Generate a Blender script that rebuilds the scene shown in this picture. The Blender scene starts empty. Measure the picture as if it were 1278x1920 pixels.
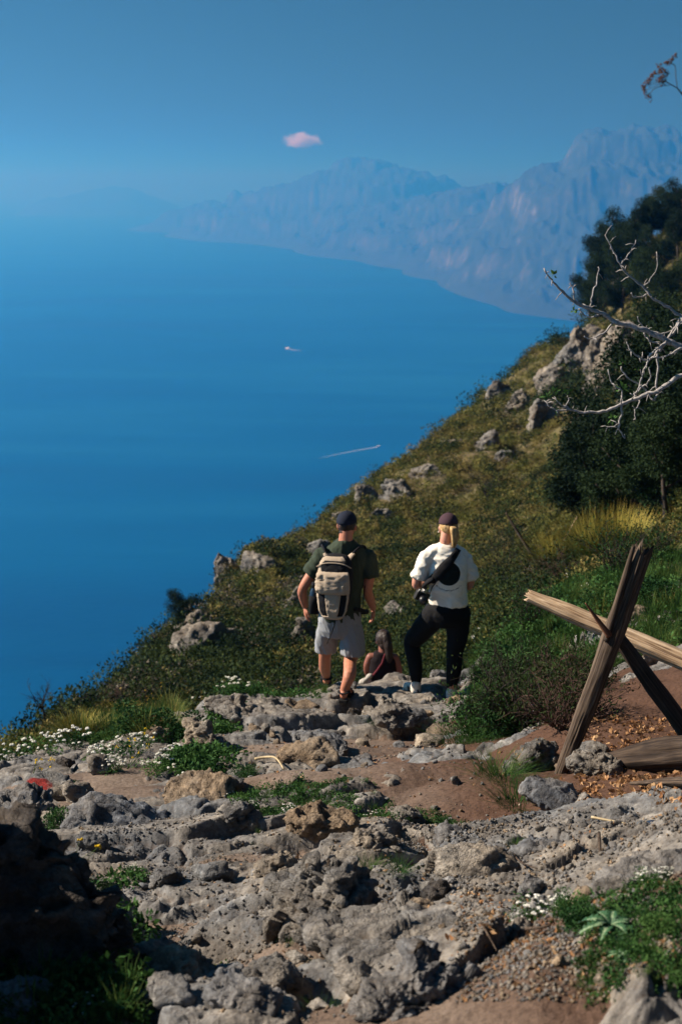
import bpy, bmesh, math, random
import numpy as np
from mathutils import Vector, Matrix, Quaternion

# ------------------------------------------------------------------ camera, sky, sun, exposure
S = bpy.context.scene
COL = S.collection
FPX = 2667.0
TANP = 615.0 / FPX
PITCH = math.atan(TANP)
CP, SP = math.cos(PITCH), math.sin(PITCH)

cam_data = bpy.data.cameras.new('camera')
cam_data.sensor_fit = 'VERTICAL'
cam_data.sensor_height = 36.0
cam_data.sensor_width = 24.0
cam_data.lens = 36.0 * FPX / 1920.0
cam_data.clip_start = 0.1
cam_data.clip_end = 200000.0
cam_data.dof.use_dof = True
cam_data.dof.focus_distance = 7.6
cam_data.dof.aperture_fstop = 4.2
cam = bpy.data.objects.new('camera', cam_data)
COL.objects.link(cam)
cam.location = (0, 0, 0)
cam.rotation_euler = (math.pi / 2 - PITCH, 0, 0)
S.camera = cam

SUN_AZ = math.radians(-80.0)      # clockwise from +Y (the view direction): from the left
SUN_EL = math.radians(35.0)
sun_dir = Vector((math.sin(SUN_AZ) * math.cos(SUN_EL), math.cos(SUN_AZ) * math.cos(SUN_EL), math.sin(SUN_EL)))
sl = bpy.data.lights.new('sun', 'SUN')
sl.energy = 5.0
sl.angle = math.radians(0.55)
sl.color = (1.0, 0.92, 0.80)
sun = bpy.data.objects.new('sun', sl)
COL.objects.link(sun)
sun.rotation_euler = sun_dir.to_track_quat('Z', 'Y').to_euler()

world = bpy.data.worlds.new('World')
S.world = world
world.use_nodes = True
wn, wl = world.node_tree.nodes, world.node_tree.links
wn.clear()
sky = wn.new('ShaderNodeTexSky')
sky.sky_type = 'NISHITA'
sky.sun_disc = False
sky.sun_elevation = SUN_EL
sky.sun_rotation = SUN_AZ
sky.altitude = 500
sky.air_density = 1.0
sky.dust_density = 2.0
sky.ozone_density = 3.0
tint = wn.new('ShaderNodeMix'); tint.data_type = 'RGBA'; tint.blend_type = 'MULTIPLY'
tint.inputs[0].default_value = 1.0
tint.inputs[7].default_value = (0.165, 0.325, 0.385, 1)
bg = wn.new('ShaderNodeBackground'); bg.inputs[1].default_value = 0.05
wo = wn.new('ShaderNodeOutputWorld')
wl.new(sky.outputs[0], tint.inputs[6]); wl.new(tint.outputs[2], bg.inputs[0]); wl.new(bg.outputs[0], wo.inputs[0])

S.view_settings.view_transform = 'Standard'
S.view_settings.look = 'None'
S.view_settings.exposure = 1.0
S.view_settings.gamma = 1.0
S.view_settings.use_curve_mapping = False
S.render.engine = 'CYCLES'
S.cycles.max_bounces = 5
S.cycles.diffuse_bounces = 1
S.cycles.volume_bounces = 2
S.cycles.transparent_max_bounces = 12
S.cycles.volume_step_rate = 1.0

# ------------------------------------------------------------------ projection helpers (photograph pixel + distance -> world point)
def ray(px, py):
    a = (np.asarray(px, float) - 639.0) / FPX; b = (960.0 - np.asarray(py, float)) / FPX
    dy = CP + b * SP
    return a / dy, (-SP + b * CP) / dy          # x/Y, z/Y
def J(px, py, Y):
    u, q = ray(px, py)
    return Vector((float(u) * Y, Y, float(q) * Y))
def project(x, y, z):
    d = y * CP - z * SP
    return 639.0 + FPX * x / d, 960.0 - FPX * (y * SP + z * CP) / d

# ------------------------------------------------------------------ numpy noise
_rng = np.random.RandomState(7)
_perm = np.tile(_rng.permutation(256), 3).astype(np.int64)
_g3 = _rng.normal(size=(256, 3)); _g3 /= np.linalg.norm(_g3, axis=1)[:, None]
_hash = _rng.rand(256, 4)
def perlin(x, y, z=None):
    x = np.asarray(x, float); y = np.asarray(y, float)
    z = np.zeros_like(x) + 0.37 if z is None else np.asarray(z, float)
    xi = np.floor(x).astype(np.int64); yi = np.floor(y).astype(np.int64); zi = np.floor(z).astype(np.int64)
    xf, yf, zf = x - xi, y - yi, z - zi
    xi &= 255; yi &= 255; zi &= 255
    u, v, w = [t * t * t * (t * (t * 6 - 15) + 10) for t in (xf, yf, zf)]
    def g(i, j, k):
        h = _perm[_perm[_perm[xi + i] + yi + j] + zi + k]
        gg = _g3[h]
        return gg[..., 0] * (xf - i) + gg[..., 1] * (yf - j) + gg[..., 2] * (zf - k)
    def L(a, b, t): return a + (b - a) * t
    return L(L(L(g(0,0,0), g(1,0,0), u), L(g(0,1,0), g(1,1,0), u), v),
             L(L(g(0,0,1), g(1,0,1), u), L(g(0,1,1), g(1,1,1), u), v), w) * 1.5
def fbm(x, y, z=None, octv=4, ridged=False):
    s = 0; a = 1.0; f = 1.0; n = 0
    for i in range(octv):
        p = perlin(np.asarray(x) * f + 17.3 * i, np.asarray(y) * f - 9.1 * i, None if z is None else np.asarray(z) * f)
        s = s + a * ((1 - 2 * np.abs(p)) if ridged else p); n += a
        a *= 0.5; f *= 2.03
    return s / n
def voronoi(x, y, seed=0):
    """per point: F1, F2-F1, cell random numbers, offset to the nearest seed"""
    x = np.asarray(x, float); y = np.asarray(y, float)
    xi = np.floor(x).astype(np.int64); yi = np.floor(y).astype(np.int64)
    F1 = np.full(x.shape, 9.0); F2 = np.full(x.shape, 9.0)
    cid = np.zeros(x.shape, np.int64); ox = np.zeros(x.shape); oy = np.zeros(x.shape)
    for i in (-1, 0, 1):
        for j in (-1, 0, 1):
            h = _perm[_perm[(xi + i + seed * 31) & 255] + ((yi + j + seed * 57) & 255)]
            r = _hash[h]
            dx = xi + i + r[..., 0] - x; dy = yi + j + r[..., 1] - y
            d = np.sqrt(dx * dx + dy * dy)
            near = d < F1
            F2 = np.where(near, F1, np.minimum(F2, d))
            F1 = np.where(near, d, F1)
            cid = np.where(near, h, cid); ox = np.where(near, -dx, ox); oy = np.where(near, -dy, oy)
    return F1, F2 - F1, _hash[(cid * 7 + 13) & 255], ox, oy
def sstep(a, b, x):
    t = np.clip((x - a) / (b - a), 0, 1); return t * t * (3 - 2 * t)

# ------------------------------------------------------------------ mesh helpers
def new_mesh(name, V, F, mats=(), smooth=True, attrs=None, face_mat=None):
    me = bpy.data.meshes.new(name)
    V = np.asarray(V, np.float32).reshape(-1, 3)
    if isinstance(F, np.ndarray):
        n, k = F.shape
        me.vertices.add(len(V)); me.vertices.foreach_set('co', V.ravel())
        me.loops.add(n * k); me.loops.foreach_set('vertex_index', F.astype(np.int32).ravel())
        me.polygons.add(n)
        me.polygons.foreach_set('loop_start', np.arange(0, n * k, k, dtype=np.int32))
        me.update(calc_edges=True)
    else:
        me.from_pydata([tuple(map(float, v)) for v in V], [], [tuple(f) for f in F]); me.update()
    if smooth: me.polygons.foreach_set('use_smooth', np.ones(len(me.polygons), bool))
    for m in (mats if isinstance(mats, (list, tuple)) else [mats]): me.materials.append(m)
    if face_mat is not None: me.polygons.foreach_set('material_index', np.asarray(face_mat, np.int32))
    if attrs:
        for k_, a in attrs.items():
            at = me.attributes.new(k_, 'FLOAT', 'POINT'); at.data.foreach_set('value', np.asarray(a, np.float32).ravel())
    me.validate()
    return me
def link(name, me, parent=None, loc=None):
    o = bpy.data.objects.new(name, me); COL.objects.link(o)
    if parent is not None: o.parent = parent
    if loc is not None: o.location = loc
    return o
def tag(o, label=None, cat=None, group=None, kind=None):
    if label: o['label'] = label
    if cat: o['category'] = cat
    if group: o['group'] = group
    if kind: o['kind'] = kind
    return o
def empty(name, loc, label=None, cat=None, group=None, rz=0.0):
    o = bpy.data.objects.new(name, None); COL.objects.link(o); o.empty_display_size = 0.1
    o.location = loc; o.rotation_euler = (0, 0, rz)
    return tag(o, label, cat, group)
def copy_tree(o, parent=None):
    c = o.copy(); COL.objects.link(c)
    if parent is not None: c.parent = parent
    for ch in list(o.children): copy_tree(ch, c)
    return c
def grid_faces(nr, nc):
    i = np.arange(nr - 1)[:, None] * nc + np.arange(nc - 1)[None, :]
    i = i.ravel()
    return np.stack([i, i + 1, i + nc + 1, i + nc], 1)

class MB:
    """collects triangles/quads and becomes ONE mesh"""
    def __init__(s): s.V = []; s.F = []; s.n = 0
    def add(s, V, F):
        V = np.asarray(V, float).reshape(-1, 3)
        s.V.append(V); s.F += [tuple(int(i) + s.n for i in f) for f in F]; s.n += len(V)
    def tube(s, pts, rad, n=7, cap=True, squash=None, rough=0.0, seed=0):
        pts = [Vector(p) for p in pts]; m = len(pts)
        rad = list(rad) if hasattr(rad, '__len__') else [rad] * m
        rnd = random.Random(seed)
        d0 = (pts[1] - pts[0]).normalized()
        ref = Vector((0, 0, 1)) if abs(d0.z) < 0.9 else Vector((1, 0, 0))
        a = d0.cross(ref).normalized(); V = []
        for i, p in enumerate(pts):
            d = (pts[min(i + 1, m - 1)] - pts[max(i - 1, 0)]).normalized()
            a = (a - d * a.dot(d)).normalized(); b = d.cross(a)
            for k in range(n):
                t = 2 * math.pi * k / n; r = rad[i] * (1 + rough * rnd.uniform(-1, 1))
                sa, sb = (1, 1) if squash is None else squash
                V.append(p + a * (math.cos(t) * r * sa) + b * (math.sin(t) * r * sb))
        F = [(i * n + k, i * n + (k + 1) % n, (i + 1) * n + (k + 1) % n, (i + 1) * n + k) for i in range(m - 1) for k in range(n)]
        if cap: F += [tuple(range(n))[::-1], tuple((m - 1) * n + k for k in range(n))]
        s.add([tuple(v) for v in V], F)
    def box(s, c, h, R=None):
        c = Vector(c); V = []
        for x in (-1, 1):
            for y in (-1, 1):
                for z in (-1, 1):
                    v = Vector((x * h[0], y * h[1], z * h[2]))
                    V.append(c + (R @ v if R else v))
        s.add([tuple(v) for v in V], [(0,1,3,2), (4,6,7,5), (0,4,5,1), (2,3,7,6), (0,2,6,4), (1,5,7,3)])
    def mesh(s, name, mats, smooth=True):
        return new_mesh(name, np.concatenate(s.V), s.F, mats, smooth)

def smooth_path(pts, n=4):
    """Catmull-Rom through points"""
    P = [Vector(p) for p in pts]; out = []
    for i in range(len(P) - 1):
        a, b, c, d = P[max(i - 1, 0)], P[i], P[i + 1], P[min(i + 2, len(P) - 1)]
        for k in range(n):
            t = k / n
            out.append(0.5 * ((2 * b) + (c - a) * t + (2 * a - 5 * b + 4 * c - d) * t * t + (3 * b - a - 3 * c + d) * t ** 3))
    out.append(P[-1]); return out

# ------------------------------------------------------------------ materials
class NT:
    def __init__(s, name):
        s.m = bpy.data.materials.new(name); s.m.use_nodes = True
        s.t = s.m.node_tree; s.t.nodes.clear()
        s.out = s.t.nodes.new('ShaderNodeOutputMaterial')
    def n(s, typ, props=None, **ins):
        nd = s.t.nodes.new(typ)
        for k, v in (props or {}).items(): setattr(nd, k, v)
        for k, v in ins.items():
            i = int(k[1:]) if k[0] == 'i' and k[1:].isdigit() else k.replace('_', ' ')
            s.set(nd.inputs[i], v)
        return nd
    def set(s, sock, v):
        if isinstance(v, bpy.types.NodeSocket): s.t.links.new(v, sock)
        elif isinstance(v, bpy.types.Node): s.t.links.new(v.outputs[0], sock)
        elif isinstance(v, (tuple, list)) and len(v) == 3 and sock.type == 'RGBA': sock.default_value = (*v, 1)
        else: sock.default_value = v
    def noise(s, scale, detail=4, rough=0.6, vec=None, dist=0.0):
        nd = s.n('ShaderNodeTexNoise', Scale=scale, Detail=detail, Roughness=rough, Distortion=dist)
        if vec is not None: s.set(nd.inputs['Vector'], vec)
        return nd
    def ramp(s, fac, stops, interp='LINEAR'):
        r = s.n('ShaderNodeValToRGB', i0=fac); cr = r.color_ramp; cr.interpolation = interp
        while len(cr.elements) < len(stops): cr.elements.new(0.5)
        for e, (p, c) in zip(cr.elements, stops):
            e.position = p; e.color = (*c, 1) if not isinstance(c, (int, float)) else (c, c, c, 1)
        return r.outputs[0]
    def mix(s, fac, a, b, blend='MIX'):
        nd = s.n('ShaderNodeMix', {'data_type': 'RGBA', 'blend_type': blend})
        s.set(nd.inputs[0], fac); s.set(nd.inputs[6], a); s.set(nd.inputs[7], b)
        return nd.outputs[2]
    def math(s, op, a, b=0.0, c=None):
        nd = s.n('ShaderNodeMath', {'operation': op}, i0=a, i1=b)
        if c is not None: s.set(nd.inputs[2], c)
        return nd.outputs[0]
    def attr(s, name): return s.n('ShaderNodeAttribute', {'attribute_name': name}).outputs['Fac']
    def bump(s, h, strength=0.4, dist=0.01, normal=None):
        b = s.n('ShaderNodeBump', Height=h, Strength=strength, Distance=dist)
        if normal is not None: s.set(b.inputs['Normal'], normal)
        return b.outputs[0]
    def bsdf(s, color, rough=0.8, normal=None, spec=0.3, **kw):
        p = s.n('ShaderNodeBsdfPrincipled')
        s.set(p.inputs['Base Color'], color); s.set(p.inputs['Roughness'], rough)
        s.set(p.inputs['Specular IOR Level'], spec)
        if normal is not None: s.set(p.inputs['Normal'], normal)
        for k, v in kw.items(): s.set(p.inputs[k.replace('_', ' ')], v)
        s.t.links.new(p.outputs[0], s.out.inputs[0])
        return s.m
def obj_coord(nt): return nt.n('ShaderNodeTexCoord').outputs['Object']
def world_pos(nt): return nt.n('ShaderNodeNewGeometry').outputs['Position']

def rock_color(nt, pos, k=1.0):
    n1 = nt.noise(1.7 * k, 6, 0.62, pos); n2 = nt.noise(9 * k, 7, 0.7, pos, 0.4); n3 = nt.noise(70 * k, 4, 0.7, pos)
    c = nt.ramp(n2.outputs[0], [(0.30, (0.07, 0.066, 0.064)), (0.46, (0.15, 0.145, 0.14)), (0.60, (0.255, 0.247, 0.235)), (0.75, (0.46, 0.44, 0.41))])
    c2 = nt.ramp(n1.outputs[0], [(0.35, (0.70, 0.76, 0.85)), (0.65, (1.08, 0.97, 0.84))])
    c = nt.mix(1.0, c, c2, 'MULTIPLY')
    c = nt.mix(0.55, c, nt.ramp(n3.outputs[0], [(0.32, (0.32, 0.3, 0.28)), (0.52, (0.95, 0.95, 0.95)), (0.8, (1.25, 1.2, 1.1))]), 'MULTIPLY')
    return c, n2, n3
def make_rock_mat(name, k=1.0, tone=(1, 1, 1), lichen=0.0, bump=0.6, paint=None):
    nt = NT(name); pos = world_pos(nt) if paint is None else obj_coord(nt)
    c, n2, n3 = rock_color(nt, pos, k)
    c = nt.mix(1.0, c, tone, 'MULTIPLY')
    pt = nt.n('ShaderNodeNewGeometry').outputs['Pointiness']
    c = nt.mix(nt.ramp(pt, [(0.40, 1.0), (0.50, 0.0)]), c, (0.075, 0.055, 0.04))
    if lichen > 0:
        l1 = nt.noise(7 * k, 5, 0.75, pos)
        c = nt.mix(nt.ramp(l1.outputs[0], [(0.60 - 0.12 * lichen, 0.0), (0.66 - 0.12 * lichen, 0.9)]), c, (0.42, 0.23, 0.045))
    if paint:
        (cx, cy, cz), rad, col = paint
        d = nt.n('ShaderNodeVectorMath', {'operation': 'DISTANCE'}, i0=pos, i1=(cx, cy, cz)).outputs['Value']
        d = nt.math('ADD', d, nt.math('MULTIPLY', nt.math('SUBTRACT', nt.noise(25, 4, 0.7, pos).outputs[0], 0.5), rad * 0.9))
        c = nt.mix(nt.ramp(d, [(rad * 0.8, 0.95), (rad, 0.0)]), c, col)
    n4 = nt.noise(28 * k, 5, 0.7, pos, 0.3)
    vo = nt.n('ShaderNodeTexVoronoi', {'feature': 'DISTANCE_TO_EDGE'}, Scale=7.0 * k)
    nt.set(vo.inputs['Vector'], nt.n('ShaderNodeVectorMath', {'operation': 'ADD'}, i0=pos, i1=nt.n('ShaderNodeVectorMath', {'operation': 'SCALE'}, i0=nt.noise(4 * k, 4, 0.7, pos).outputs['Color'], Scale=0.25 / k).outputs[0]).outputs[0])
    crack = nt.ramp(vo.outputs['Distance'], [(0.0, 0.0), (0.025, 1.0)])
    c = nt.mix(0.2, c, nt.ramp(crack, [(0.0, (0.25, 0.22, 0.2)), (0.7, (1, 1, 1))]), 'MULTIPLY')
    h = nt.math('ADD', n2.outputs[0], nt.math('MULTIPLY', n3.outputs[0], 0.30))
    h = nt.math('ADD', h, nt.math('MULTIPLY', n4.outputs[0], 0.8)); h = nt.math('ADD', h, nt.math('MULTIPLY', crack, 0.15))
    nrm = nt.bump(h, min(1.0, bump * 1.4), 0.04 / k)
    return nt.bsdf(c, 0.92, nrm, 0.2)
def make_leaf_mat(name, cols, trans=0.25, rough=0.75, var=2.0):
    nt = NT(name)
    rnd = nt.n('ShaderNodeObjectInfo').outputs['Random']
    pos = world_pos(nt)
    n = nt.noise(var, 3, 0.6, pos).outputs[0]; n_f = nt.noise(var * 14, 2, 0.6, pos).outputs[0]
    f = nt.math('ADD', nt.math('MULTIPLY', nt.math('SUBTRACT', n, 0.5), 1.1), nt.math('ADD', nt.math('MULTIPLY', n_f, 0.5), nt.math('MULTIPLY', rnd, 0.5)))
    c = nt.ramp(f, [(0.15 + 0.7 * i / max(1, len(cols) - 1), c_) for i, c_ in enumerate(cols)])
    p = nt.n('ShaderNodeBsdfPrincipled', Base_Color=c, Roughness=rough); nt.set(p.inputs['Specular IOR Level'], 0.08)
    tr = nt.n('ShaderNodeBsdfTranslucent', Color=c)
    mx = nt.n('ShaderNodeMixShader', i0=trans, i1=p.outputs[0], i2=tr.outputs[0])
    nt.t.links.new(mx.outputs[0], nt.out.inputs[0])
    return nt.m
def make_plain(name, col, rough=0.8, scale=40, amount=0.25, bump=0.0, spec=0.3, **kw):
    nt = NT(name); pos = obj_coord(nt)
    n = nt.noise(scale, 4, 0.6, pos)
    c = nt.mix(1.0, col, nt.ramp(n.outputs[0], [(0.3, (1 - amount,) * 3), (0.7, (1 + amount,) * 3)]), 'MULTIPLY')
    return nt.bsdf(c, rough, nt.bump(n.outputs[0], bump, 0.003) if bump else None, spec, **kw)
def make_wood_mat(name, dark, mid, light, scale=1.0):
    """grain runs along the object's own Z axis"""
    nt = NT(name); oc = obj_coord(nt)
    mp = nt.n('ShaderNodeMapping'); nt.set(mp.inputs[0], oc); mp.inputs['Scale'].default_value = (1, 1, 0.035)
    n1 = nt.noise(110 * scale, 6, 0.65, mp.outputs[0]); n2 = nt.noise(28 * scale, 4, 0.6, mp.outputs[0]); n3 = nt.noise(5, 4, 0.6, oc)
    f = nt.math('ADD', nt.math('MULTIPLY', n1.outputs[0], 0.55), nt.math('MULTIPLY', n2.outputs[0], 0.45))
    c = nt.ramp(f, [(0.36, dark), (0.48, mid), (0.62, light)])
    c = nt.mix(1.0, c, nt.ramp(n3.outputs[0], [(0.35, (0.75, 0.68, 0.62)), (0.65, (1.1, 1.05, 1.0))]), 'MULTIPLY')
    return nt.bsdf(c, 0.85, nt.bump(f, 0.9, 0.006), 0.2)

# ------------------------------------------------------------------ the lie of the land
CTL = []
def ctl(px, pairs):
    for Y, py in pairs:
        u, q = ray(px, py); CTL.append((float(u), math.log(Y), float(q)))
NEAR = [(0.6, -1.9 / 0.6), (1.2, -1.93 / 1.2), (2.2, -2.0 / 2.2)]
for u_ in (-0.6, -0.35, -0.2, 0.0, 0.2, 0.35, 0.6):
    for Y, q in NEAR: CTL.append((u_, math.log(Y), q))
ctl(-500, [(3.2, 2000), (5, 1750), (7, 1680), (9, 1750), (14, 2000), (25, 2500), (60, 3200), (200, 4500)])
ctl(-200, [(3.2, 1990), (4.3, 1830), (6, 1660), (8, 1580), (10, 1600), (14, 1680), (22, 1850), (60, 3000), (200, 4500)])
ctl(0, [(3.2, 1980), (4.3, 1800), (5.6, 1640), (6.8, 1540), (8, 1480), (9, 1440), (10, 1445), (14, 1465), (19, 1425), (22, 1480), (35, 2000), (90, 3200), (250, 4500)])
ctl(150, [(3.2, 1970), (4.3, 1800), (5.6, 1650), (6.8, 1540), (8.2, 1460), (9.5, 1405), (10.5, 1385), (13, 1425), (18, 1400), (25, 1352), (29, 1420), (45, 1850), (90, 3000), (250, 4500)])
ctl(300, [(3.3, 1950), (4.3, 1800), (5.6, 1660), (6.8, 1540), (8.2, 1450), (9.8, 1375), (11, 1345), (12.5, 1375), (16, 1400), (24, 1310), (36, 1218), (41, 1290), (60, 1600), (110, 2700), (300, 4500)])
ctl(450, [(3.3, 1930), (4.2, 1800), (5.3, 1668), (6.7, 1540), (8, 1460), (9.5, 1392), (11.2, 1338), (12.4, 1305), (14, 1360), (18, 1360), (26, 1262), (38, 1158), (52, 1062), (58, 1130), (85, 1600), (130, 2400), (300, 4000)])
ctl(640, [(3.3, 1920), (4, 1800), (5.3, 1650), (6.7, 1530), (8, 1452), (9.5, 1392), (11.4, 1337), (12.6, 1293), (14, 1345), (15.5, 1352), (19, 1340), (24, 1275), (32, 1205), (45, 1100), (70, 955), (80, 1020), (120, 1400), (180, 2000), (400, 3400)])
ctl(740, [(3.3, 1915), (8, 1450), (11.4, 1330), (12.6, 1290), (14, 1345), (15.5, 1352), (20, 1320), (28, 1230), (45, 1080), (76, 882), (90, 950), (130, 1300), (200, 1900), (450, 3200)])
ctl(840, [(3.3, 1905), (5.3, 1640), (8, 1448), (9.5, 1385), (11.2, 1322), (12.5, 1285), (14, 1330), (20, 1290), (30, 1180), (50, 1010), (85, 808), (100, 880), (150, 1250), (220, 1800), (500, 3000)])
ctl(1000, [(3.3, 1850), (5, 1650), (6.5, 1525), (7.5, 1445), (8.5, 1375), (9.5, 1310), (11, 1225), (13, 1165), (16, 1175), (24, 1150), (40, 1030), (65, 860), (100, 675), (115, 760), (170, 1150), (250, 1700), (600, 2700)])
ctl(1150, [(3.3, 1830), (4.6, 1650), (6.2, 1520), (7, 1450), (8, 1360), (9.5, 1240), (11, 1150), (13, 1095), (17, 1085), (30, 1000), (60, 800), (110, 590), (125, 520), (140, 620), (210, 1100), (400, 1900)])
ctl(1278, [(3.3, 1810), (4.5, 1610), (6, 1500), (7, 1435), (8, 1330), (9.5, 1210), (11, 1115), (13, 1055), (17, 1025), (30, 930), (60, 730), (100, 540), (135, 415), (155, 540), (230, 1000), (450, 1800)])
ctl(1500, [(3.3, 1790), (4.5, 1560), (6, 1430), (8, 1240), (11, 1000), (17, 850), (30, 760), (60, 520), (100, 330), (150, 180), (180, 300), (260, 800), (500, 1500)])
ctl(1900, [(3.3, 1760), (6, 1350), (11, 850), (30, 450), (80, 100), (150, -100), (250, 100), (500, 900)])
CTL = np.array(CTL); VS = 0.45
_pu, _pv, _pq = CTL[:, 0] * 2.2, CTL[:, 1] * VS, CTL[:, 2]
def _phi(r): return np.sqrt(r * r + 0.0009)
_n = len(_pu)
_A = _phi(np.hypot(_pu[:, None] - _pu[None], _pv[:, None] - _pv[None])) - 1e-4 * np.eye(_n)
_M = np.zeros((_n + 1, _n + 1)); _M[:_n, :_n] = _A; _M[:_n, _n] = 1; _M[_n, :_n] = 1
_w = np.linalg.solve(_M, np.append(_pq, 0))
def base_h(x, y):
    x = np.asarray(x, float); y = np.asarray(y, float); shp = x.shape
    x = x.ravel(); yy = np.maximum(y.ravel(), 0.5)
    u = np.clip(x / yy, -1.2, 1.3) * 2.2; v = np.log(yy) * VS
    out = np.empty(len(x))
    for s in range(0, len(x), 40000):
        e = slice(s, s + 40000)
        out[e] = _phi(np.hypot(u[e, None] - _pu[None], v[e, None] - _pv[None])) @ _w[:_n] + _w[_n]
    z = out * yy
    return np.maximum(z, -506).reshape(shp)
def ground_xy(px, py, ymin=1.0, ymax=400.0):
    """first place where the line of sight of a photograph pixel meets the land"""
    u, q = ray(px, py); u = float(u); q = float(q)
    Y = np.exp(np.linspace(math.log(ymin), math.log(ymax), 700))
    d = q * Y - base_h(u * Y, Y)
    idx = np.where((d[:-1] > 0) & (d[1:] <= 0))[0]
    if len(idx) == 0: return None
    i = idx[0]; t = d[i] / (d[i] - d[i + 1]); Yh = Y[i] + t * (Y[i + 1] - Y[i])
    return u * Yh, Yh

# bare-earth patches: photograph position of the centre, radii in metres
DIRT = []
for px, py, rx, ry, a in [(620, 1485, 0.95, 0.45, 1.3), (800, 1480, 0.8, 0.5, 1.5), (900, 1500, 0.6, 0.4, 1.4), (600, 1415, 0.75, 0.5, 1.0), (850, 1430, 0.6, 0.6, 1.3),
                          (740, 1412, 0.45, 0.4, 0.7), (600, 1345, 0.45, 0.35, 0.5), (250, 1500, 0.55, 0.35, 0.9), (190, 1465, 0.5, 0.4, 0.8),
                          (1120, 1380, 0.9, 0.8, 1.4), (1240, 1330, 0.9, 0.9, 1.4), (760, 1500, 0.5, 0.25, 1.0), (1200, 1470, 0.8, 0.45, 1.2), (1020, 1400, 0.5, 0.4, 1.0),
                          (960, 1425, 0.4, 0.5, 1.0), (1050, 1570, 0.35, 0.2, 0.6), (950, 1560, 0.35, 0.2, 0.5), (560, 1770, 0.25, 0.2, 0.6), (1200, 1880, 0.25, 0.25, 0.5),
                          (1000, 1860, 0.5, 0.35, 1.0), (1180, 1800, 0.5, 0.45, 1.1), (820, 1840, 0.3, 0.25, 0.6), (820, 1670, 0.22, 0.2, 0.6),
                          (420, 1620, 0.35, 0.25, 0.5), (1240, 1700, 0.5, 0.3, 1.0), (500, 1850, 0.2, 0.15, 0.5)]:
    g = ground_xy(px, py)
    if g: DIRT.append((g[0], g[1], rx, ry, a))
PITS = []
for px, py, rx, ry, a in [(705, 1745, 0.10, 0.22, 0.16), (360, 1775, 0.28, 0.22, 0.13), (250, 1830, 0.22, 0.2, 0.10), (470, 1500, 0.12, 0.12, 0.07), (620, 1850, 0.10, 0.12, 0.08), (540, 1600, 0.10, 0.08, 0.06), (1190, 1475, 0.4, 0.12, 0.05)]:
    g = ground_xy(px, py)
    if g: PITS.append((g[0], g[1], rx, ry, a))
def dirt_field(x, y):
    f = np.zeros_like(x)
    for cx, cy, rx, ry, a in DIRT:
        f = np.maximum(f, a * np.exp(-((x - cx) / rx) ** 2 - ((y - cy) / ry) ** 2))
    return f
SLABS = []
for px, py, rx, ry, h, tx, ty, rz in [(735, 1815, 0.36, 0.26, 0.05, 0.22, 0.05, 0.4), (610, 1735, 0.20, 0.16, 0.07, 0.1, -0.1, 0.2), (880, 1665, 0.26, 0.14, 0.045, -0.1, 0.1, 0.1), (1210, 1650, 0.36, 0.30, 0.07, 0.25, 0.15, 0.2),
        (600, 1570, 0.42, 0.22, 0.05, 0.05, -0.12, 0.1), (450, 1560, 0.30, 0.22, 0.045, 0.15, -0.1, -0.3), (705, 1600, 0.26, 0.2, 0.05, -0.15, 0.1, 0.3), (330, 1855, 0.22, 0.14, 0.03, 0.1, 0.1, 0), (760, 1365, 0.5, 0.32, 0.08, 0.1, -0.08, 0.2),
        (570, 1325, 0.6, 0.4, 0.07, 0.05, -0.1, -0.2), (830, 1345, 0.4, 0.3, 0.08, -0.1, 0.1, 0.3), (990, 1565, 0.5, 0.22, 0.045, 0.08, 0.12, 0.1), (1000, 1635, 0.2, 0.12, 0.035, 0.2, 0, 0.4), (240, 1580, 0.5, 0.25, 0.06, 0.1, -0.1, 0),
        (420, 1660, 0.3, 0.18, 0.04, -0.1, 0.15, 0.5), (540, 1650, 0.24, 0.16, 0.05, 0.2, 0.05, -0.2), (760, 1740, 0.2, 0.1, 0.03, 0.1, 0.1, 0.5), (430, 1900, 0.2, 0.15, 0.04, -0.1, 0.1, 0), (860, 1560, 0.35, 0.16, 0.04, 0.0, -0.1, 0.2), (420, 1395, 0.4, 0.3, 0.05, .1, -.1, .2), (660, 1300, 0.5, 0.25, 0.07, 0, 0, 0)]:
    g = ground_xy(px, py)
    if g: SLABS.append((g[0], g[1], rx, ry, h, tx, ty, rz))
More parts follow.
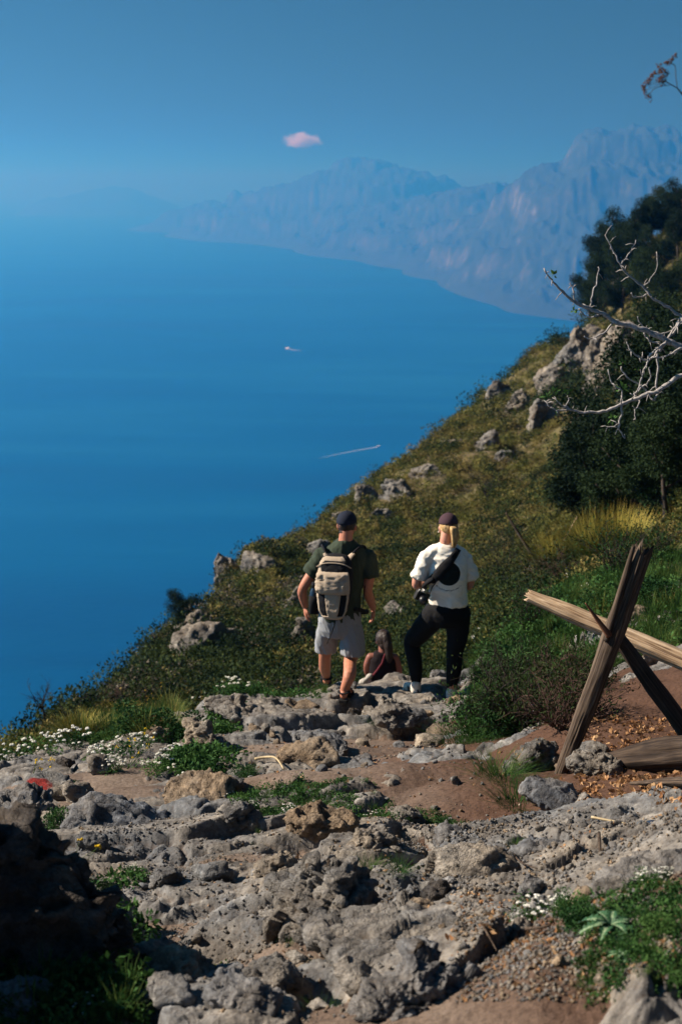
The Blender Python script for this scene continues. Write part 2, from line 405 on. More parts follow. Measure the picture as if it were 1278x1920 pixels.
def detail_h(x, y):
    """small relief of the trail: broken limestone with earth lying in its hollows. Returns height, rockness"""
    x = np.asarray(x, float); y = np.asarray(y, float)
    wx = x + 0.10 * perlin(x * 2.3, y * 2.3) + 0.035 * perlin(x * 8, y * 8 + 5)
    wy = y + 0.10 * perlin(x * 2.3 + 40, y * 2.3) + 0.035 * perlin(x * 8 + 9, y * 8)
    rock = 0.05 * fbm(x * 0.9, y * 0.9, octv=3)
    for k, (sc, amp, sd) in enumerate([(0.7, 0.125, 1), (1.6, 0.070, 2), (3.9, 0.030, 3), (10.5, 0.012, 4)]):
        F1, E, r, ox, oy = voronoi(wx * sc * 0.8, wy * sc * 1.15, sd)
        hgt = (r[..., 0] - 0.42) + (r[..., 1] - 0.5) * 1.5 * ox + (r[..., 2] - 0.35) * 1.4 * oy
        edge = sstep(0.0, 0.17, E)
        rock = rock + amp * (hgt * (0.25 + 0.75 * edge) - 0.55 * (1 - edge))
    wob = 0.22 * perlin(x * 3.1, y * 3.1 + 7) + 0.10 * perlin(x * 9, y * 9 + 3)
    for cx, cy, rx, ry, h_, tx, ty, rz in SLABS:
        dx, dy = x - cx, y - cy; a_, b_ = dx * math.cos(rz) + dy * math.sin(rz), -dx * math.sin(rz) + dy * math.cos(rz)
        rr = (np.abs(a_ / rx) ** 3 + np.abs(b_ / ry) ** 3) ** (1 / 3) + wob
        m_ = sstep(1.0, 0.90, rr)
        rock = rock * (1 - m_) + m_ * (h_ + tx * a_ + ty * b_ + 0.22 * rock + 0.018 * fbm(x * 4, y * 4, octv=3))
    rock = rock + 0.008 * fbm(x * 13, y * 13, octv=4, ridged=True) + 0.006 * fbm(x * 46, y * 46, octv=2, ridged=True)
    dirt = -0.040 + 0.135 * dirt_field(x, y) + 0.02 * fbm(x * 1.6 + 3, y * 1.6, octv=3) + 0.011 * fbm(x * 9, y * 9, octv=3) + 0.005 * fbm(x * 40, y * 40, octv=2)
    for cx, cy, rx, ry, a in PITS:
        e_ = a * np.exp(-(((x - cx) / rx) ** 2 + ((y - cy) / ry) ** 2) ** 1.6); rock = rock - e_; dirt = dirt - e_
    rk = sstep(-0.006, 0.012, rock - dirt)
    h = np.where(rock > dirt, rock, dirt + 0.12 * (rock - dirt))
    far = sstep(13.0, 16.0, y)
    return h * (1 - far), rk * (1 - far)
def ground_z(x, y):
    x = np.atleast_1d(np.asarray(x, float)); y = np.atleast_1d(np.asarray(y, float))
    z = base_h(x, y); d, _ = detail_h(x, y)
    return z + d
def G(px, py, **k):
    g = ground_xy(px, py, **k)
    if g is None: raise ValueError('no ground at %s %s' % (px, py))
    return Vector((g[0], g[1], float(ground_z(g[0], g[1])[0])))
def hill_rel(x, y):
    return 0.012 * y * (0.35 + 0.65 * sstep(25, 60, y)) * fbm(x / 6.0, y / 6.0, octv=4) + 0.22 * fbm(x / 1.3, y / 1.3, octv=3)

# --- near ground (trail) and the hillside: one land surface in two sheets of different fineness
nt = NT('trail_ground')
pos = world_pos(nt)
rc, n2, n3 = rock_color(nt, pos)
dn = nt.noise(3.0, 5, 0.6, pos); dn2 = nt.noise(55, 5, 0.75, pos); dn3 = nt.noise(160, 3, 0.7, pos)
dc = nt.ramp(dn.outputs[0], [(0.35, (0.12, 0.085, 0.065)), (0.65, (0.195, 0.15, 0.12))])
dc = nt.mix(nt.attr('red'), dc, (0.088, 0.048, 0.032))
dc = nt.mix(0.8, dc, nt.ramp(dn2.outputs[0], [(0.35, (0.45, 0.43, 0.42)), (0.5, (0.95, 0.95, 0.95)), (0.68, (1.3, 1.3, 1.28)), (0.76, (2.0, 2.0, 1.95))]), 'MULTIPLY')
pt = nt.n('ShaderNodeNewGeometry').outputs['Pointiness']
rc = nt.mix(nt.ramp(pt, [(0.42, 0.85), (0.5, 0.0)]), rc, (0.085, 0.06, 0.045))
rk = nt.math('ADD', nt.attr('rock'), nt.math('MULTIPLY', nt.math('SUBTRACT', dn2.outputs[0], 0.5), 0.9))
rk = nt.ramp(rk, [(0.35, 0.0), (0.6, 1.0)])
gcol = nt.mix(rk, dc, rc)
hb = nt.math('ADD', nt.math('MULTIPLY', dn2.outputs[0], 1.0), nt.math('MULTIPLY', dn3.outputs[0], 0.5))
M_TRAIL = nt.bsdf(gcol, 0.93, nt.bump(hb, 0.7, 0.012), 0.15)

nt = NT('hillside_earth')
pos = world_pos(nt)
a1 = nt.noise(0.35, 6, 0.65, pos); a2 = nt.noise(2.2, 5, 0.7, pos)
c = nt.ramp(a2.outputs[0], [(0.3, (0.05, 0.055, 0.02)), (0.5, (0.12, 0.105, 0.045)), (0.62, (0.16, 0.125, 0.07)), (0.72, (0.30, 0.27, 0.22))])
c = nt.mix(nt.ramp(a1.outputs[0], [(0.45, 0.0), (0.6, 0.6)]), c, (0.13, 0.095, 0.05))
M_HILL = nt.bsdf(c, 0.95, nt.bump(a2.outputs[0], 0.8, 0.3), 0.1)

def build_trail():
    def cols(n0, n1):
        a = np.linspace(-1.1, -0.30, n1, endpoint=False); b = np.linspace(-0.30, 0.30, n0); c_ = np.linspace(0.30, 1.1, n1 + 1)[1:]
        return np.concatenate([a, b, c_])
    u = cols(620, 60)
    Y = np.concatenate([np.linspace(-3.0, 2.2, 40, endpoint=False), np.exp(np.linspace(math.log(2.2), math.log(16.0), 760))])
    c0 = 0.35
    xx = u[None, :] * (np.maximum(Y, 0.0)[:, None] + c0 + 1.6 * (1 - sstep(0.5, 3.0, Y))[:, None]); yy = np.repeat(Y[:, None], len(u), 1)
    z = base_h(xx, yy)
    d, rk_ = detail_h(xx, yy)
    z = z + d
    # redder soil on the right-hand bank
    red = sstep(-0.35, 0.75, xx + 0.35 * perlin(xx * 1.3, yy * 1.3) - 0.1) * sstep(4.5, 6.5, yy) + 0.75 * sstep(0.25, 0.6, xx + 0.15 * perlin(xx * 3, yy * 3)) * sstep(4.9, 4.4, yy)
    V = np.stack([xx, yy, z], -1).reshape(-1, 3)
    me = new_mesh('trail', V, grid_faces(len(Y), len(u)), M_TRAIL, True, {'rock': rk_, 'red': red})
    return tag(link('rocky_trail', me), 'rocky footpath of broken limestone and brown earth running downhill', kind='structure')
build_trail()

def build_hill():
    u = np.concatenate([np.linspace(-1.1, -0.32, 40, endpoint=False), np.linspace(-0.32, 0.32, 330), np.linspace(0.32, 1.25, 60)[1:]])
    Y = np.exp(np.linspace(math.log(15.4), math.log(900.0), 420))
    xx = u[None, :] * Y[:, None]; yy = np.repeat(Y[:, None], len(u), 1)
    z = base_h(xx, yy)
    k = sstep(15.6, 18, yy)
    z = z + k * hill_rel(xx, yy) - 0.05 * (1 - k)
    z = np.maximum(z, -506)
    V = np.stack([xx, yy, z], -1).reshape(-1, 3)
    me = new_mesh('hillside', V, grid_faces(len(Y), len(u)), M_HILL, True)
    return tag(link('hillside', me), 'steep scrub covered mountainside falling to the sea', kind='structure')
build_hill()

# ------------------------------------------------------------------ sea, far coast, haze
SEA = -500.0
nt = NT('sea_water')
pos = world_pos(nt)
mp = nt.n('ShaderNodeMapping'); nt.set(mp.inputs[0], pos); mp.inputs['Scale'].default_value = (0.0004, 0.0016, 1); mp.inputs['Rotation'].default_value = (0, 0, 0.25)
w1 = nt.noise(1.0, 5, 0.6, mp.outputs[0]); w2 = nt.noise(0.05, 4, 0.6, pos)
c = nt.ramp(w1.outputs[0], [(0.32, (0.0, 0.034, 0.10)), (0.5, (0.0, 0.058, 0.15)), (0.68, (0.004, 0.085, 0.19))])
M_SEA = nt.bsdf(c, nt.ramp(w1.outputs[0], [(0.35, 0.35), (0.65, 0.5)]), nt.bump(w2.outputs[0], 0.3, 2.0), 0.03)
R = 90000.0
sea = link('sea', new_mesh('sea', [(-R, -2000, SEA), (R, -2000, SEA), (R, R, SEA), (-R, R, SEA)], np.array([[0, 1, 2, 3]]), M_SEA, False))
tag(sea, 'calm deep blue sea', kind='structure')

def build_coast():
    nt = NT('far_coast_rock'); pos = world_pos(nt)
    a = nt.noise(0.018, 7, 0.78, pos); nz = nt.n('ShaderNodeSeparateXYZ', i0=nt.n('ShaderNodeNewGeometry').outputs['Normal']).outputs[2]
    f = nt.math('ADD', nt.math('MULTIPLY', nz, -0.9), nt.math('MULTIPLY', a.outputs[0], 1.3))
    c = nt.ramp(f, [(0.10, (0.025, 0.045, 0.035)), (0.36, (0.055, 0.075, 0.065)), (0.70, (0.19, 0.23, 0.245))])
    m = nt.bsdf(c, 0.95, None, 0.1)
    P = []
    def c_(px, py, Y): u, q = ray(px, py); P.append((float(u) * Y, Y, float(q) * Y))
    def s_(px, Y, z=-560.0): u, q = ray(px, 400); P.append((float(u) * Y, Y, z))
    # waterline of the promontory, front to back
    for px, Y in [(1750, 2500), (1450, 3400), (1300, 4200), (1180, 4900), (1060, 5200), (960, 5400), (880, 6000), (800, 7600), (730, 8600), (640, 9600), (520, 11300), (430, 12500), (330, 15000), (200, 17500)]:
        s_(px, Y)
        s_(px - 60, Y * 0.9, -700)
    # slopes behind it
    for px, py, Y in [(1250, 520, 5400), (1100, 560, 5700), (1000, 560, 5750), (920, 540, 6400), (1200, 380, 6600), (1100, 330, 6900), (1000, 395, 7000), (960, 420, 7300),
                      (1000, 345, 7400), (1030, 300, 7500), (1060, 288, 7600), (1095, 258, 7700), (1150, 256, 7750), (1200, 249, 7800), (1232, 256, 7850), (1250, 285, 7900), (1285, 330, 8000), (1400, 345, 8200), (1600, 350, 8300), (1012, 318, 7450), (985, 372, 7350),
                      (965, 350, 7700), (900, 400, 8500), (840, 420, 9000), (760, 440, 9600), (860, 350, 10500), (930, 345, 10000), (780, 360, 11500), (700, 380, 11800),
                      (840, 325, 12800), (790, 316, 12800), (740, 306, 12600), (700, 303, 12600), (660, 312, 12700), (600, 322, 12900), (560, 330, 13200), (500, 352, 13800), (440, 362, 14500), (380, 375, 16000),
                      (620, 400, 12000), (560, 420, 12400)]:
        c_(px, py, Y)
    for px, Y in [(1300, 10500), (1100, 10500), (950, 12500), (800, 15000), (650, 15500), (500, 16500), (380, 19000), (1600, 11000)]: s_(px, Y, -520)
    P = np.array(P)
    X0, Y0 = P[:, 0] / 1000, P[:, 1] / 1000
    n = len(P); A = np.hypot(X0[:, None] - X0[None], Y0[:, None] - Y0[None])
    Mx = np.zeros((n + 1, n + 1)); Mx[:n, :n] = A; Mx[:n, n] = 1; Mx[n, :n] = 1
    w = np.linalg.solve(Mx, np.append(P[:, 2], 0))
    gx = np.linspace(-0.17, 0.36, 480)[None, :] * np.ones((480, 1)); gy = np.exp(np.linspace(math.log(3000), math.log(19500), 480))[:, None] * np.ones((1, 480))
    x = gx * gy; y = gy
    z = np.empty(x.size); xf, yf = x.ravel() / 1000, y.ravel() / 1000
    for s in range(0, x.size, 40000):
        e = slice(s, s + 40000); z[e] = np.hypot(xf[e, None] - X0[None], yf[e, None] - Y0[None]) @ w[:n] + w[n]
    z = z.reshape(x.shape)
    k = sstep(-520, -380, z)
    z = z + k * (70 * fbm(x / 900, y / 900, octv=5, ridged=True) - 62) * np.clip((z + 540) / 500, 0.15, 1)
    # cliff bands: steep steps every ~170 m
    st = 260.0; t = (z + 500 + 260 * fbm(x / 700, y / 700, octv=4)) / st
    tt = np.floor(t) + sstep(0.3, 0.6, t - np.floor(t))
    z = np.where(z > -490, z + 0.45 * (tt - t) * st * k + 38 * k * (fbm(x / 150, y / 420, octv=3, ridged=True) - 0.5) + 22 * k * fbm(x / 60, y / 130, octv=2, ridged=True), z)
    V = np.stack([x, y, z], -1).reshape(-1, 3)
    me = new_mesh('far_peninsula', V, grid_faces(480, 480), m, False)
    tag(link('far_peninsula', me), 'hazy mountainous peninsula with pale cliffs across the water', kind='structure')
    # a fainter island further out
    th = np.linspace(0, 2 * np.pi, 80, endpoint=False); rr = np.linspace(0, 1, 24)
    cx, cy = float(ray(195, 340)[0]) * 24000, 24000
    xx = cx + rr[:, None] * np.cos(th) * 1500; yy = cy + rr[:, None] * np.sin(th) * 900
    zz = -505 + (1 - rr[:, None] ** 2) * (420 + 260 * fbm(xx / 900, yy / 900, octv=4))
    V = np.stack([xx, yy, zz], -1).reshape(-1, 3)
    F = np.array([(i * 80 + j, i * 80 + (j + 1) % 80, (i + 1) * 80 + (j + 1) % 80, (i + 1) * 80 + j) for i in range(23) for j in range(80)])
    tag(link('far_island', new_mesh('far_island', V, F, m)), 'faint island on the horizon', kind='structure')
build_coast()

def build_haze():
    nt = NT('haze_air')
    v = nt.n('ShaderNodeVolumePrincipled')
    v.inputs['Color'].default_value = (0.032, 0.235, 0.60, 1)
    v.inputs['Density'].default_value = 3.3e-4
    v.inputs['Absorption Color'].default_value = (0.752, 0.504, 0.367, 1)
    v.inputs['Anisotropy'].default_value = 0.5
    nt.t.links.new(v.outputs[0], nt.out.inputs['Volume'])
    R2 = 60000.0
    b = MB(); b.box((0, R2 / 2 - 1500, (SEA - 60 + 330) / 2), (R2, R2 / 2 + 1000, (330 - SEA + 60) / 2))
    me = b.mesh('haze', nt.m, False)
    tag(link('haze', me), 'blue sea haze', kind='stuff')
build_haze()

# ------------------------------------------------------------------ rocks
def ico(n):
    bm = bmesh.new(); bmesh.ops.create_icosphere(bm, subdivisions=n, radius=1.0)
    V = np.array([v.co[:] for v in bm.verts]); F = np.array([[v.index for v in f.verts] for f in bm.faces]); bm.free()
    return V, F
_ICO = {n: ico(n) for n in (1, 2, 3, 4, 5, 6)}
def vnormals(V, F):
    n = np.cross(V[F[:, 1]] - V[F[:, 0]], V[F[:, 2]] - V[F[:, 0]])
    N = np.zeros_like(V)
    for k in range(3): np.add.at(N, F[:, k], n)
    return N / np.maximum(np.linalg.norm(N, axis=1)[:, None], 1e-9)
def chip3(x, y, z, seed):
    """chipped facets: every cell of a 3-D Voronoi has its own height and slant"""
    xi, yi, zi = [np.floor(t).astype(np.int64) for t in (x, y, z)]
    F1 = np.full(x.shape, 9.0); out = np.zeros(x.shape)
    for i in (-1, 0, 1):
        for j in (-1, 0, 1):
            for k in (-1, 0, 1):
                h = _perm[_perm[_perm[(xi + i + seed * 13) & 255] + ((yi + j) & 255)] + ((zi + k) & 255)]
                r = _hash[h]; r2 = _hash[(h * 5 + 3) & 255]
                dx, dy, dz = xi + i + r[..., 0] - x, yi + j + r[..., 1] - y, zi + k + r[..., 2] - z
                d = dx * dx + dy * dy + dz * dz
                v = (r[..., 3] - 0.5) + 0.9 * ((r2[..., 0] - .5) * dx + (r2[..., 1] - .5) * dy + (r2[..., 2] - .5) * dz)
                m = d < F1; F1 = np.where(m, d, F1); out = np.where(m, v, out)
    return out
def rock_shape(seed, size, level=4, cuts=9, rough=0.10, pits=0.0, flat_top=0.0, layered=0.0):
    rs = np.random.RandomState(seed)
    V, F = _ICO[level]; V = V.copy()
    V *= 1 + 0.20 * fbm(V[:, 0] * 1.1 + seed, V[:, 1] * 1.1, V[:, 2] * 1.1, 2)[:, None]
    for i in range(cuts + 6):
        n = rs.normal(size=3); n[2] *= 0.7; n /= np.linalg.norm(n)
        d = rs.uniform(0.38, 0.82)
        V -= n * np.maximum(0, V @ n - d)[:, None] * 0.96
    if flat_top:
        n = np.array([rs.uniform(-0.15, 0.15), rs.uniform(-0.2, 0.1), 1.0]); n /= np.linalg.norm(n)
        V -= n * np.maximum(0, V @ n - (1 - flat_top))[:, None] * 0.93
    size = np.array(size, float); s = size.mean()
    V = V * size
    N = vnormals(V, F); k = 1.0 / s
    x, y, z = (V * k + seed * 3.1).T
    wx, wy, wz = x + 0.12 * perlin(x * 3, y * 3, z * 3), y + 0.12 * perlin(y * 3, z * 3, x * 3), z + 0.12 * perlin(z * 3, x * 3, y * 3)
    d = 0.6 * rough * fbm(x * 1.6, y * 1.6, z * 1.6, 4, True)
    if level >= 3: d = d + 1.9 * rough * chip3(wx * 1.9, wy * 1.9, wz * 2.6, seed) + 0.9 * rough * chip3(wx * 5, wy * 5, wz * 7, seed + 3)
    if level >= 5: d = d + 0.25 * rough * chip3(wx * 13, wy * 13, wz * 16, seed + 5)
    d = d + 0.12 * rough * fbm(x * 17, y * 17, z * 17, 3, True)
    if pits: d = d - pits * np.maximum(0, perlin(x * 4.2, y * 4.2, z * 4.2)) ** 0.7 - 0.6 * pits * np.maximum(0, perlin(x * 9, y * 9, z * 9))
    if layered: d = d + layered * (np.abs((z * 3.2 + 0.5 * perlin(x, y, z)) % 1 - 0.5) - 0.25)
    d = d * s
    if level >= 4:
        ax, ay, az_ = (V + seed * 1.7).T
        d = d + 0.008 * fbm(ax * 6, ay * 6, az_ * 6, 4, True) + 0.005 * fbm(ax * 24, ay * 24, az_ * 24, 2, True)
    V = V + N * d[:, None]
    return V, F
M_ROCK = make_rock_mat('limestone')
M_ROCK_PALE = make_rock_mat('pale_limestone', 1.0, (1.35, 1.28, 1.18))
M_ROCK_GREY = make_rock_mat('grey_limestone', 1.0, (0.92, 0.97, 1.06), 0.0, 0.5)
M_ROCK_DARK = make_rock_mat('dark_and_shaded_limestone', 1.0, (0.5, 0.46, 0.44), 0.0, 0.9)  # dark stones; on the lower left boulders the shade is in this tone
M_ROCK_LICHEN = make_rock_mat('lichened_limestone', 1.0, (1.0, 0.97, 0.92), 0.15, 0.8)
M_ROCK_HILL = make_rock_mat('cliff_limestone', 0.3, (1.5, 1.42, 1.3), 0.0, 1.0)
M_ROCK_TAN = make_rock_mat('tan_limestone', 1.0, (1.25, 1.02, 0.78))
RED = (0.22, 0.016, 0.013)
def scale_at(Y, z): return FPX / (Y * CP - z * SP)
_rock_n = [0]
def rock(px, py, w, h, label, mat=M_ROCK, cat='rock', level=4, depth=0.8, tall=None, rz=None, group=None, tilt=(0, 0), at=None, sink=0.30, name='rock', **kw):
    """a rock whose visible foot is at photograph pixel (px, py); w and h are its size there in pixels"""
    _rock_n[0] += 1; sd = 100 + _rock_n[0]
    if at is None: g = G(px, py)
    else: g = at
    s = scale_at(g.y, g.z)
    W = w / s; el = math.atan2(-g.z, g.y)
    D = W * depth
    Hh = tall if tall is not None else max(0.25 * W, (h / s - 0.55 * D * math.sin(el)) / math.cos(el))
    full = Hh / (1 - sink * 0.5)
    V, F = rock_shape(sd, (W / 2 * 1.12, D / 2 * 1.12, full / 2 * 1.25), level, **kw)
    me = new_mesh(name, V, F, mat)
    c = Vector((g.x, g.y + D * 0.36, 0)); gz = float(ground_z(c.x, c.y)[0]) if at is None else g.z
    o = link(name, me, None, (c.x, c.y, min(gz, g.z + 0.1) + Hh * 0.5 - sink * full * 0.5))
    o.rotation_euler = (tilt[0], tilt[1], random.Random(sd).uniform(-0.5, 0.5) if rz is None else rz)
    return tag(o, label, cat, group)

# left side
rock(-330, 1925, 520, 400, 'unseen mass of rock beyond the left edge, added to shade the lower left', M_ROCK_DARK, 'boulder', 5, 0.9, tall=0.85, sink=0.3, rough=0.12)  # out of view, added so that its shadow covers the lower left
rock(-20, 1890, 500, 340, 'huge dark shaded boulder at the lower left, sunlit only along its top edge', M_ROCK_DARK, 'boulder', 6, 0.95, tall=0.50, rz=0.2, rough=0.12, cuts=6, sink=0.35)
rock(190, 1572, 300, 60, 'long flat grey ledge of rock just behind the dark boulder', M_ROCK_GREY, 'rock', 5, 0.5, rz=0.1, flat_top=0.4, rough=0.1)
rock(40, 1540, 170, 70, 'grey fissured rock at the left edge above the dark boulder', M_ROCK_GREY, level=5, rough=0.14)
rock(85, 1505, 125, 68, 'rock daubed with a large red paint mark at the left edge', make_rock_mat('red_marked_limestone', 1.0, (1.1, 1.1, 1.08), 0, 0.6, ((-0.05, -0.10, 0.09), 0.10, RED)), level=4, rz=0.0, flat_top=0.2)
rock(140, 1512, 60, 42, 'white rock touching the right side of the large red painted rock', M_ROCK_PALE)
rock(186, 1468, 58, 40, 'pale rock with a dark shadow in the brown earth patch on the left', M_ROCK_PALE)
rock(122, 1448, 44, 24, 'small dark brown stone among the white flowers on the left', M_ROCK_DARK)
rock(300, 1400, 50, 42, 'smooth tan rock leaning below the rock with the small red dot', M_ROCK_TAN)
rock(286, 1372, 78, 50, 'pale pointed rock with a small red paint dot on its tip', make_rock_mat('red_dotted_limestone', 1.0, (1.35, 1.25, 1.1), 0, 0.5, ((0.03, -0.04, 0.11), 0.05, RED)), rz=0.0)
rock(342, 1366, 70, 36, 'pale jagged rock right of the red dotted rock', M_ROCK_PALE)
rock(228, 1392, 50, 30, 'small grey rock poking out of the green plants left of the red dotted rock', M_ROCK_GREY)
rock(375, 1412, 82, 50, 'rounded sunlit boulder standing alone between the green plants and the path', M_ROCK_PALE, 'boulder', 5)
rock(430, 1362, 120, 38, 'long low pale rock at the far left rim of the path', M_ROCK_PALE, level=5)
rock(480, 1382, 44, 40, 'tan blocky stone sitting alone on the path left of the walking man', M_ROCK_TAN, 'stone')
rock(352, 1522, 150, 62, 'tilted flat slab with a black shadow under its right side, left of the path', M_ROCK_TAN, 'slab', 5, 1.0, tilt=(0.1, -0.2), flat_top=0.45)
rock(432, 1500, 70, 30, 'low rock standing in for the shaded right end of the tilted slab', M_ROCK, flat_top=0.3)  # added rock where the slab's own end merely lies in shade
rock(200, 1545, 90, 34, 'small pale rock by the grass behind the long flat ledge', M_ROCK_PALE)
rock(165, 1612, 84, 62, 'angular rock beside the right shoulder of the huge dark boulder', M_ROCK, level=5)
rock(222, 1535, 70, 26, 'low grey stone at the edge of the brown earth on the left', M_ROCK_GREY)
# by the walkers
rock(664, 1352, 32, 28, 'small dark stone right beside the walking man\'s sandal', M_ROCK_DARK, 'stone')
rock(722, 1346, 110, 44, 'large pale folded rock between the man and the woman', M_ROCK_PALE, level=5, rough=0.16)
rock(785, 1334, 90, 20, 'pale rock under the woman\'s raised left foot', M_ROCK_PALE, level=4, flat_top=0.4, tall=0.05)
rock(762, 1378, 120, 46, 'broad grey rock in the path below the woman', M_ROCK, level=5, flat_top=0.2)
rock(835, 1372, 96, 36, 'flat pinkish rock at the edge of the bushes below the woman', M_ROCK_TAN, level=4)
rock(822, 1292, 50, 34, 'grey pitted rock between the woman\'s legs', M_ROCK_GREY, level=4, pits=0.05)
rock(575, 1300, 90, 26, 'pale flat rock at the rim just left of the man\'s feet', M_ROCK_PALE, level=4)
rock(530, 1318, 60, 26, 'pale stone in the flowery grass at the left rim of the path', M_ROCK_PALE)
rock(505, 1352, 84, 36, 'grey cracked rock left of the man beyond the tan block', M_ROCK)
rock(560, 1352, 100, 30, 'brown flat rock slab just left of the man\'s sandal', M_ROCK_TAN, flat_top=0.4)
rock(600, 1432, 140, 44, 'smooth low slab in the middle of the brown earth', M_ROCK_GREY, 'slab', 5, 0.9, flat_top=0.4, tilt=(0.05, 0.12))
rock(560, 1462, 150, 34, 'low brown hump of rock below the smooth slab', M_ROCK_TAN, level=5, flat_top=0.3)
# fence foot
rock(1000, 1472, 118, 84, 'rugged pitted rock with orange lichen left of the fence post', M_ROCK_LICHEN, level=5, pits=0.09, rough=0.14)
rock(1112, 1478, 112, 52, 'rugged overhanging rock right behind the foot of the fence post', M_ROCK, level=5, pits=0.10, rough=0.16)
rock(1032, 1527, 116, 66, 'smooth grey block at the foot of the fence post', M_ROCK_GREY, 'boulder', 5, rough=0.05, cuts=11, tall=0.15)
rock(1096, 1524, 38, 44, 'narrow upright stone right of the smooth grey block', M_ROCK_PALE, 'stone')
rock(1176, 1520, 72, 34, 'rounded grey stone right of the narrow upright stone', M_ROCK_GREY, 'stone')
rock(1112, 1440, 60, 36, 'small rock tucked behind the fence post on the bank', M_ROCK)
rock(1052, 1468, 30, 18, 'small brown block against the foot of the fence post', M_ROCK_TAN, 'stone')
rock(1222, 1250, 46, 46, 'pointed pale rock in the grass below the right part of the rail', M_ROCK_PALE)
rock(1195, 1172, 40, 28, 'brownish rock in the grass just above the rail, right of the post', M_ROCK_TAN)
# foreground
rock(1225, 1690, 300, 160, 'massive blue grey slab at the right edge of the path', M_ROCK_GREY, 'slab', 6, 0.9, tall=0.14, tilt=(0.05, -0.12), rough=0.06, flat_top=0.5, sink=0.6)
rock(1150, 1712, 100, 34, 'small wedge of rock at the near foot of the blue grey slab', M_ROCK)
rock(760, 1835, 420, 190, 'broad slab of bare rock rising to the right at the bottom centre', M_ROCK, 'slab', 6, 0.95, tall=0.10, rz=0.35, tilt=(0.0, -0.12), flat_top=0.6, rough=0.07, sink=0.9)
rock(800, 1915, 260, 110, 'nearest rounded rock at the bottom edge right of centre', M_ROCK_GREY, 'rock', 6, 0.8, tall=0.12, rough=0.16, sink=0.6)
rock(600, 1772, 230, 150, 'rugged rock step with a black shadow on its right, below the centre', M_ROCK, 'rock', 6, 0.8, tall=0.25, rough=0.17, pits=0.04, rz=0.3)
rock(885, 1672, 220, 62, 'long pale rock with a smooth hump in the middle of the foreground', M_ROCK_PALE, level=5, depth=0.6, rough=0.10, tilt=(0, 0.08))
rock(818, 1702, 70, 48, 'dark rounded rock at the left end of the long pale rock', M_ROCK_DARK, level=4)
rock(846, 1592, 80, 44, 'round grey rock above the long pale rock', M_ROCK_GREY, level=4)
rock(856, 1622, 74, 32, 'low rock just below the round grey rock', M_ROCK)
rock(1012, 1622, 110, 36, 'wedge shaped rock with a dark near face in the gravel', M_ROCK_GREY, level=4, flat_top=0.4)
rock(920, 1640, 90, 34, 'pale hump of rock left of the wedge shaped rock', M_ROCK_PALE)
rock(700, 1610, 110, 46, 'pale rock in the middle of the rocky ground', M_ROCK_PALE, level=5, rough=0.15)
rock(600, 1585, 160, 46, 'pinkish ridge of rock across the middle of the path', M_ROCK_TAN, level=5, depth=0.5, rough=0.15)
rock(770, 1560, 90, 40, 'dark mottled rock just below the brown earth, right of centre', M_ROCK, level=5, rough=0.15)
rock(450, 1580, 120, 40, 'grey ridge of rock in the left middle of the path', M_ROCK, level=5, depth=0.6, rough=0.15)
rock(510, 1660, 84, 58, 'pale rock with a hollow black shadow, left of the rock step', M_ROCK_PALE, level=5, rough=0.16, pits=0.05)
rock(430, 1640, 70, 36, 'small grey rock in the rubble left of centre', M_ROCK)
rock(395, 1670, 80, 46, 'rounded rock at the tip of the boulder\'s shadow', M_ROCK, level=4)
rock(310, 1690, 70, 44, 'dark rock at the upper rim of the big shadow', M_ROCK)
rock(545, 1700, 80, 40, 'grey rock lying against the top of the rock step', M_ROCK)
rock(330, 1862, 170, 46, 'flat slab at the bottom of the big shadow', M_ROCK_TAN, 'slab', 5, 0.8, flat_top=0.4)
rock(285, 1826, 90, 56, 'cracked pale block lit at the lower rim of the big shadow', M_ROCK_PALE, level=5, layered=0.08)
rock(440, 1910, 170, 66, 'rounded grey rock at the bottom edge left of centre', M_ROCK_GREY, level=5)
rock(315, 1915, 110, 44, 'small rock at the bottom edge beside the flowers', M_ROCK)
rock(30, 1915, 130, 60, 'sunlit rock in the bottom left corner', M_ROCK_GREY, level=5)
rock(520, 1860, 130, 60, 'rough grey rock at the left rim of the broad bottom slab', M_ROCK, level=5, rough=0.14)
rock(770, 1700, 60, 34, 'stone in the gravel left of the dark rounded rock', M_ROCK)
rock(780, 1730, 66, 26, 'low tan stone in the gravel above the broad bottom slab', M_ROCK_TAN, 'stone')
rock(980, 1762, 60, 30, 'whitish stone below the white flowers on the right', M_ROCK_PALE, 'stone')
rock(1000, 1690, 60, 40, 'grey stone behind the white flowers on the right', M_ROCK_GREY)
rock(1100, 1700, 70, 40, 'tan stone beside the white flowers on the right', M_ROCK_TAN)
rock(680, 1440, 50, 18, 'flat stone set in the brown earth right of the smooth slab', M_ROCK_GREY)
rock(800, 1405, 70, 24, 'low pale stones at the foot of the bushes', M_ROCK_PALE)

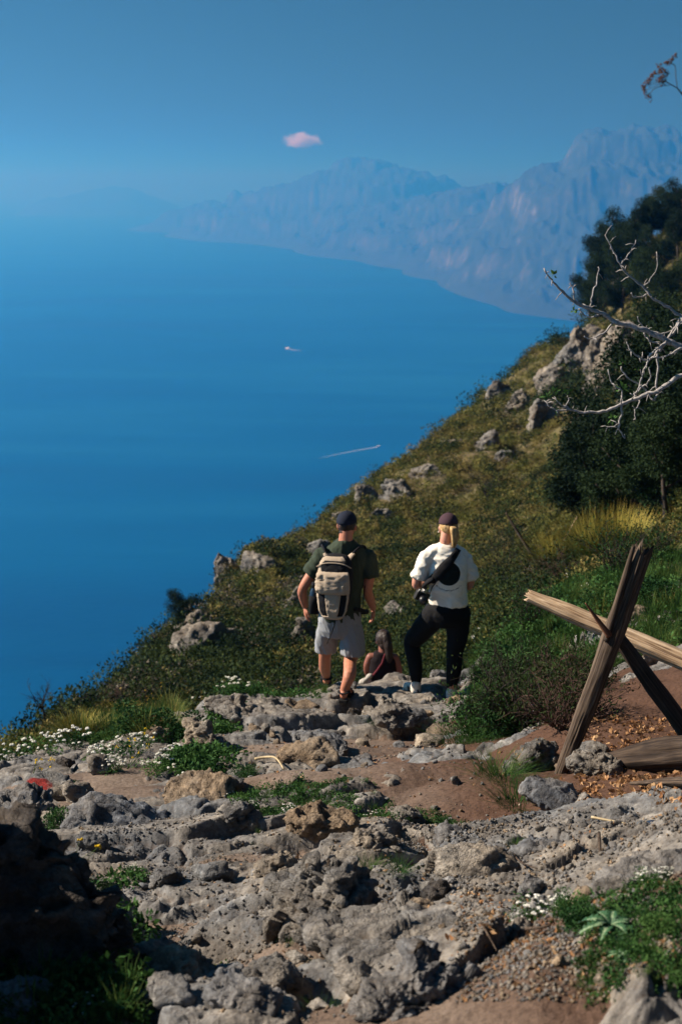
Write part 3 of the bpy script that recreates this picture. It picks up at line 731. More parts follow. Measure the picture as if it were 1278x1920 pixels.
# loose stones: individuals in four batches, each a copy of one of a dozen shapes
PROTO = []
for i in range(14):
    V, F = rock_shape(500 + i, (0.5, 0.42, 0.33), 2 if i % 2 else 3, cuts=8, rough=0.09)
    PROTO.append([new_mesh('stone', V, F, m) for m in (M_ROCK, M_ROCK_PALE, M_ROCK_TAN, M_ROCK_GREY)])
def stones(n, boxpx, smin, smax, label, group, seed):
    rnd = random.Random(seed)
    for i in range(n):
        px = rnd.uniform(boxpx[0], boxpx[2]); py = rnd.uniform(boxpx[1], boxpx[3])
        g = G(px, py); s = smin * (smax / smin) ** (rnd.random() ** 1.8)
        mi = rnd.randint(0, 3); o = link('stone', rnd.choice(PROTO)[mi], None, (g.x, g.y, g.z + s * 0.10))
        lb = '%s %s' % (('mottled', 'pale', 'tan', 'grey')[mi] + (' larger' if s > smin + 0.35 * (smax - smin) else ' small'), label)
        o.scale = (s, s * rnd.uniform(0.7, 1.1), s * rnd.uniform(0.6, 1.1)); o.rotation_euler = (rnd.uniform(-.4, .4), rnd.uniform(-.4, .4), rnd.uniform(0, 6.28))
        tag(o, lb, 'stone', group)
stones(80, (180, 1590, 700, 1900), 0.03, 0.10, 'loose stone in the rubble left of the broad bottom slab', 'loose stones in the lower left rubble', 1)
stones(80, (700, 1560, 1180, 1700), 0.025, 0.075, 'loose stone in the gravel below the fence post', 'loose stones in the gravel on the right', 2)
stones(50, (780, 1740, 1150, 1910), 0.02, 0.055, 'stone scattered in the earth at the lower right', 'small stones at the lower right', 3)
stones(60, (380, 1340, 880, 1540), 0.04, 0.13, 'stone lying on or beside the brown earth patch', 'small stones by the brown earth patch', 4)
stones(30, (420, 1295, 860, 1345), 0.07, 0.22, 'stone lying along the rim where the path drops away', 'pale stones along the rim of the path', 5)

# ------------------------------------------------------------------ scattering helper (geometry nodes) for gravel and ground cover
def hidden(name, me):
    return bpy.data.objects.new(name, me)          # source shape for instancing, not linked to the scene
def scatter(name, P, sources, scl, rot, tags, mat=None):
    """P (n,3), scl (n,), rot (n,3): one object whose points carry copies of the source meshes"""
    me = bpy.data.meshes.new(name); P = np.asarray(P, np.float32); n = len(P)
    me.vertices.add(n); me.vertices.foreach_set('co', P.ravel())
    a = me.attributes.new('scl', 'FLOAT', 'POINT'); a.data.foreach_set('value', np.asarray(scl, np.float32))
    a = me.attributes.new('rot', 'FLOAT_VECTOR', 'POINT'); a.data.foreach_set('vector', np.asarray(rot, np.float32).ravel())
    rs = np.random.RandomState(n)
    a = me.attributes.new('pick', 'INT', 'POINT'); a.data.foreach_set('value', rs.randint(0, len(sources), n).astype(np.int32))
    ng = bpy.data.node_groups.new(name + '_nodes', 'GeometryNodeTree')
    ng.interface.new_socket('Geometry', in_out='INPUT', socket_type='NodeSocketGeometry')
    ng.interface.new_socket('Geometry', in_out='OUTPUT', socket_type='NodeSocketGeometry')
    N, L = ng.nodes, ng.links
    gi = N.new('NodeGroupInput'); go = N.new('NodeGroupOutput')
    iop = N.new('GeometryNodeInstanceOnPoints'); iop.inputs['Pick Instance'].default_value = True
    g2i = N.new('GeometryNodeGeometryToInstance')
    for s in reversed(sources):
        oi = N.new('GeometryNodeObjectInfo'); oi.inputs['Object'].default_value = s; oi.transform_space = 'ORIGINAL'
        L.new(oi.outputs['Geometry'], g2i.inputs[0])
    def na(nm, typ):
        a_ = N.new('GeometryNodeInputNamedAttribute'); a_.data_type = typ; a_.inputs[0].default_value = nm; return a_.outputs[0]
    L.new(gi.outputs[0], iop.inputs['Points']); L.new(g2i.outputs[0], iop.inputs['Instance'])
    L.new(na('pick', 'INT'), iop.inputs['Instance Index'])
    L.new(na('rot', 'FLOAT_VECTOR'), iop.inputs['Rotation']); L.new(na('scl', 'FLOAT'), iop.inputs['Scale'])
    L.new(iop.outputs[0], go.inputs[0])
    o = link(name, me); md = o.modifiers.new('scatter', 'NODES'); md.node_group = ng
    return tag(o, tags, kind='stuff')
def rand_on_trail(n, boxpx, seed, dens=None):
    """random points seen in a photograph region, spread evenly over the ground there"""
    rs = np.random.RandomState(seed)
    c = [ground_xy(px, py) for px, py in ((boxpx[0], boxpx[1]), (boxpx[2], boxpx[1]), (boxpx[0], boxpx[3]), (boxpx[2], boxpx[3]))]
    c = [q for q in c if q]
    x = rs.uniform(min(q[0] for q in c), max(q[0] for q in c), n * 3); y = rs.uniform(min(q[1] for q in c), max(q[1] for q in c), n * 3)
    px, py = project(x, y, base_h(x, y))
    ok = (px > boxpx[0]) & (px < boxpx[2]) & (py > boxpx[1]) & (py < boxpx[3])
    if dens is not None: ok &= rs.rand(len(x)) < dens(x, y)
    x, y = x[ok][:n], y[ok][:n]
    return np.stack([x, y, ground_z(x, y)], 1)
def up_rot(n, rs, t=0.3): return np.stack([rs.uniform(-t, t, n), rs.uniform(-t, t, n), rs.uniform(0, 6.28, n)], 1)
pebbles = []
for i in range(8):
    V, F = rock_shape(700 + i, (0.5, 0.4, 0.28), 1, cuts=4, rough=0.04)
    pebbles.append(hidden('pebble', new_mesh('pebble', V, F, (M_ROCK, M_ROCK_PALE, M_ROCK_TAN, M_ROCK_GREY)[i % 4], False)))
rs = np.random.RandomState(3)
for k, (n, bx, lo, hi) in enumerate([(6500, (150, 1560, 760, 1915), 0.006, 0.026), (8500, (700, 1540, 1278, 1730), 0.006, 0.030), (11000, (850, 1720, 1278, 1918), 0.005, 0.024), (5500, (350, 1330, 1000, 1560), 0.010, 0.036)]):
    dens = lambda x, y: 0.25 + 0.9 * sstep(-0.1, 0.5, fbm(x * 1.7, y * 1.7, octv=2))
    P = rand_on_trail(n, bx, 20 + k, dens)
    s = lo + (hi - lo) * rs.rand(len(P)) ** 2.5; P[:, 2] += s * 0.15
    scatter('gravel', P, pebbles, s, up_rot(len(P), rs, 0.8), 'loose gravel and rock chips strewn over the path')

# ------------------------------------------------------------------ fallen fence, logs, sticks
M_WOOD_GREY = make_wood_mat('weathered_wood', (0.013, 0.009, 0.007), (0.052, 0.038, 0.029), (0.135, 0.105, 0.08))
M_WOOD_PALE = make_wood_mat('bleached_wood', (0.09, 0.055, 0.035), (0.34, 0.25, 0.165), (0.58, 0.47, 0.34))
M_WOOD_DARK = make_wood_mat('dark_wood', (0.012, 0.009, 0.008), (0.035, 0.025, 0.02), (0.08, 0.06, 0.045))
M_WOOD_RED = make_wood_mat('split_wood', (0.05, 0.02, 0.012), (0.16, 0.065, 0.035), (0.28, 0.14, 0.08))
M_STRAW = make_plain('straw', (0.38, 0.30, 0.18), 0.8)
def beam(name, p0, p1, radii, mat, seed=0, notch=0.0, notch_at=-1.6, knots=0.12, squash=(1, 1), bend=0.0, rings=70, nseg=40, jag=0.05, parent=None):
    p0, p1 = Vector(p0), Vector(p1); L = (p1 - p0).length
    t = np.linspace(0, 1, rings)[:, None]; th = np.linspace(0, 2 * np.pi, nseg, endpoint=False)[None, :]
    r = np.interp(t[:, 0], np.linspace(0, 1, len(radii)), radii)[:, None]
    z = t * L
    cx, sx = np.cos(th) + 0 * t, np.sin(th) + 0 * t
    g = fbm(cx * 2.6 + seed, sx * 2.6, z * 1.1 / max(L, .3) + 0 * cx, 3, True)
    g2 = fbm(cx * 7 + seed, sx * 7, z * 2.5 + 0 * cx, 3, True)
    lump = perlin(cx * 0.8 + seed, sx * 0.8, z * 4)
    rr = r * (1 + 0.24 * g + 0.13 * g2 + knots * lump)
    if notch:
        d = np.angle(np.exp(1j * (th - notch_at - 0.5 * (perlin(z * 2 + seed, z * 0 + 3.3)))))
        rr = rr * (1 - notch * np.exp(-(d / 0.22) ** 2) * (0.65 + 0.35 * t))
    zz = z + 0 * cx
    e = jag * (perlin(cx * 3 + 5 + seed, sx * 3, 0 * cx) + 0.5 * perlin(cx * 9, sx * 9, 0 * cx + seed))
    zz = zz + e * (t > 0.99) * 1.0 - np.abs(e) * (t < 0.01)
    X = rr * cx * squash[0] + bend * np.sin(np.pi * t) + 0 * cx; Y = rr * sx * squash[1]
    V = np.stack([X, Y, zz], -1).reshape(-1, 3)
    F = [(i * nseg + j, i * nseg + (j + 1) % nseg, (i + 1) * nseg + (j + 1) % nseg, (i + 1) * nseg + j) for i in range(rings - 1) for j in range(nseg)]
    nV = len(V); c0 = V[:nseg].mean(0) + (0, 0, 0.02); c1 = V[-nseg:].mean(0) - (0, 0, 0.02)
    V = np.vstack([V, c0, c1])
    F += [(j, nV, (j + 1) % nseg) for j in range(nseg)]; b = (rings - 1) * nseg
    F += [(b + j, b + (j + 1) % nseg, nV + 1) for j in range(nseg)]
    o = link(name, new_mesh(name, V, F, mat), parent)
    q = (p1 - p0).to_track_quat('Z', 'Y')
    o.matrix_basis = Matrix.Translation(p0) @ q.to_matrix().to_4x4()
    return o
gp = G(1042, 1475)
PY = gp.y
fp = empty('fence_post', J(1042, 1474, PY), 'leaning split and weathered wooden fence post standing over the rocks on the right', 'fence post')
def sub(o, root):
    o.parent = root; o.matrix_parent_inverse = Matrix.Translation(-root.location); return o
sub(beam('post', J(1040, 1476, PY), J(1204, 1030, PY + 0.12), [0.024, 0.035, 0.043, 0.041, 0.049, 0.047, 0.046], M_WOOD_GREY, 3, 0.62, -1.35, 0.16, (1.0, 0.9), -0.02, 130, 64, 0.09), fp)
sub(beam('splinter', J(1141, 1192, PY - 0.02), J(1096, 1130, PY - 0.03), [0.015, 0.010, 0.002], M_WOOD_RED, 5, rings=20, nseg=12, jag=0), fp)
sub(beam('split_edge', J(1136, 1200, PY + 0.01), J(1187, 1024, PY + 0.08), [0.010, 0.014, 0.013, 0.008], M_WOOD_GREY, 8, rings=40, nseg=14, jag=0.05), fp)
fr = empty('fence_rail', J(988, 1116, PY + 0.75), 'pale bleached wooden rail hanging across behind the leaning post', 'fence rail')
sub(beam('rail', J(994, 1118, PY + 0.70), J(1470, 1322, PY + 0.02), [0.034, 0.047, 0.049, 0.050, 0.056, 0.060, 0.064], M_WOOD_PALE, 11, 0.35, 2.3, 0.14, (1, 0.8), 0.01, 160, 56, 0.07), fr)
fb = empty('fence_brace', J(1330, 1425, PY - 0.1), 'dark wooden brace slanting from the post down to the right', 'fence brace')
sub(beam('brace', J(1148, 1180, PY + 0.16), J(1345, 1450, PY - 0.1), [0.030, 0.042, 0.044, 0.048], M_WOOD_DARK, 14, 0.2, 1.0, 0.1, (1, 0.9), 0, 80, 32), fb)
g0, g1 = G(1105, 1462), G(1420, 1425)
tag(beam('fallen_log', g0 + Vector((0, 0, 0.03)), g1 + Vector((0, 0, 0.06)), [0.03, 0.055, 0.07, 0.075, 0.08], M_WOOD_DARK, 21, 0.2, 1.2, 0.2, (1, 1), 0.03, 90, 48), 'thick dark log lying on the bank behind the foot of the post', 'log')
g0, g1 = G(1188, 1500), G(1400, 1515)
tag(beam('plank', g0 + Vector((0, 0.02, 0.05)), g1 + Vector((0, 0, 0.08)), [0.012, 0.03, 0.035, 0.035], M_WOOD_GREY, 23, 0, 0, 0.1, (1.3, 0.6), 0, 60, 24), 'thin grey plank lying in the gravel at the right edge', 'plank')
bk = G(1012, 1110)
tag(beam('dead_pole', J(1016, 1068, bk.y), J(948, 962, bk.y + 0.3), [0.036, 0.03, 0.024, 0.016], M_WOOD_GREY, 31, 0.2, -1.2, 0.15, (1, 1), 0.03, 60, 20), 'broken grey pole leaning left in the bushes above the rail', 'dead branch')
tag(beam('dead_branch', J(1058, 1012, bk.y + 0.2), J(1082, 968, bk.y + 0.2), [0.018, 0.016, 0.008], M_WOOD_PALE, 33, rings=20, nseg=12), 'short pale broken branch sticking out of the yellow broom bush', 'dead branch')
# dark strap and straw at the right edge
st = MB(); pts = [J(1207, 1549, 5.55), J(1222, 1543, 5.5), J(1240, 1560, 5.42), J(1262, 1584, 5.3), J(1290, 1608, 5.2), J(1340, 1650, 5.0)]
st.tube(smooth_path(pts, 5), [0.017] * 26, 14, True, (1.25, 0.7))
M_HOSE = make_plain('dark_blue_rubber', (0.012, 0.02, 0.04), 0.35, 30, 0.2, 0, 0.5)
hz = empty('hose', pts[-1], 'dark blue hose end drooping over the blue grey slab at the right edge', 'hose')
o = link('tube', st.mesh('tube', M_HOSE), hz); o.matrix_parent_inverse = Matrix.Translation(-hz.location)
st = MB(); st.tube([J(1199, 1552, 5.57), J(1204, 1549, 5.555), J(1209, 1548, 5.545)], [0.024, 0.026, 0.020], 14)
o = link('rim', st.mesh('rim', make_plain('grey_rubber', (0.06, 0.07, 0.08), 0.5)), hz); o.matrix_parent_inverse = Matrix.Translation(-hz.location)
def stick(pts, r, mat, label, cat='stick'):
    b = MB(); P = smooth_path(pts, 4); b.tube(P, list(np.linspace(r, r * 0.5, len(P))), 6)
    tag(link('stick', b.mesh('stick', mat)), label, cat)
def gp_(px, py, dz=0.01): g = G(px, py); return g + Vector((0, 0, dz))
stick([J(1108, 1532, 5.75), J(1150, 1540, 5.68), J(1203, 1550, 5.58)], 0.006, M_STRAW, 'straw coloured stalk stuck into the end of the dark hose')
stick([gp_(478, 1462, .03), gp_(500, 1462, .04), gp_(518, 1468, .04), gp_(532, 1478, .02)], 0.009, M_STRAW, 'curved pale stick lying on the brown earth')
stick([gp_(955, 1620, .02), gp_(975, 1640, .02), gp_(1005, 1665, .02)], 0.005, M_WOOD_GREY, 'dark twig lying in the gravel right of the long pale rock')
stick([gp_(1120, 1600, .02), gp_(1124, 1620, .02), gp_(1122, 1640, .02)], 0.007, M_WOOD_GREY, 'short brown stick in the gravel beside the blue grey slab')
stick([gp_(985, 1780, .03), gp_(1010, 1790, .03), gp_(1030, 1788, .03)], 0.006, M_WOOD_GREY, 'brown stick beside the whitish stone at the lower right')
stick([gp_(900, 1800, .02), gp_(930, 1812, .02)], 0.004, M_WOOD_GREY, 'thin twig on the earth below the broad bottom slab')

# ------------------------------------------------------------------ people
def remesh(mb, name, mat, voxel=0.008, smooth=2, parent=None, origin=(0, 0, 0), wrinkle=0.0, wfreq=9.0, wdir=(1, 1, 1), post=None):
    tmp = bpy.data.objects.new('tmp', mb.mesh('tmp', ())); COL.objects.link(tmp)
    m = tmp.modifiers.new('r', 'REMESH'); m.mode = 'VOXEL'; m.voxel_size = voxel; m.adaptivity = 0
    if smooth: q = tmp.modifiers.new('s', 'SMOOTH'); q.iterations = smooth; q.factor = 0.5
    dg = bpy.context.evaluated_depsgraph_get(); dg.update()
    me = bpy.data.meshes.new_from_object(tmp.evaluated_get(dg))
    n = len(me.vertices); V = np.empty(n * 3, np.float32); me.vertices.foreach_get('co', V); V = V.reshape(-1, 3).astype(float)
    if wrinkle:
        N = np.empty(n * 3, np.float32); me.vertices.foreach_get('normal', N); N = N.reshape(-1, 3)
        f = wfreq; x, y, z = V[:, 0] * f * wdir[0], V[:, 1] * f * wdir[1], V[:, 2] * f * wdir[2]
        w = fbm(x + 3 + 0.6 * perlin(y, z, x), y, z + 0.7 * x, 3, True)
        V = V + N * (wrinkle * w)[:, None]
    if post is not None: V = post(V)
    V = V - np.array(origin, float)
    me.vertices.foreach_set('co', V.astype(np.float32).ravel()); me.update()
    me.polygons.foreach_set('use_smooth', np.ones(len(me.polygons), bool))
    me.materials.clear(); me.materials.append(mat); me.name = name
    bpy.data.objects.remove(tmp)
    o = link(name, me, parent); return o
def ball(mb, c, r, R=None, n=2):
    V, F = _ICO[n]; r = (r, r, r) if not hasattr(r, '__len__') else r
    W = V * np.array(r)
    if R is not None: W = W @ np.array(R).T
    mb.add(W + np.array(c[:]), [tuple(f) for f in F])
def limb(mb, pts, rad, n=14):
    P = smooth_path(pts, 5) if len(pts) > 2 else [Vector(p) for p in pts]
    rr = np.interp(np.linspace(0, len(pts) - 1, len(P)), range(len(pts)), rad)
    mb.tube(P, list(rr), n)
    ball(mb, P[0], rr[0] * 0.99); ball(mb, P[-1], rr[-1] * 0.99)
def loft(mb, rings, n=28):
    """rings: (centre, rx, ry, yaw, power) horizontal superellipse sections; flat ends"""
    V = []
    for c, rx, ry, yaw, pw in rings:
        for k in range(n):
            t = 2 * math.pi * k / n; cx, sx = math.cos(t), math.sin(t)
            x = math.copysign(abs(cx) ** (2 / pw), cx) * rx; y = math.copysign(abs(sx) ** (2 / pw), sx) * ry
            V.append((c[0] + x * math.cos(yaw) - y * math.sin(yaw), c[1] + x * math.sin(yaw) + y * math.cos(yaw), c[2]))
    m = len(rings)
    F = [(i * n + k, i * n + (k + 1) % n, (i + 1) * n + (k + 1) % n, (i + 1) * n + k) for i in range(m - 1) for k in range(n)]
    F += [tuple(range(n))[::-1], tuple((m - 1) * n + k for k in range(n))]
    mb.add(V, F)
def hand(mb, wrist, d, palm, side, curl=0.5, k=1.0):
    """wrist point, direction of the hand, palm normal, thumb side"""
    d = Vector(d).normalized(); pn = Vector(palm); pn = (pn - d * pn.dot(d)).normalized(); s = d.cross(pn) * side
    R = Matrix((s, d, pn)).transposed()
    ball(mb, wrist + d * 0.045 * k, (0.040 * k, 0.052 * k, 0.016 * k), R)
    ball(mb, wrist + d * 0.070 * k, (0.041 * k, 0.030 * k, 0.014 * k), R)
    for i, (o, L) in enumerate([(0.029, 0.070), (0.010, 0.080), (-0.009, 0.075), (-0.028, 0.058)]):
        p = wrist + d * 0.078 * k + s * (o * k); P = [p - d * 0.02]; a = 0.0
        dd = (d + s * (o * 2.5)).normalized()
        for j, fr in enumerate((0.45, 0.31, 0.24)):
            P.append(p)
            a += curl * (0.5 + 0.3 * j)
            p = p + (dd * math.cos(a) + pn * math.sin(a)) * (L * fr * k)
        P.append(p)
        mb.tube(P, [0.010 * k, 0.0098 * k, 0.009 * k, 0.0085 * k, 0.0072 * k], 8); ball(mb, P[-1], 0.0074 * k, None, 1)
    b = wrist + d * 0.025 * k + s * 0.030 * k
    P = [b - s * 0.01, b + s * 0.022 * k + d * 0.018 * k + pn * 0.008, b + s * 0.030 * k + d * 0.045 * k + pn * 0.016, b + s * 0.024 * k + d * 0.064 * k + pn * 0.022]
    mb.tube(P, [0.014 * k, 0.0125 * k, 0.0105 * k, 0.008 * k], 8); ball(mb, P[-1], 0.0082 * k, None, 1)
def head(mb, c, yaw, k=1.0, tilt=0.0):
    """c = centre of the skull; the face looks along yaw (0 = +Y)"""
    R = np.array(Matrix.Rotation(yaw, 3, 'Z') @ Matrix.Rotation(tilt, 3, 'X'))
    def q(x, y, z): return Vector(c) + Vector((R @ np.array((x, y, z)) * k).tolist())
    ball(mb, q(0, -0.008, 0.022), (0.076 * k, 0.096 * k, 0.094 * k), R, 3)
    ball(mb, q(0, 0.016, -0.045), (0.060 * k, 0.072 * k, 0.062 * k), R, 3)
    ball(mb, q(0, 0.052, -0.092), (0.030 * k, 0.030 * k, 0.020 * k), R)       # chin
    ball(mb, q(0, 0.098, -0.030), (0.013 * k, 0.020 * k, 0.017 * k), R)       # nose
    ball(mb, q(0, 0.088, -0.010), (0.010 * k, 0.016 * k, 0.026 * k), R)
    ball(mb, q(0, 0.084, 0.012), (0.050 * k, 0.012 * k, 0.010 * k), R)        # brow
    ball(mb, q(0, 0.082, -0.062), (0.024 * k, 0.012 * k, 0.010 * k), R)       # mouth
    for s in (-1, 1):
        ball(mb, q(0.077 * s, 0.0, -0.018), (0.009 * k, 0.018 * k, 0.032 * k), R)
        ball(mb, q(0.083 * s, -0.004, -0.010), (0.007 * k, 0.013 * k, 0.020 * k), R)
        ball(mb, q(0.048 * s, 0.062, -0.035), (0.022 * k, 0.020 * k, 0.020 * k), R)
    return q
def face_parts(q, root, k=1.0):
    M_E = bpy.data.materials.get('eye_white') or make_plain('eye_white', (0.6, 0.58, 0.55), 0.3)
    M_L = bpy.data.materials.get('lips') or make_plain('lips', (0.35, 0.12, 0.10), 0.5)
    for s in (-1, 1):
        b = MB(); ball(b, q(0.031 * s, 0.080, -0.008), 0.011 * k)
        o = link('eye', b.mesh('eye', M_E), root); o.matrix_parent_inverse = Matrix.Translation(-root.location)
    b = MB(); ball(b, q(0, 0.093, -0.062), (0.022 * k, 0.006 * k, 0.007 * k))
    o = link('lips', b.mesh('lips', M_L), root); o.matrix_parent_inverse = Matrix.Translation(-root.location)
def part(mb, name, mat, root, smooth=True):
    V = np.concatenate(mb.V) - np.array(root.location)
    return link(name, new_mesh(name, V, mb.F, mat, smooth), root)
def skin_mat(name, col):
    nt = NT(name); n = nt.noise(30, 4, 0.6, obj_coord(nt))
    c = nt.mix(1.0, col, nt.ramp(n.outputs[0], [(0.3, (0.86, 0.82, 0.8)), (0.7, (1.1, 1.05, 1.05))]), 'MULTIPLY')
    return nt.bsdf(c, 0.55, nt.bump(n.outputs[0], 0.1, 0.002), 0.35, Subsurface_Weight=0.08, Subsurface_Radius=(0.03, 0.012, 0.006))
def foot(mb, heel, d, k=1.0, lift=0.0):
    d = Vector(d); d.z = 0; d.normalize(); up = Vector((0, 0, 1)); dd = (d - up * lift).normalized()
    s = d.cross(up)
    h = Vector(heel)
    ball(mb, h + up * 0.035 * k, (0.034 * k, 0.036 * k, 0.036 * k))
    limb(mb, [h + up * 0.045 * k, h + dd * 0.10 * k + up * 0.045 * k, h + dd * 0.17 * k + up * 0.024 * k], [0.034 * k, 0.032 * k, 0.020 * k])
    for i in range(5):
        o = (i - 2) * 0.016 * k
        limb(mb, [h + dd * 0.13 * k + s * o + up * 0.022 * k, h + dd * (0.215 - 0.008 * abs(i - 1.2) * 1.5) * k + s * (o * 1.15) + up * 0.012 * k], [0.015 * k, 0.010 * k], 8)
    ball(mb, h + dd * 0.14 * k + up * 0.02 * k, (0.042 * k, 0.05 * k, 0.018 * k))

SKIN_M = skin_mat('tanned_skin', (0.42, 0.175, 0.105)); SKIN_W = skin_mat('fair_skin', (0.55, 0.27, 0.19)); SKIN_S = skin_mat('skin', (0.22, 0.085, 0.06))
def fabric(name, col, rough=0.9, scale=260, amount=0.18, bump=0.3): return make_plain(name, col, rough, scale, amount, bump, 0.15)
F_GREEN = fabric('dark_green_cotton', (0.034, 0.046, 0.031)); F_GREYBLUE = fabric('light_grey_cotton', (0.25, 0.26, 0.275)); F_BLACK = fabric('black_nylon', (0.011, 0.011, 0.013))
F_TAN = fabric('tan_canvas', (0.40, 0.32, 0.24)); F_NAVY = fabric('navy_cotton', (0.014, 0.018, 0.032)); F_PLUM = fabric('plum_cotton', (0.055, 0.030, 0.038))
F_LEG = fabric('black_leggings', (0.006, 0.006, 0.007), 0.8); F_RUBBER = make_plain('black_rubber', (0.012, 0.012, 0.012), 0.6, 50, 0.2)
M_HAIR_D = make_plain('dark_brown_hair', (0.022, 0.012, 0.008), 0.55, 300, 0.5, 0.6); M_HAIR_B = make_wood_mat('blonde_hair', (0.20, 0.12, 0.05), (0.52, 0.35, 0.16), (0.80, 0.62, 0.36), 2.0)

def grow(V, c, k): return V

# ---- the man
FR = G(645, 1334); FL = G(613, 1306)
YB = FR.y + 0.28
root = empty('person', (FR.x, YB, FR.z), 'man in navy cap, dark green shirt and light grey shorts walking away down the path', 'person')
hips = J(637, 1165, YB)
SL, SR = J(606, 1043, YB), J(688, 1046, YB)
EL, WL = J(568, 1103, YB - 0.02), J(572, 1136, YB + 0.08)
ER, WR = J(689, 1106, YB - 0.03), J(699, 1140, YB + 0.12)
SRt, = (J(684, 1046, YB),)
HC = J(650, 985, YB + 0.05)
b = MB()
q = head(b, HC, math.radians(-16), 1.0)
limb(b, [J(647, 1030, YB - 0.01), J(648, 1008, YB), J(650, 990, YB + 0.01)], [0.072, 0.060, 0.056])
limb(b, [J(637, 1060, YB), J(637, 1110, YB), J(637, 1160, YB)], [0.115, 0.105, 0.115])
limb(b, [J(647, 1036, YB), SL], [0.07, 0.058]); limb(b, [J(647, 1036, YB), SR], [0.07, 0.058])
limb(b, [SL, J(588, 1072, YB), EL, J(568, 1118, YB + .03), WL], [0.056, 0.052, 0.041, 0.042, 0.029])
limb(b, [SR, J(692, 1075, YB - .01), ER, J(693, 1122, YB + .04), WR], [0.056, 0.052, 0.041, 0.042, 0.029])
hand(b, WL, (0.03, 0.10, -1), (1, 0.25, 0), 1, 0.42, 1.0)
hand(b, WR, (0.10, 0.25, -1), (-1, 0.1, 0), -1, 0.55, 1.0)
AR, AL = J(644, 1315, FR.y), J(612, 1286, FL.y)
AR.z = FR.z + 0.085; AL.z = FL.z + 0.10
limb(b, [J(657, 1168, YB), J(660, 1222, YB - .04), J(656, 1240, YB - .06), J(655, 1266, (YB + FR.y) / 2 - .12), AR], [0.090, 0.064, 0.056, 0.056, 0.033])
limb(b, [J(619, 1168, YB), J(611, 1212, YB + .20), J(609, 1230, YB + .24), J(609, 1252, (YB + .2 + FL.y) / 2), AL], [0.090, 0.064, 0.055, 0.054, 0.033])
foot(b, (AR.x, AR.y - 0.02, FR.z + 0.022), (0.25, 1, 0)); foot(b, (AL.x, AL.y - 0.02, FL.z + 0.03), (-0.05, 1, 0))
remesh(b, 'body', SKIN_M, 0.0065, 2, root, root.location)
face_parts(q, root)
# shirt
b = MB()
def tr(py, px, rx, ry, yo=0.0, pw=2.4): return (J(px, py, YB + yo), rx, ry, 0, pw)
loft(b, [tr(1160, 637, 0.165, 0.125), tr(1140, 637, 0.168, 0.128), tr(1110, 638, 0.172, 0.13), tr(1080, 641, 0.188, 0.135), tr(1055, 645, 0.205, 0.13), tr(1039, 646, 0.192, 0.11), tr(1028, 647, 0.145, 0.095), tr(1019, 647, 0.092, 0.082), tr(1013, 647, 0.070, 0.070)])
def sleeve(mb, a, c, r0, r1):
    d = (c - a).normalized(); P = [a - d * 0.02, a.lerp(c, 0.5), c]; mb.tube(P, [r0, (r0 + r1) / 2, r1], 20)
sleeve(b, SL, J(583, 1077, YB - .01), 0.074, 0.078); sleeve(b, SR, J(692, 1081, YB - .02), 0.074, 0.080)
ball(b, SL, 0.072); ball(b, SR, 0.072)
shirt = remesh(b, 'shirt', F_GREEN, 0.0075, 3, root, root.location, 0.016, 8.0, (1.4, 1, 0.7))
# shorts
b = MB()
def leg(mb, pts):
    loft(mb, [(J(px, py, y), rx, ry, 0, 2.3) for px, py, y, rx, ry in pts], 24)
leg(b, [(611, 1220, YB + .17, 0.088, 0.10), (612, 1200, YB + .12, 0.094, 0.105), (617, 1180, YB + .05, 0.098, 0.115), (622, 1160, YB, 0.09, 0.115)])
leg(b, [(661, 1225, YB - .03, 0.100, 0.108), (660, 1200, YB - .02, 0.100, 0.112), (657, 1180, YB, 0.098, 0.12), (652, 1160, YB, 0.09, 0.115)])
loft(b, [tr(1190, 637, 0.150, 0.11), tr(1178, 637, 0.178, 0.125), tr(1160, 637, 0.176, 0.128), tr(1142, 637, 0.168, 0.124)])
remesh(b, 'shorts', F_GREYBLUE, 0.0075, 2, root, root.location, 0.014, 8.0, (1.6, 1.2, 0.6))
# cap and short hair
def cap(q, root, mat, k=1.0, brim_drop=-0.02):
    V, F = _ICO[4]; W = V * np.array((0.086, 0.108, 0.088)); keep = W[:, 2] > -0.012
    W[:, 2] = np.maximum(W[:, 2], -0.012)
    seam = np.abs(np.sin(3 * np.arctan2(W[:, 1], W[:, 0]))); W = W * (1 - 0.012 * np.exp(-(seam / 0.12) ** 2))[:, None]
    P = [q(x, y - 0.008, z + 0.040) for x, y, z in W]
    b = MB(); b.add([tuple(p) for p in P], [tuple(f) for f in F]); part(b, 'cap', mat, root)
    b = MB(); n = 14; V = []; 
    for z0 in (0.0, -0.005):
        for i in range(n):
            a = math.radians(-62 + 124 * i / (n - 1)); x = math.sin(a)
            for r in (0.0, 0.5, 1.0):
                V.append(tuple(q(x * (0.085 - 0.006 * r), 0.098 * math.cos(a) - 0.008 + 0.068 * r * math.cos(a) ** 0.5, 0.032 + z0 - 0.020 * r - 0.022 * x * x)))
    F = []
    for s in (0, 1):
        o = s * n * 3
        for i in range(n - 1):
            for r in range(2):
                f = (o + i * 3 + r, o + i * 3 + r + 1, o + (i + 1) * 3 + r + 1, o + (i + 1) * 3 + r); F.append(f if s == 0 else f[::-1])
    for i in range(n - 1): F.append((i * 3 + 2, n * 3 + i * 3 + 2, n * 3 + (i + 1) * 3 + 2, (i + 1) * 3 + 2))
    b.add(V, F); part(b, 'cap_brim', mat, root)
    b = MB(); ball(b, q(0, -0.008, 0.129), 0.007); part(b, 'cap_button', mat, root)
cap(q, root, F_NAVY)
b = MB(); ball(b, q(0, -0.014, 0.012), (0.0785, 0.098, 0.080)); ball(b, q(0, -0.045, -0.045), (0.055, 0.055, 0.04))
V_ = np.concatenate(b.V)
remesh(b, 'hair', M_HAIR_D, 0.006, 1, root, root.location, 0.003, 60)
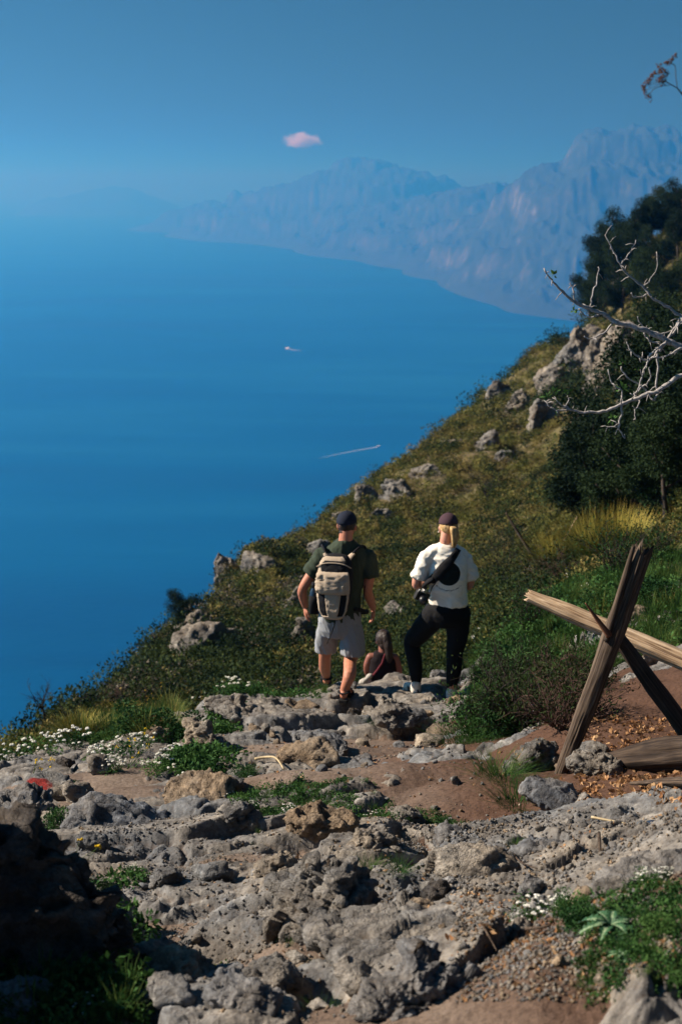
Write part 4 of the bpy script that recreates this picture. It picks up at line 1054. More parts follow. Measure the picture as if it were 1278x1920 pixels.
# sandals
for nm, hl, dr in (('sandal', Vector((AR.x, AR.y - 0.02, FR.z)), Vector((0.25, 1, 0)).normalized()), ('sandal', Vector((AL.x, AL.y - 0.02, FL.z + 0.008)), Vector((-0.05, 1, 0)).normalized())):
    b = MB(); s = dr.cross(Vector((0, 0, 1)))
    rings = [(-0.05, 0.030), (-0.035, 0.038), (0.03, 0.040), (0.09, 0.042), (0.15, 0.050), (0.20, 0.046), (0.235, 0.028)]
    V = []
    for z in (0.0, 0.024):
        for t, w in rings:
            for sd_ in (-1, 1): V.append(tuple(hl + dr * t + s * (sd_ * w) + Vector((0, 0, z))))
    m = len(rings); F = []
    for i in range(m - 1):
        a = 2 * i; F += [(a, a + 1, a + 3, a + 2), (2 * m + a, 2 * m + a + 2, 2 * m + a + 3, 2 * m + a + 1), (a, a + 2, 2 * m + a + 2, 2 * m + a), (a + 1, 2 * m + a + 1, 2 * m + a + 3, a + 3)]
    F += [(0, 2 * m, 2 * m + 1, 1), (2 * m - 2, 2 * m - 1, 4 * m - 1, 4 * m - 2)]
    b.add(V, F); so = part(b, 'sandal', F_RUBBER, root, False)
    for t, hgt, w, back in ((0.055, 0.098, 0.042, 0), (0.14, 0.066, 0.048, 0), (-0.03, 0.085, 0.040, 1)):
        b = MB(); P = []
        for i in range(13):
            a = math.pi * i / 12
            if back: P.append(hl + dr * (0.02 - 0.068 * math.sin(a)) + s * (math.cos(a) * 0.043) + Vector((0, 0, 0.085)))
            else: P.append(hl + dr * t + s * (math.cos(a) * (w + 0.002)) + Vector((0, 0, 0.015 + hgt * math.sin(a) ** 0.8)))
        b.tube(P, 0.011, 8, True, (1.2, 0.45)); part(b, 'sandal_strap', F_BLACK, so.parent)

# ---- his backpack (held by him: a thing of its own)
PC = J(631, 1152, YB - 0.15)
pack = empty('backpack', PC, 'tan and black backpack worn on the back of the walking man', 'backpack')
pr = math.radians(-11)
PH = 0.535
def prof(t):
    """width and depth of the pack along its height (0 bottom, 1 top)"""
    rx = np.interp(t, [0, .05, .15, .35, .55, .75, .9, .97, 1.0], [.050, .085, .118, .138, .146, .146, .132, .105, .06])
    ry = np.interp(t, [0, .05, .15, .35, .55, .75, .9, .97, 1.0], [.045, .080, .100, .110, .118, .112, .090, .065, .035])
    return rx, ry
def psurf(th, t, off=0.0, bulge=None, yc=-0.07):
    rx, ry = prof(t); pw = 2.9
    cx, sx = np.cos(th), np.sin(th)
    x = np.sign(cx) * np.abs(cx) ** (2 / pw) * (rx + off); y = np.sign(sx) * np.abs(sx) ** (2 / pw) * (ry + off) + yc
    z = t * PH
    c_, s_ = math.cos(pr), math.sin(pr)
    y = y + 0.16 * (z - 0.25)
    return np.stack([x * c_ - y * s_, x * s_ + y * c_, z + 0 * x], -1)
def pack_patch(name, mat, t0, t1, th0, th1, off, thick=0.012, nt_=24, nth=26, wr=0.0, shape=None, puff=0.0):
    """a panel that lies on the pack; th in degrees, -90 faces the viewer; shape(t01) narrows it"""
    t = np.linspace(0, 1, nt_)[:, None]; a = np.linspace(0, 1, nth)[None, :]
    lo, hi = th0, th1
    w = np.ones_like(t) if shape is None else shape(t)
    mid = (lo + hi) / 2; th = np.radians(mid + (a - 0.5) * (hi - lo) * w)
    tt = (t0 + (t1 - t0) * t) + 0 * a
    edge = np.minimum(np.minimum(a, 1 - a) * 2, np.minimum(t, 1 - t) * 2.0)
    pf = puff * np.sqrt(np.clip(edge * 2.2, 0, 1)) + 0 * tt
    wv = wr * fbm(th * 4 + t0 * 30, tt * 11, th * 0 + 1.7 + off * 50, 4, True) * np.clip(edge * 6, 0, 1) if wr else 0
    outer = psurf(th + 0 * tt, tt, off + thick + pf + wv); inner = psurf(th + 0 * tt, tt, off - 0.004)
    V = np.concatenate([outer.reshape(-1, 3), inner.reshape(-1, 3)]); n = nt_ * nth
    F = [tuple(f) for f in grid_faces(nt_, nth)] + [tuple(f[::-1] + n) for f in grid_faces(nt_, nth)]
    rim = [j for j in range(nth)] + [i * nth + nth - 1 for i in range(1, nt_)] + [(nt_ - 1) * nth + j for j in range(nth - 2, -1, -1)] + [i * nth for i in range(nt_ - 2, 0, -1)]
    for i in range(len(rim)): a_, b_ = rim[i], rim[(i + 1) % len(rim)]; F.append((b_, a_, a_ + n, b_ + n))
    return link(name, new_mesh(name, V, F, mat), pack)
t = np.linspace(0, 1, 40)[:, None]; th = np.linspace(0, 2 * np.pi, 56, endpoint=False)[None, :]
V = psurf(th + 0 * t, t + 0 * th, 0.0); V = V + 0.003 * fbm(V[..., 0] * 20, V[..., 1] * 20, V[..., 2] * 14, 3)[..., None]
V = V.reshape(-1, 3); F = [(i * 56 + j, i * 56 + (j + 1) % 56, (i + 1) * 56 + (j + 1) % 56, (i + 1) * 56 + j) for i in range(39) for j in range(56)] + [tuple(range(56))[::-1], tuple(39 * 56 + j for j in range(56))]
link('pack_body', new_mesh('pack_body', V, F, F_BLACK), pack)
pack_patch('main_flap', F_TAN, 0.50, 0.985, -152, -44, 0.0, 0.007, wr=0.006, shape=lambda t: 1 - 0.10 * t)
pack_patch('mesh_opening', F_BLACK, 0.76, 0.935, -128, -42, 0.008, 0.006, wr=0.010, shape=lambda t: 0.75 + 0.5 * np.sin(np.pi * t) * 0.5)
fp_ = pack_patch('front_pocket', F_TAN, 0.43, 0.78, -142, -38, 0.008, 0.012, wr=0.020, shape=lambda t: 1 - 0.16 * t ** 2, puff=0.022)
for a0, a1, zz in ((-120, -60, 0.655), ):
    b = MB(); P = [Vector(psurf(np.radians(a), zz + 0.02 * math.sin(a / 9), 0.047).tolist()) for a in np.linspace(a0, a1, 12)]
    b.tube(P, 0.0035, 6); link('zip', b.mesh('zip', F_BLACK), pack)
b = MB(); P = [Vector(psurf(np.radians(a), z_, 0.045).tolist()) for a, z_ in ((-122, 0.655), (-118, 0.60), (-115, 0.555))]
b.tube(P, 0.005, 6); link('zip_pull', b.mesh('zip_pull', F_BLACK), pack)
pack_patch('lower_panel', F_TAN, 0.02, 0.44, -104, -72, 0.004, 0.010, wr=0.008, shape=lambda t: 0.8 + 0.3 * t)
pack_patch('lower_panel', F_TAN, 0.03, 0.43, -150, -134, 0.004, 0.009, wr=0.006)
pack_patch('lower_panel', F_TAN, 0.03, 0.43, -46, -34, 0.004, 0.009, wr=0.006)
pack_patch('bottom_piping', F_TAN, 0.015, 0.075, -150, -38, 0.006, 0.012, wr=0.004)
for a0 in (-134, -70):
    pack_patch('stretch_pocket', F_BLACK, 0.08, 0.42, a0, a0 + 28, 0.003, 0.006, wr=0.006)
b = MB(); P = [Vector(psurf(np.radians(a), 0.83 + 0.08 * math.sin(math.pi * (a + 150) / 120), 0.020).tolist()) for a in np.linspace(-150, -30, 16)]
b.tube(P, 0.008, 8, True, (1, 0.6)); link('top_piping', b.mesh('top_piping', F_TAN), pack)
def wpart(b, name, mat, root_, smooth=True): return part(b, name, mat, root_, smooth)
for s, top, sh, low in ((-1, J(614, 1036, YB - .19), J(603, 1022, YB - 0.01), J(592, 1090, YB + .12)), (1, J(654, 1036, YB - .19), J(683, 1025, YB - 0.01), J(697, 1092, YB + .12))):
    b = MB(); P = smooth_path([J(617 if s < 0 else 652, 1056, YB - .15), J(613 if s < 0 else 658, 1042, YB - .135), J(608 if s < 0 else 668, 1031, YB - .085), J(605 if s < 0 else 676, 1026, YB - .01), J(604 if s < 0 else 682, 1032, YB + .07), J(606 if s < 0 else 684, 1052, YB + .125), J(602 if s < 0 else 688, 1085, YB + .13)], 6)
    b.tube(P, [0.030] * len(P), 12, True, (1.0, 0.33)); wpart(b, 'shoulder_strap', F_BLACK, pack)
    b = MB(); P = smooth_path([J(618 if s < 0 else 650, 1052, YB - .20), J(613 if s < 0 else 656, 1044, YB - .17), J(610 if s < 0 else 662, 1038, YB - .14)], 4)
    b.tube(P, [0.030, 0.03, 0.03, 0.029, 0.028, 0.027, 0.026, 0.024, 0.022], 12, True, (1, 0.4)); wpart(b, 'strap_pad', F_TAN, pack)
b = MB(); b.tube(smooth_path([J(684, 1098, YB - .06), J(681, 1120, YB - .08), J(680, 1140, YB - .08)], 4), 0.010, 6, True, (1, 0.4)); wpart(b, 'hanging_strap', F_BLACK, pack)
b = MB(); b.tube(smooth_path([J(630, 1158, YB - .17), J(624, 1180, YB - .19), J(613, 1206, YB - .15)], 4), [0.012] * 9, 8, True, (1.0, 0.4)); wpart(b, 'hanging_strap', F_BLACK, pack)
b = MB(); b.tube(smooth_path([J(600, 1142, YB - .17), J(590, 1146, YB - .03), J(588, 1148, YB + .10), J(637, 1150, YB + .16), J(686, 1148, YB + .10), J(684, 1146, YB - .03), J(664, 1142, YB - .17)], 5), 0.018, 8, True, (0.5, 1)); wpart(b, 'hip_belt', F_BLACK, pack)
# bottle in the side pocket
BO = J(589, 1148, YB - 0.15)
bt = empty('bottle', BO, 'dark blue bottle in the left side pocket of the backpack', 'bottle')
M_BOT = make_plain('dark_blue_steel', (0.008, 0.016, 0.03), 0.25, 20, 0.1, 0, 0.6)
b = MB(); k_ = [(0.0, 0.036), (0.01, 0.040), (0.17, 0.040), (0.20, 0.032), (0.215, 0.022), (0.225, 0.022)]
b.tube([BO + Vector((0.012 * z, 0, z)) for z, r in k_], [r for z, r in k_], 20); part(b, 'flask', M_BOT, bt)
b = MB(); b.tube([BO + Vector((0.002, 0, 0.222)), BO + Vector((0.002, 0, 0.262))], [0.026, 0.025], 18); part(b, 'lid', F_BLACK, bt)
b = MB(); b.tube([BO + Vector((0, 0, -0.006)), BO + Vector((0, 0, 0.10)), BO + Vector((0, 0, 0.15))], [0.044, 0.047, 0.046], 18); wpart(b, 'side_pocket', F_BLACK, pack)

# ---- the woman
GR = G(842, 1318); YW = GR.y + 0.10
GLz = J(778, 1312, YW + 0.10)
wroot = empty('person', (J(838, 1300, YW).x, YW, GR.z), 'woman in plum cap, cream t-shirt and black leggings standing at the rim of the path', 'person')
b = MB()
HW = J(840, 988, YW + 0.05)
qw = head(b, HW, math.radians(4), 0.93, -0.15)
limb(b, [J(834, 1032, YW + .015), J(835, 1012, YW + .01), J(838, 994, YW + .03)], [0.050, 0.047, 0.047])
WSL, WSR = J(800, 1046, YW - .02), J(872, 1048, YW + .02)
WEL, WER = J(780, 1096, YW - .02), J(879, 1097, YW + .04)
WWL, WWR = J(797, 1092, YW + .22), J(852, 1094, YW + .27)
limb(b, [J(836, 1042, YW + .01), WSL], [0.05, 0.042]); limb(b, [J(836, 1042, YW + .01), WSR], [0.05, 0.042])
limb(b, [J(838, 1060, YW), J(838, 1100, YW), J(840, 1140, YW)], [0.105, 0.10, 0.12])
limb(b, [WSL, J(787, 1068, YW - .03), WEL, J(788, 1094, YW + .1), WWL], [0.050, 0.046, 0.037, 0.035, 0.024])
limb(b, [WSR, J(881, 1068, YW + .02), WER, J(868, 1096, YW + .15), WWR], [0.050, 0.046, 0.037, 0.035, 0.024])
hand(b, WWL, (0.6, 0.8, 0.1), (0, 0.1, -1), -1, 0.5, 0.9); hand(b, WWR, (-0.7, 0.6, 0.2), (0, 0, -1), 1, 0.5, 0.9)
WAL, WAR = J(781, 1286, YW + .12), J(845, 1300, YW - 0.02)
lp = [J(818, 1150, YW), J(785, 1188, YW + .14), J(772, 1206, YW + .20), J(778, 1245, YW + .14), WAL]
rp = [J(857, 1150, YW), J(857, 1190, YW), J(852, 1222, YW - .01), J(850, 1258, YW - .04), WAR]
limb(b, lp, [0.098, 0.076, 0.060, 0.054, 0.034]); limb(b, rp, [0.100, 0.080, 0.060, 0.056, 0.034])
FLZ = WAL.z - 0.085; FRZ = WAR.z - 0.075
foot(b, (WAL.x - 0.01, WAL.y - 0.02, FLZ), (-0.35, 1, 0), 0.92); foot(b, (WAR.x, WAR.y - 0.02, FRZ), (0.15, 1, 0), 0.92)
remesh(b, 'body', SKIN_W, 0.0065, 2, wroot, wroot.location)
face_parts(qw, wroot, 0.93)
b = MB()   # leggings
limb(b, lp[:4] + [J(780, 1276, YW + .125)], [0.112, 0.088, 0.070, 0.061, 0.042], 20); limb(b, rp[:4] + [J(846, 1288, YW - .02)], [0.112, 0.090, 0.070, 0.062, 0.042], 20)
loft(b, [(J(840, 1172, YW), 0.13, 0.10, 0, 2.2), (J(840, 1160, YW - .01), 0.158, 0.128, 0, 2.2), (J(840, 1142, YW - .01), 0.158, 0.130, 0, 2.2), (J(840, 1118, YW), 0.128, 0.10, 0, 2.2)])
ball(b, J(824, 1152, YW - .04), (0.085, 0.09, 0.09)); ball(b, J(857, 1152, YW - .04), (0.085, 0.09, 0.09))
remesh(b, 'leggings', F_LEG, 0.0075, 3, wroot, wroot.location, 0.004, 9.0)
# shirt with the round print
b = MB()
def wt(py, px, rx, ry, yaw=-0.22, yo=0.0): return (J(px, py, YW + yo), rx, ry, yaw, 2.3)
loft(b, [wt(1131, 841, 0.152, 0.125), wt(1118, 840, 0.152, 0.120), wt(1100, 838, 0.148, 0.116, yo=-.01), wt(1080, 837, 0.156, 0.122, yo=-.015), wt(1060, 836, 0.166, 0.120, yo=0), wt(1044, 836, 0.160, 0.108, yo=.012), wt(1034, 836, 0.130, 0.095, yo=.014), wt(1025, 835, 0.078, 0.074, yo=.012), wt(1021, 835, 0.060, 0.062, yo=.012)])
sleeve(b, WSL, J(784, 1083, YW - .03), 0.056, 0.070); sleeve(b, WSR, J(881, 1084, YW + .03), 0.056, 0.070); limb(b, [WSL, J(820, 1032, YW), J(850, 1032, YW), WSR], [0.052, 0.05, 0.05, 0.052])
ball(b, WSL, 0.052); ball(b, WSR, 0.052)
nt = NT('cream_printed_cotton'); oc = obj_coord(nt); sx = nt.n('ShaderNodeSeparateXYZ', i0=oc)
dc = J(838, 1068, YW) - wroot.location; tc = J(838, 1101, YW) - wroot.location
n = nt.noise(260, 3, 0.6, oc)
col = nt.ramp(n.outputs[0], [(0.3, (0.74, 0.69, 0.60)), (0.7, (0.84, 0.79, 0.70))])
flat = nt.n('ShaderNodeCombineXYZ', i0=sx.outputs[0], i2=sx.outputs[2])
dd = nt.n('ShaderNodeVectorMath', {'operation': 'DISTANCE'}, i0=flat, i1=(dc.x, 0, dc.z)).outputs['Value']
back = nt.math('LESS_THAN', sx.outputs[1], 0.0)
disc = nt.math('MULTIPLY', nt.math('LESS_THAN', dd, 0.098), back)
col = nt.mix(disc, col, (0.012, 0.014, 0.012))
# a curved line of tiny illegible marks under the disc
ad = nt.math('ABSOLUTE', nt.math('SUBTRACT', dd, 0.142)); low = nt.math('LESS_THAN', sx.outputs[2], dc.z - 0.10)
mk = nt.noise(95, 2, 0.5, flat)
ln = nt.math('MULTIPLY', nt.math('MULTIPLY', nt.math('LESS_THAN', ad, 0.007), low), nt.math('MULTIPLY', back, nt.math('GREATER_THAN', mk.outputs[0], 0.5)))
col = nt.mix(nt.math('MULTIPLY', ln, 0.8), col, (0.05, 0.05, 0.05))
F_CREAM = nt.bsdf(col, 0.9, nt.bump(n.outputs[0], 0.2, 0.002), 0.15)
wshirt = remesh(b, 'shirt', F_CREAM, 0.0075, 3, wroot, wroot.location, 0.018, 7.5, (0.8, 1, 1.3))
cap(qw, wroot, F_PLUM, 0.93)
b = MB(); ball(b, qw(0, -0.014, 0.016), (0.077, 0.095, 0.078)); ball(b, qw(0.006, -0.062, -0.014), (0.050, 0.042, 0.040))
remesh(b, 'hair', M_HAIR_B, 0.006, 1, wroot, wroot.location, 0.004, 50, (1, 1, .3))
b = MB()
pt0 = qw(0.012, -0.105, 0.010)
for i in range(14):
    r_ = random.Random(i); o = Vector((r_.uniform(-.020, .026), r_.uniform(-.018, .018), 0))
    b.tube(smooth_path([pt0 + o * 0.4, pt0 + Vector((0.012, -0.038, -0.015)) + o, pt0 + Vector((0.024, -0.035, -0.085)) + o * 1.3, pt0 + Vector((0.020, -0.018, -0.150 - r_.uniform(0, .03))) + o * .7], 5), list(np.interp(range(16), [0, 6, 15], [0.008, 0.015, 0.004])), 8)
part(b, 'ponytail', M_HAIR_B, wroot)
b = MB(); ball(b, qw(0.012, -0.108, 0.012), (0.018, 0.014, 0.018)); part(b, 'hair_tie', F_BLACK, wroot)
b = MB(); ball(b, qw(-0.088, -0.004, -0.042), 0.007); part(b, 'earring', make_plain('pearl', (0.75, 0.7, 0.62), 0.2, 20, 0.05), wroot)
M_SHOE = make_plain('cream_knit', (0.66, 0.60, 0.52), 0.8, 120, 0.15, 0.3); M_SOLE = make_plain('white_sole', (0.72, 0.68, 0.6), 0.6, 60, 0.1)
for A, z0, dr in ((WAL - Vector((0.01, 0.02, 0)), FLZ, Vector((-0.35, 1, 0)).normalized()), (WAR - Vector((0, 0.02, 0)), FRZ, Vector((0.15, 1, 0)).normalized())):
    s = dr.cross(Vector((0, 0, 1))); h = Vector((A.x, A.y, z0)); Rm = np.array(Matrix((s, dr, Vector((0, 0, 1)))).transposed())
    b = MB()
    ball(b, h + Vector((0, 0, .052)), (0.042, 0.052, 0.060), Rm, 3); ball(b, h + dr * .07 + Vector((0, 0, .045)), (0.042, 0.09, 0.045), Rm, 3); ball(b, h + dr * .145 + Vector((0, 0, .034)), (0.046, 0.078, 0.034), Rm, 3)
    limb(b, [h + Vector((0, 0, .05)), h + Vector((0, 0.0, .098))], [0.045, 0.043], 18)
    sh = remesh(b, 'shoe', M_SHOE, 0.006, 2, wroot, wroot.location, 0.002, 30)
    b = MB(); V = []
    rg = [(-.062, .022), (-.05, .036), (0, .044), (.06, .041), (.13, .050), (.19, .044), (.225, .022)]
    for z in (-0.022, 0.016):
        for t_, w_ in rg:
            for s_ in (-1, 1): V.append(tuple(h + dr * t_ + s * (s_ * w_) + Vector((0, 0, z))))
    m = len(rg); F = []
    for i in range(m - 1):
        a = 2 * i; F += [(a, a + 1, a + 3, a + 2), (2 * m + a, 2 * m + a + 2, 2 * m + a + 3, 2 * m + a + 1), (a, a + 2, 2 * m + a + 2, 2 * m + a), (a + 1, 2 * m + a + 1, 2 * m + a + 3, a + 3)]
    F += [(0, 2 * m, 2 * m + 1, 1), (2 * m - 2, 2 * m - 1, 4 * m - 1, 4 * m - 2)]
    b.add(V, F); part(b, 'sole', M_SOLE, wroot, False)
    b = MB()
    for t_ in (0.0, 0.03, 0.06): b.tube([h + dr * (t_ - .01) - s * 0.047 + Vector((0, 0, .02)), h + dr * (t_ + .02) - s * 0.044 + Vector((0, 0, .075))], 0.004, 5)
    b.tube([h + dr * -.045 + Vector((0, -0.012, .03)), h + dr * -.045 + Vector((0, -0.012, .075))], 0.008, 6)
    part(b, 'stripe', F_BLACK, wroot)
# her sling bag: strap conforming to the shirt
from mathutils.bvhtree import BVHTree
def bvh_of(o, root_):
    me = o.data; return BVHTree.FromPolygons([v.co + root_.location for v in me.vertices], [tuple(p.vertices) for p in me.polygons])
bw = bvh_of(wshirt, wroot)
def on_shirt(bv, px, py, yfront, off=0.008):
    u, q_ = ray(px, py); d = Vector((float(u), 1, float(q_))).normalized()
    hit = bv.ray_cast(Vector((0, 0, 0)) + d * (yfront - 2), d)
    return (hit[0] - d * off) if hit[0] is not None else J(px, py, yfront)
def ribbon(bv, path, widths, yfront, name, mat, root_, thick=0.010, nw=9):
    P = [(np.array(a, float)) for a in path]; n = 26
    tt = np.linspace(0, len(P) - 1, n); C_ = np.array([[np.interp(t, range(len(P)), [p[k] for p in P]) for k in (0, 1)] for t in tt]); W_ = np.interp(tt, range(len(P)), widths)
    T = np.gradient(C_, axis=0); T /= np.linalg.norm(T, axis=1)[:, None]; Nn = np.stack([-T[:, 1], T[:, 0]], 1)
    V = []
    for lay in (thick, 0.0):
        for i in range(n):
            for j in range(nw):
                f = (j / (nw - 1) - 0.5); p = C_[i] + Nn[i] * W_[i] * f
                e = 1 - (2 * f) ** 4
                V.append(tuple(on_shirt(bv, p[0], p[1], yfront, 0.004 + lay * e)))
    m = n * nw; g_ = grid_faces(n, nw); F = [tuple(f) for f in g_] + [tuple(f[::-1] + m) for f in g_]
    b_ = MB(); b_.add(V, F); return part(b_, name, mat, root_)
YF = YW
bag = empty('sling_bag', J(800, 1090, YW - .1), 'black sling bag worn diagonally across the woman\'s back', 'bag')
ribbon(bw, [(859, 1029), (848, 1046), (834, 1062), (818, 1080), (806, 1090)], [11, 14, 20, 19, 14], YF, 'strap', F_BLACK, bag, 0.016)
b = MB(); b.tube(smooth_path([J(812, 1086, YW - .14), J(802, 1091, YW - .13), J(795, 1098, YW - .05), J(797, 1104, YW + .05)], 5), [0.03, .034, .04, .042, .042, .04, .04, .038, .036, .034, .032, .03, .03, .028, .026, .025], 10, True, (1, 0.5)); part(b, 'pouch', F_BLACK, bag)
# her camera
CC = J(790, 1118, YW - 0.12)
cm = empty('camera', CC, 'black and silver camera hanging at the woman\'s left hip', 'camera')
M_CAM = make_plain('black_metal', (0.010, 0.010, 0.011), 0.4, 60, 0.2, 0, 0.5); M_SIL = make_plain('silver_metal', (0.45, 0.45, 0.45), 0.3, 60, 0.1, 0, 0.5, Metallic=0.8)
Rc = Matrix.Rotation(math.radians(25), 3, 'Y') @ Matrix.Rotation(math.radians(20), 3, 'Z')
def cb(name, off, h, mat):
    b_ = MB(); b_.box(CC + Rc @ Vector(off), h, Rc); o_ = part(b_, name, mat, cm, False)
    bv_ = o_.modifiers.new('b', 'BEVEL'); bv_.width = min(h) * 0.35; bv_.segments = 2; return o_
cb('camera_body', (0, 0, 0), (0.062, 0.022, 0.040), M_CAM); cb('viewfinder', (0, 0, 0.050), (0.018, 0.020, 0.014), M_SIL); cb('dial', (0.042, 0, 0.045), (0.010, 0.010, 0.006), M_SIL); cb('dial', (-0.042, 0, 0.044), (0.009, 0.009, 0.006), M_SIL)
b = MB(); b.tube([CC + Rc @ Vector((0, -0.02, -0.004)), CC + Rc @ Vector((0, -0.075, -0.02))], [0.034, 0.031], 22); part(b, 'lens', M_CAM, cm)
b = MB(); b.tube([CC + Rc @ Vector((0, -0.074, -0.0197)), CC + Rc @ Vector((0, -0.078, -0.021))], [0.027, 0.024], 22); part(b, 'lens_glass', make_plain('lens_glass', (0.01, 0.015, 0.03), 0.08, 20, 0.1, 0, 0.6), cm)
pts = [CC + Rc @ Vector((0.062, 0, 0.03))] + [on_shirt(bw, px, py, YF, 0.006) for px, py in ((808, 1104), (815, 1094), (822, 1083), (832, 1068), (842, 1055), (852, 1042), (857, 1032))]
b = MB(); b.tube(smooth_path(pts, 3), 0.0045, 6); part(b, 'camera_strap', F_BLACK, cm)

# ---- the seated hiker beyond the rim
YS = 14.9
sroot = empty('person', J(718, 1345, YS), 'seated person with dark ponytail in a black sleeveless top beyond the rim of the path', 'person')
b = MB()
HS = J(718, 1200, YS + .03)
qs = head(b, HS, math.radians(12), 0.95, -0.1)
limb(b, [J(718, 1226, YS), J(718, 1208, YS + .02)], [0.055, 0.05])
SSL, SSR = J(694, 1232, YS), J(740, 1233, YS)
limb(b, [J(717, 1232, YS), SSL], [0.055, 0.045]); limb(b, [J(717, 1232, YS), SSR], [0.055, 0.045])
limb(b, [SSL, J(688, 1248, YS + .02), J(689, 1262, YS + .08), J(697, 1276, YS + .25)], [0.046, 0.042, 0.036, 0.026])
limb(b, [SSR, J(746, 1252, YS), J(748, 1280, YS + .04), J(749, 1300, YS + .1)], [0.046, 0.042, 0.036, 0.028])
hand(b, J(697, 1276, YS + .25), (0.3, 1, -0.3), (0, 0, -1), -1, 0.5, .9); hand(b, J(749, 1300, YS + .1), (0.1, 0.4, -1), (-1, 0, 0), -1, 0.4, .9)
seat = sroot.location + Vector((0, 0, 0.12))
limb(b, [J(717, 1240, YS), J(717, 1290, YS - .02), seat], [0.10, 0.10, 0.12])
for s in (-1, 1):
    kn = seat + Vector((0.12 * s, 0.42, 0.10)); an = seat + Vector((0.11 * s, 0.60, -0.32))
    limb(b, [seat + Vector((0.09 * s, 0, 0)), kn, an], [0.095, 0.062, 0.036]); foot(b, an - Vector((0, 0.02, 0.08)), (0.1 * s, 1, 0), .9)
remesh(b, 'body', SKIN_S, 0.008, 2, sroot, sroot.location)
face_parts(qs, sroot, .95)
b = MB()
loft(b, [(seat + Vector((0, 0, -0.02)), .17, .13, 0, 2.2), (J(718, 1310, YS), .15, .12, 0, 2.2), (J(718, 1280, YS), .138, .112, 0, 2.2), (J(717, 1255, YS), .150, .115, 0, 2.2), (J(717, 1236, YS), .145, .10, 0, 2.2), (J(717, 1222, YS), .085, .07, 0, 2.2)])
F_BLK2 = fabric('black_cotton', (0.010, 0.006, 0.007)); sshirt = remesh(b, 'top', F_BLK2, 0.009, 3, sroot, sroot.location, 0.006, 7)
b = MB()
for s in (-1, 1):
    kn = seat + Vector((0.12 * s, 0.42, 0.10)); limb(b, [seat + Vector((0.09 * s, 0, 0)), kn, seat + Vector((0.115 * s, 0.52, -0.10))], [0.11, 0.078, 0.066], 16)
remesh(b, 'trousers', F_BLK2, 0.010, 2, sroot, sroot.location)
b = MB(); ball(b, qs(0, -0.012, 0.022), (0.084, 0.104, 0.100), None, 3); ball(b, qs(0.01, -0.07, 0.075), (0.05, 0.045, 0.04)); ball(b, qs(0.0, -0.07, -0.04), (0.06, 0.05, 0.06))
limb(b, [qs(0.01, -0.09, 0.05), qs(0.03, -0.12, -0.05), qs(0.04, -0.11, -0.18), qs(0.035, -0.10, -0.25)], [0.045, 0.045, 0.038, 0.015])
remesh(b, 'hair', M_HAIR_D, 0.007, 1, sroot, sroot.location, 0.006, 40, (1, 1, .3))
bs = bvh_of(sshirt, sroot)
F_PINK = fabric('maroon_strap', (0.12, 0.022, 0.03))
bag2 = empty('crossbody_bag', J(690, 1290, YS - .1), 'maroon crossbody strap and small white bag on the seated person', 'bag')
ribbon(bs, [(722, 1226), (716, 1244), (706, 1258), (697, 1268)], [4, 4, 4, 4], YS, 'strap', F_PINK, bag2, 0.010)
b = MB(); ball(b, J(681, 1278, YS - .10), (0.055, 0.045, 0.032), np.array(Matrix.Rotation(-0.5, 3, 'Y'))); ball(b, J(692, 1268, YS - .08), (0.04, 0.035, 0.025), np.array(Matrix.Rotation(-0.5, 3, 'Y')))
remesh(b, 'pouch', make_plain('off_white_cloth', (0.35, 0.32, 0.28), 0.9, 60, 0.15), 0.01, 2, bag2, bag2.location, 0.008, 12)
rock(718, 1345, 150, 40, 'boulder beyond the rim that the seated person sits on', M_ROCK, 'rock', 4, 0.8, at=Vector((sroot.location.x, YS - 0.15, sroot.location.z - 0.03)), tall=0.16, flat_top=0.4)

# ------------------------------------------------------------------ vegetation
def leaf_quads(C, D, L, W, droop=0.0, rs=None):
    """one diamond leaf per row: centre base C, direction D, length L, width W -> V, F (quads folded along the middle)"""
    n = len(C); D = D / np.linalg.norm(D, axis=1)[:, None]
    R_ = rs.normal(size=(n, 3)); S_ = np.cross(D, R_); S_ /= np.maximum(np.linalg.norm(S_, axis=1)[:, None], 1e-6)
    U = np.cross(S_, D)
    L = np.broadcast_to(L, (n,))[:, None]; W = np.broadcast_to(W, (n,))[:, None]
    a = C; b = C + D * L * 0.5 + S_ * W * 0.5 + U * W * 0.15; c = C + D * L - np.array([0, 0, 1]) * droop * L; d = C + D * L * 0.5 - S_ * W * 0.5 + U * W * 0.15
    V = np.stack([a, b, c, d], 1).reshape(-1, 3); F = np.arange(4 * n).reshape(n, 4)
    return V, F
def bush_mesh(name, seed, n, mat, leaf=0.09, blobs=9, flat=0.75, spread=0.6, up=0.3, r0=(0.25, 0.5), wl=0.5):
    """dome of unit radius made of leaves spread through several uneven lobes, foot at z=0"""
    rs = np.random.RandomState(seed)
    cs = rs.normal(size=(blobs, 3)) * spread * 0.5; cs[:, 2] = np.abs(cs[:, 2]) * flat + 0.28
    rr = rs.uniform(*r0, size=blobs)
    k = rs.randint(0, blobs, n); d = rs.normal(size=(n, 3)); d /= np.linalg.norm(d, axis=1)[:, None]
    rad = rr[k] * rs.uniform(0.35, 1.05, n) ** 0.6
    C = cs[k] + d * rad[:, None] * np.array([1, 1, flat]); C[:, 2] = np.maximum(C[:, 2], 0.02)
    D = d + rs.normal(size=(n, 3)) * 0.7 + np.array([0, 0, up])
    V, F = leaf_quads(C, D, leaf * rs.uniform(0.6, 1.4, n), leaf * wl * rs.uniform(0.6, 1.3, n), 0.1, rs)
    return new_mesh(name, V, F, mat, False)
